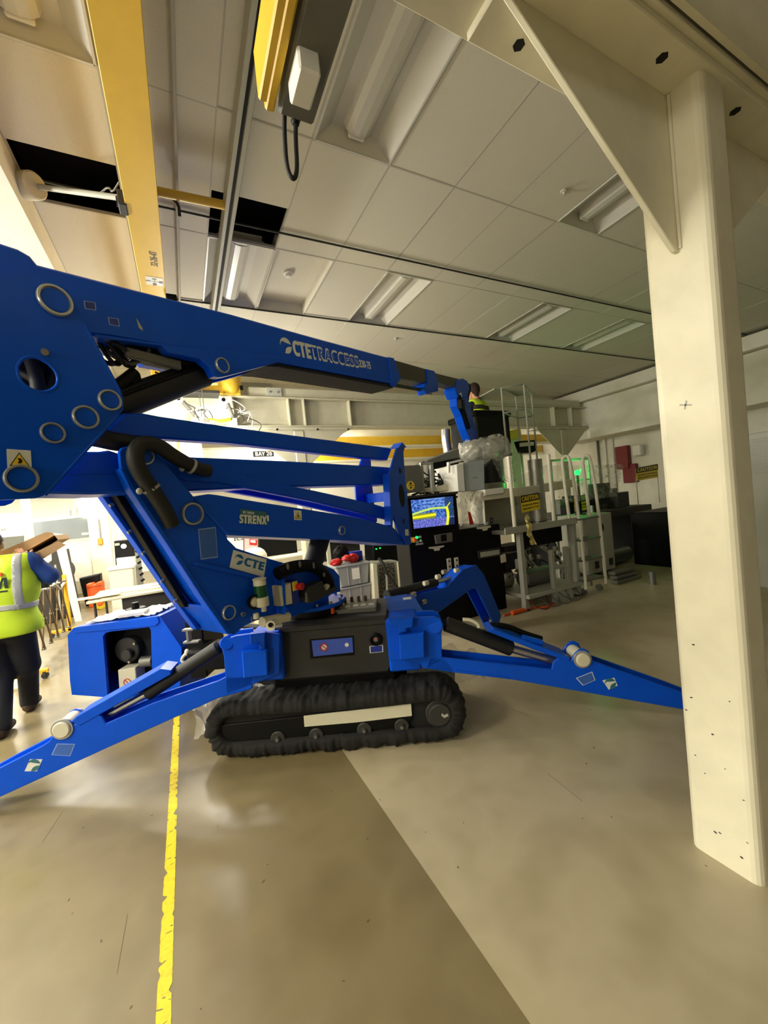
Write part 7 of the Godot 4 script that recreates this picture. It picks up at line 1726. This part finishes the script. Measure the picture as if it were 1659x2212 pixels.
	lone("optics_column", "stainless optics column between the railing posts", "column", sh().cyl(Vector3(5.0, 1.13, -4.5), Vector3(5.0, 2.1, -4.5), 0.11, 0.11, 24), M.brushed)
	lone("black_monitor", "black flat monitor seen behind the ladder", "monitor", slab(pv([6.561, 1.625, 7.116, 1.623, 7.092, 1.234, 6.55, 1.24]), -4.7, 0.05, 0.004), M.black)
	# far benches on the right
	var bn := thing("optics_bench", "dark optics bench crowded with instruments beyond the ladder", "bench", "", at(7.6, 0, -5.8))
	obj("benchtop", sh().box(Vector3(0.2, 0.98, 0), Vector3(2.6, 0.16, 1.4), 0.01), M.dark_grey, bn)
	for x: float in [-0.9, 1.3]: obj("support", sh().box(Vector3(x, 0.45, 0), Vector3(0.3, 0.9, 1.0), 0.01), M.black, bn)
	var r3 := RandomNumberGenerator.new()
	r3.seed = 17
	for k in 12:
		var sz := Vector3(r3.randf_range(0.10, 0.30), r3.randf_range(0.12, 0.45), r3.randf_range(0.1, 0.3))
		var xx := 6.7 + 0.2 * k
		lone("instrument_module", ["small dark", "squat grey", "upright black", "boxy grey", "narrow black", "low pale", "stubby black", "tall grey", "thin dark", "wide black", "short grey", "last black"][k] + " instrument module in the row on the far optics bench", "instrument", sh().box(Vector3(xx, 1.06 + sz.y / 2, -5.5 + r3.randf_range(-0.3, 0.2)), sz, 0.01), [M.black, M.grey_box, M.dark_grey][k % 3], "modules on the far bench")
	var gc := thing("grey_cabinet", "pale grey wheeled cabinet with two small vents beyond the ladder", "cabinet", "", at(6.35, 0, -4.45))
	obj("body", sh().box(Vector3(0.03, 0.60, -0.3), Vector3(0.66, 1.00, 0.6), 0.01), M.grey_light, gc)
	obj("vent", sh().box(Vector3(-0.14, 0.24, 0.005), Vector3(0.09, 0.12, 0.012)), M.dark_grey, gc)
	obj("vent", sh().box(Vector3(0.24, 0.24, 0.005), Vector3(0.09, 0.12, 0.012)), M.dark_grey, gc)
	obj("emblem", sh().prism(oval(Vector2(0.05, 0.86), 0.07, 0.08, 0, 9), 0.0, 0.006), M.black, gc)
	for x: float in [-0.24, 0.3]: obj("castor", sh().cyl(Vector3(x - 0.02, 0.05, -0.08), Vector3(x + 0.02, 0.05, -0.08), 0.05, 0.05, 12).box(Vector3(x, 0.09, -0.08), Vector3(0.05, 0.03, 0.06)), M.dull_steel, gc)
	lone("floor_pipe", "large grey pipe lying on the floor behind the ladder", "pipe", sh().cyl(Vector3(5.8, 0.16, -4.9), Vector3(7.9, 0.16, -5.0), 0.15, 0.15, 20), M.dull_steel)
	lone("floor_pallet", "flat stack of grey bars on the floor beyond the ladder", "bars", sh().box(Vector3(6.3, 0.03, -4.02), Vector3(0.62, 0.05, 0.12), 0.006).box(Vector3(6.32, 0.09, -4.06), Vector3(0.55, 0.05, 0.12), 0.006).box(Vector3(6.34, 0.15, -4.1), Vector3(0.55, 0.05, 0.12), 0.006), M.grey_box)
	lone("dark_cabinet", "large dark cabinet in the shadow beside the column", "cabinet", sh().box(Vector3(8.4, 0.5, -4.2), Vector3(1.5, 1.0, 1.0), 0.02), M.black)
	lone("floor_stand_foot", "small steel foot standing on the floor near the dark cabinet", "foot", sh().cyl(Vector3(6.316, 0, -3.62), Vector3(6.316, 0, -3.62) + Vector3(0, 0.2, 0), 0.05, 0.045, 14), M.dull_steel)
	# fittings on the right wall
	lone("red_fire_box", "red fire box with pipes on the far right wall", "fire box", sh().box(Vector3(10.82, 2.25, -6.7), Vector3(0.16, 0.62, 0.34), 0.01), M.dark_red)
	lone("red_fire_box", "lower red panel below the fire box on the right wall", "fire box", sh().box(Vector3(10.84, 1.80, -6.55), Vector3(0.12, 0.5, 0.36), 0.01), M.dark_red)
	lone("wall_speaker", "small white box with cables high on the right wall", "wall box", sh().box(Vector3(10.75, 2.38, -6.25), Vector3(0.18, 0.28, 0.22), 0.02), M.white)
	for k in 3: lone("wall_conduit", ["thin white conduit down the right wall next to the fire box", "second white conduit down the right wall", "thin dark conduit running into the fire box"][k], "conduit", sh().cyl(Vector3(10.86, 0.9, -7.0 - 0.22 * k), Vector3(10.86, 2.85, -7.0 - 0.22 * k), 0.03, 0.03, 8), M.white if k < 2 else M.grey_box, "conduits on the right wall")
	var rc := thing("ribbed_cabinet", "tall pale grey cabinet with a ribbed front past the column", "cabinet", "", at(6.9, 0, -2.0))
	obj("body", sh().box(Vector3(0.3, 1.05, 0), Vector3(0.6, 2.1, 1.3), 0.01), M.grey_light, rc)
	for k in 16: obj("rib", sh().box(Vector3(-0.004, 2.02 - 0.03 * k, 0), Vector3(0.012, 0.012, 1.2), 0.002), M.grey_light, rc)
	cage()

func cage() -> void:
	# platform railing above the equipment with a flat sheet on top
	var t := thing("platform_railing", "thin aluminium railing frame above the wrapped equipment", "railing", "", at(0, 0, 0))
	var y0 := 2.42
	var y1 := 3.32
	for p: Vector3 in [Vector3(4.78, 0, -4.85), Vector3(5.02, 0, -4.6), Vector3(5.45, 0, -5.2), Vector3(5.62, 0, -5.0)]:
		obj("post", sh().cyl(Vector3(p.x, 1.75, p.z), Vector3(p.x, y1, p.z), 0.016, 0.016, 10), M.grey_light, t)
	for y: float in [2.92, y1]:
		obj("rail", sh().tube([Vector3(4.78, y, -4.85), Vector3(5.02, y, -4.6), Vector3(5.62, y, -5.0), Vector3(5.45, y, -5.2), Vector3(4.78, y, -4.85)], 0.014, 8), M.grey_light, t)
	lone("metal_sheet", "flat grey metal sheet lying across the top of the platform railing", "metal sheet", sh().prism(pv([4.843, -5.604, 4.73, -4.954, 5.841, -5.072, 5.936, -5.548]), 3.335, 3.355, 0.002, Transform3D(Basis(Vector3.RIGHT, Vector3.BACK, Vector3.UP), Vector3.ZERO)), M.grey_light)
	var c := thing("work_cage", "black plastic work cage at the end of the jib", "work cage", "", at(4.78, 0, -5.45))
	for s: Array in [[Vector3(0, 2.62, 0.34), Vector3(0.72, 0.72, 0.03)], [Vector3(0, 2.62, -0.34), Vector3(0.72, 0.72, 0.03)], [Vector3(0.36, 2.62, 0), Vector3(0.03, 0.72, 0.68)], [Vector3(-0.36, 2.62, 0), Vector3(0.03, 0.72, 0.68)]]:
		obj("side", sh().box(s[0], s[1], 0.01), M.black_matte, c)
	obj("floor_tray", sh().box(Vector3(0, 2.27, 0), Vector3(0.74, 0.04, 0.7), 0.008), M.black_matte, c)
	obj("rim", sh().box(Vector3(0, 2.97, 0.35), Vector3(0.80, 0.10, 0.06), 0.015).box(Vector3(0, 2.97, -0.35), Vector3(0.80, 0.10, 0.06), 0.015).box(Vector3(0.37, 2.97, 0), Vector3(0.06, 0.10, 0.74), 0.015).box(Vector3(-0.37, 2.97, 0), Vector3(0.06, 0.10, 0.74), 0.015), M.black, c)
	var ym := thing("yellow_machine", "yellow machine casing on a cream pillar beyond the railing", "machine", "", at(0, 0, 0))
	obj("casing", slab(pv([6.2, 2.906, 6.563, 2.954, 6.578, 2.746, 6.202, 2.712]), -6.2, 0.3, 0.01), M.yellow, ym)
	obj("pillar", slab(grounded(pv([6.254, 2.73, 6.617, 2.755, 6.614, 2.615, 6.262, 2.583])), -6.25, 0.2, 0.01), M.off_white, ym)

# ---------------------------------------------------------------- people
func finger(s: Array, root_: Vector3, d: Vector3, bend: Vector3, l: float, r: float) -> void:
	var a := root_ + d * l * 0.45
	var b := a + (d + bend * 0.6).normalized() * l * 0.32
	var c := b + (d + bend * 1.6).normalized() * l * 0.25
	s.append([root_, a, r, r * 0.95]); s.append([a, b, r * 0.95, r * 0.88]); s.append([b, c, r * 0.88, r * 0.75])

func people() -> void:
	walker()
	cage_worker()

func walker() -> void:
	# walking away from the lift, a cardboard box on the shoulder
	var o := Vector3(-1.47, 0, -4.55)
	var t := thing("person", "person in a yellow hi-vis vest walking away, carrying a flat cardboard box", "person", "", Transform3D(Basis(), o))
	var hip := Vector3(-0.02, 0.93, 0)
	var sh_l := Vector3(-0.20, 1.42, 0.0)
	var sh_r := Vector3(0.20, 1.43, -0.02)
	var el_r := Vector3(-1.147, 1.288, -4.6) - o
	var wr_r := Vector3(-1.272, 1.42, -4.62) - o
	var el_l := Vector3(-0.36, 1.22, 0.10)
	var wr_l := Vector3(-0.30, 1.42, -0.10)
	var hp_r := Vector3(0.09, 0.91, 0)
	var hp_l := Vector3(-0.12, 0.91, 0)
	var kn_r := Vector3(0.07, 0.50, -0.16)
	var kn_l := Vector3(-0.09, 0.49, -0.10)
	var an_r := Vector3(-0.02, 0.09, -0.40)
	var an_l := Vector3(-0.07, 0.09, 0.10)
	var head := Vector3(-0.05, 1.60, -0.03)
	var torso := [[hip + Vector3(-0.06, 0.02, 0), Vector3(-0.06, 1.22, 0.0), 0.125, 0.135], [hip + Vector3(0.06, 0.02, 0), Vector3(0.08, 1.22, 0.0), 0.125, 0.135], [Vector3(-0.06, 1.22, 0), Vector3(-0.09, 1.38, 0), 0.135, 0.115], [Vector3(0.08, 1.22, 0), Vector3(0.09, 1.38, 0), 0.135, 0.115]]
	var legs := [[hp_r, kn_r, 0.092, 0.062], [kn_r, an_r, 0.062, 0.042], [hp_l, kn_l, 0.092, 0.062], [kn_l, an_l, 0.062, 0.042]]
	var arms_ := [[sh_r, el_r, 0.062, 0.048], [el_r, wr_r, 0.048, 0.032], [sh_l, el_l, 0.062, 0.048], [el_l, wr_l, 0.048, 0.032], [Vector3(-0.09, 1.40, 0), sh_l, 0.09, 0.066], [Vector3(0.09, 1.40, 0), sh_r, 0.09, 0.066]]
	var body := torso + legs + arms_ + [[Vector3(-0.02, 1.42, 0), head + Vector3(0, -0.06, 0.01), 0.055, 0.052]]
	var s := sh().skin(body, 0.016, 0.05)
	# head with a face turned away from the camera
	s.skin([[head + Vector3(0, 0.045, 0.012), head + Vector3(0, 0.02, -0.02), 0.088, 0.084], [head + Vector3(0, -0.05, -0.035), head + Vector3(0, -0.09, -0.05), 0.058, 0.042], [head + Vector3(0, 0.0, -0.10), head + Vector3(0, -0.03, -0.118), 0.014, 0.014], [head + Vector3(0, -0.06, -0.095), head + Vector3(0, -0.062, -0.098), 0.012, 0.012], [head + Vector3(0.082, 0.02, 0.0), head + Vector3(0.086, -0.02, 0.005), 0.014, 0.011], [head + Vector3(-0.082, 0.02, 0.0), head + Vector3(-0.086, -0.02, 0.005), 0.014, 0.011]], 0.006, 0.022)
	# hands
	for hnd: Array in [[wr_r, Vector3(-1.317, 1.485, -4.62) - o, 1.0], [wr_l, wr_l + Vector3(0.03, 0.09, -0.02), -1.0]]:
		var w: Vector3 = hnd[0]
		var d: Vector3 = (hnd[1] - w).normalized()
		var side: Vector3 = d.cross(Vector3(0, 0, 1)).normalized() * hnd[2]
		var inn := Vector3(0, 0, -1)
		var palm := w + d * 0.05
		var hb := [[w, palm, 0.028, 0.036], [palm - side * 0.018, palm + d * 0.035 - side * 0.028, 0.022, 0.018], [palm + side * 0.018, palm + d * 0.035 + side * 0.028, 0.022, 0.018]]
		for k in 4: finger(hb, palm + d * 0.04 + side * (-0.030 + 0.020 * k), d, inn * 0.8, [0.070, 0.082, 0.078, 0.060][k], 0.0095)
		finger(hb, palm + side * 0.03, (d * 0.55 + side * 0.8).normalized(), inn * 0.5, 0.062, 0.011)
		s.skin(hb, 0.0045, 0.010)
	obj("body", s, M.skin, t)
	obj("eye", sh().ball(head + Vector3(0.032, 0.012, -0.088), Vector3(0.012, 0.009, 0.008), 8, 6).ball(head + Vector3(-0.032, 0.012, -0.088), Vector3(0.012, 0.009, 0.008), 8, 6), M.white, t)
	obj("hair", sh().skin([[head + Vector3(0, 0.055, 0.025), head + Vector3(0, 0.045, -0.01), 0.096, 0.09], [head + Vector3(0, 0.0, 0.055), head + Vector3(0, -0.06, 0.05), 0.062, 0.045]], 0.008, 0.03), M.hair, t)
	# clothes
	var grow: Array = []
	for b: Array in arms_: grow.append([b[0], b[1], b[2] + 0.020, b[3] + 0.018])
	grow += [[Vector3(-0.06, 1.1, 0), Vector3(-0.09, 1.38, 0), 0.14, 0.122], [Vector3(0.08, 1.1, 0), Vector3(0.09, 1.38, 0), 0.14, 0.122]]
	obj("jacket", sh().skin(grow, 0.014, 0.04), M.jacket, t)
	var trs: Array = []
	for b: Array in legs: trs.append([b[0], b[1], b[2] + 0.016, b[3] + 0.030])
	trs += [[hip + Vector3(-0.06, -0.02, 0), hip + Vector3(0.06, -0.02, 0), 0.132, 0.132]]
	obj("trousers", sh().skin(trs, 0.014, 0.04), M.trousers, t)
	for q: Array in [[an_r, 0.25], [an_l, 0.0]]:
		var a: Vector3 = q[0]
		a.y = 0.0
		obj("shoe", sh().skin([[a + Vector3(0, 0.055, 0.03), a + Vector3(0.01, 0.045, -0.16), 0.048, 0.038], [a + Vector3(0, 0.09, 0.0), a + Vector3(0, 0.05, 0.0), 0.05, 0.05]], 0.009, 0.03, [Plane(Vector3.DOWN, 0.0)]), M.shoe, t)
	var vb: Array = []
	for b: Array in torso: vb.append([b[0], b[1], b[2] + 0.045, b[3] + 0.036])
	vb += [[Vector3(-0.05, 0.88, 0.0), Vector3(0.09, 0.88, 0.0), 0.17, 0.17], [Vector3(-0.08, 1.42, 0), Vector3(-0.16, 1.44, 0), 0.10, 0.08], [Vector3(0.08, 1.42, 0), Vector3(0.16, 1.45, 0), 0.10, 0.08]]
	var cut: Array[Plane] = [Plane(Vector3.DOWN, -0.83), Plane(Vector3.RIGHT, 0.255), Plane(Vector3.LEFT, 0.25), Plane(Vector3(0, 1, 0), 1.52)]
	var v := obj("vest", sh().skin(vb, 0.014, 0.05, cut), M.vest, t)
	v.set_meta("label", "yellow hi-vis vest with grey reflective bands")
	var big: Array = []
	for b: Array in vb: big.append([b[0], b[1], b[2] + 0.006, b[3] + 0.006])
	var band: Array[Plane] = [Plane(Vector3(0.10, 1, 0).normalized(), 1.11), Plane(Vector3(-0.10, -1, 0).normalized(), -1.055)]
	obj("reflective_band", sh().skin(big, 0.012, 0.05, band), M.reflective, v)
	for x: float in [-0.15, 0.155]:
		var vband: Array[Plane] = [Plane(Vector3.RIGHT, x + 0.03), Plane(Vector3.LEFT, -x + 0.03), Plane(Vector3.DOWN, -1.05), Plane(Vector3.UP, 1.52)]
		obj("reflective_band", sh().skin(big, 0.012, 0.05, vband), M.reflective, v)
	words(v, "M", 0.085, M.vest_print, Transform3D(Basis(), Vector3(0.055, 1.29, 0.192)), true, 1.25)
	obj("vest_dot", sh().cyl(Vector3(0.06, 1.365, 0.16), Vector3(0.06, 1.365, 0.186), 0.018, 0.018, 14), M.orange, v)
	obj("vest_print_line", sh().box(Vector3(0.05, 1.225, 0.19), Vector3(0.1, 0.012, 0.006)), M.vest_print, v)
	# the box on the shoulder
	var b := thing("cardboard_box", "long flattened cardboard box held on the person's shoulder", "cardboard box", "", at(0, 0, 0))
	obj("upper_panel", sh().prism(pv([-1.636, 1.401, -1.595, 1.519, -1.489, 1.553, -1.299, 1.629, -1.161, 1.685, -1.114, 1.671, -1.106, 1.644, -1.308, 1.532, -1.508, 1.456]), -4.73, -4.72), M.cardboard, b)
	obj("lower_flap", sh().prism(pv([-1.288, 1.489, -1.074, 1.589, -1.019, 1.546, -1.214, 1.431, -1.255, 1.42]), -4.69, -4.68), M.cardboard, b)
	var mouth := pv([-1.312, 1.529, -1.1, 1.647, -1.077, 1.601, -1.278, 1.477])
	var cav := sh()
	for i in 4:
		var m0 := mouth[i]
		var m1 := mouth[(i + 1) % 4]
		cav.quad(Vector3(m0.x, m0.y, -4.70), Vector3(m1.x, m1.y, -4.70), Vector3(m1.x, m1.y, -5.15), Vector3(m0.x, m0.y, -5.15), Vector3(m0.y - m1.y, m1.x - m0.x, 0))
	cav.quad(Vector3(mouth[0].x, mouth[0].y, -5.15), Vector3(mouth[1].x, mouth[1].y, -5.15), Vector3(mouth[2].x, mouth[2].y, -5.15), Vector3(mouth[3].x, mouth[3].y, -5.15), Vector3.BACK)
	obj("sleeve", cav, M.cardboard, b)
	obj("left_panel", sh().prism(pv([-1.632, 1.402, -1.504, 1.464, -1.352, 1.522, -1.376, 1.47, -1.443, 1.434, -1.635, 1.37]), -4.72, -4.71), M.cardboard, b)

func cage_worker() -> void:
	var o := Vector3(4.78, 2.29, -5.45)
	var t := thing("person", "person in a yellow hi-vis vest crouching in the black work cage", "person", "", Transform3D(Basis(Vector3.UP, 0.4), o))
	var head := Vector3(-0.02, 1.16, -0.05)
	var body := [[Vector3(-0.08, 0.34, 0.02), Vector3(-0.09, 0.85, 0), 0.12, 0.12], [Vector3(0.08, 0.34, 0.02), Vector3(0.09, 0.85, 0), 0.12, 0.12], [Vector3(-0.09, 0.88, 0), Vector3(-0.19, 0.90, 0), 0.09, 0.065], [Vector3(0.09, 0.88, 0), Vector3(0.19, 0.90, 0), 0.09, 0.065], [Vector3(-0.19, 0.90, 0), Vector3(-0.26, 0.66, -0.10), 0.06, 0.046], [Vector3(0.19, 0.90, 0), Vector3(0.24, 1.08, -0.16), 0.06, 0.046], [Vector3(-0.26, 0.66, -0.10), Vector3(-0.16, 0.72, -0.26), 0.046, 0.034], [Vector3(0.24, 1.08, -0.16), Vector3(0.20, 1.20, -0.26), 0.046, 0.032], [Vector3(0, 0.94, 0), head, 0.055, 0.055], [Vector3(-0.09, 0.32, 0), Vector3(-0.10, 0.28, -0.22), 0.095, 0.065], [Vector3(0.09, 0.32, 0), Vector3(0.10, 0.28, -0.22), 0.095, 0.065], [Vector3(-0.10, 0.28, -0.22), Vector3(-0.10, 0.07, 0.05), 0.06, 0.042], [Vector3(0.10, 0.28, -0.22), Vector3(0.10, 0.07, 0.05), 0.06, 0.042]]
	var s := sh().skin(body, 0.02, 0.05)
	s.skin([[head + Vector3(0, 0.045, 0.012), head + Vector3(0, 0.02, -0.02), 0.088, 0.084], [head + Vector3(0, -0.05, -0.035), head + Vector3(0, -0.09, -0.05), 0.058, 0.042], [head + Vector3(0, 0.0, -0.10), head + Vector3(0, -0.03, -0.118), 0.014, 0.014]], 0.010, 0.022)
	for w: Vector3 in [Vector3(-0.16, 0.72, -0.26), Vector3(0.20, 1.20, -0.26)]:
		var d := Vector3(0, 0.7, -0.7)
		var hb := [[w, w + d * 0.06, 0.03, 0.034]]
		for k in 4: finger(hb, w + d * 0.075 + Vector3(-0.03 + 0.02 * k, 0, 0), d, Vector3(0, 0.3, -0.3), 0.075, 0.0095)
		finger(hb, w + d * 0.04 + Vector3(0.03, 0, 0), Vector3(0.8, 0.4, -0.4).normalized(), Vector3(0, 0.2, -0.2), 0.06, 0.011)
		s.skin(hb, 0.006, 0.01)
	obj("body", s, M.skin, t)
	obj("hair", sh().skin([[head + Vector3(0, 0.055, 0.02), head + Vector3(0, 0.045, -0.005), 0.10, 0.095], [head + Vector3(0, 0.0, 0.05), head + Vector3(0, -0.06, 0.05), 0.07, 0.05]], 0.012, 0.03), M.hair_brown, t)
	var vb: Array = []
	for i in 2: vb.append([body[i][0], body[i][1], 0.15, 0.148])
	vb += [[Vector3(-0.08, 0.9, 0), Vector3(-0.17, 0.92, 0), 0.10, 0.085], [Vector3(0.08, 0.9, 0), Vector3(0.17, 0.92, 0), 0.10, 0.085]]
	var v := obj("vest", sh().skin(vb, 0.018, 0.05), M.vest, t)
	var big: Array = []
	for b: Array in vb: big.append([b[0], b[1], b[2] + 0.008, b[3] + 0.008])
	var band: Array[Plane] = [Plane(Vector3.UP, 0.88), Plane(Vector3.DOWN, -0.80)]
	obj("dark_band", sh().skin(big, 0.016, 0.05, band), M.dark_grey, v)
	var slv: Array = []
	for i in [4, 5, 6, 7]: slv.append([body[i][0], body[i][1], body[i][2] + 0.018, body[i][3] + 0.016])
	obj("sleeves", sh().skin(slv, 0.018, 0.03), M.trousers, t)
	var trs: Array = []
	for i in [9, 10, 11, 12]: trs.append([body[i][0], body[i][1], body[i][2] + 0.018, body[i][3] + 0.022])
	obj("trousers", sh().skin(trs, 0.02, 0.04), M.trousers, t)
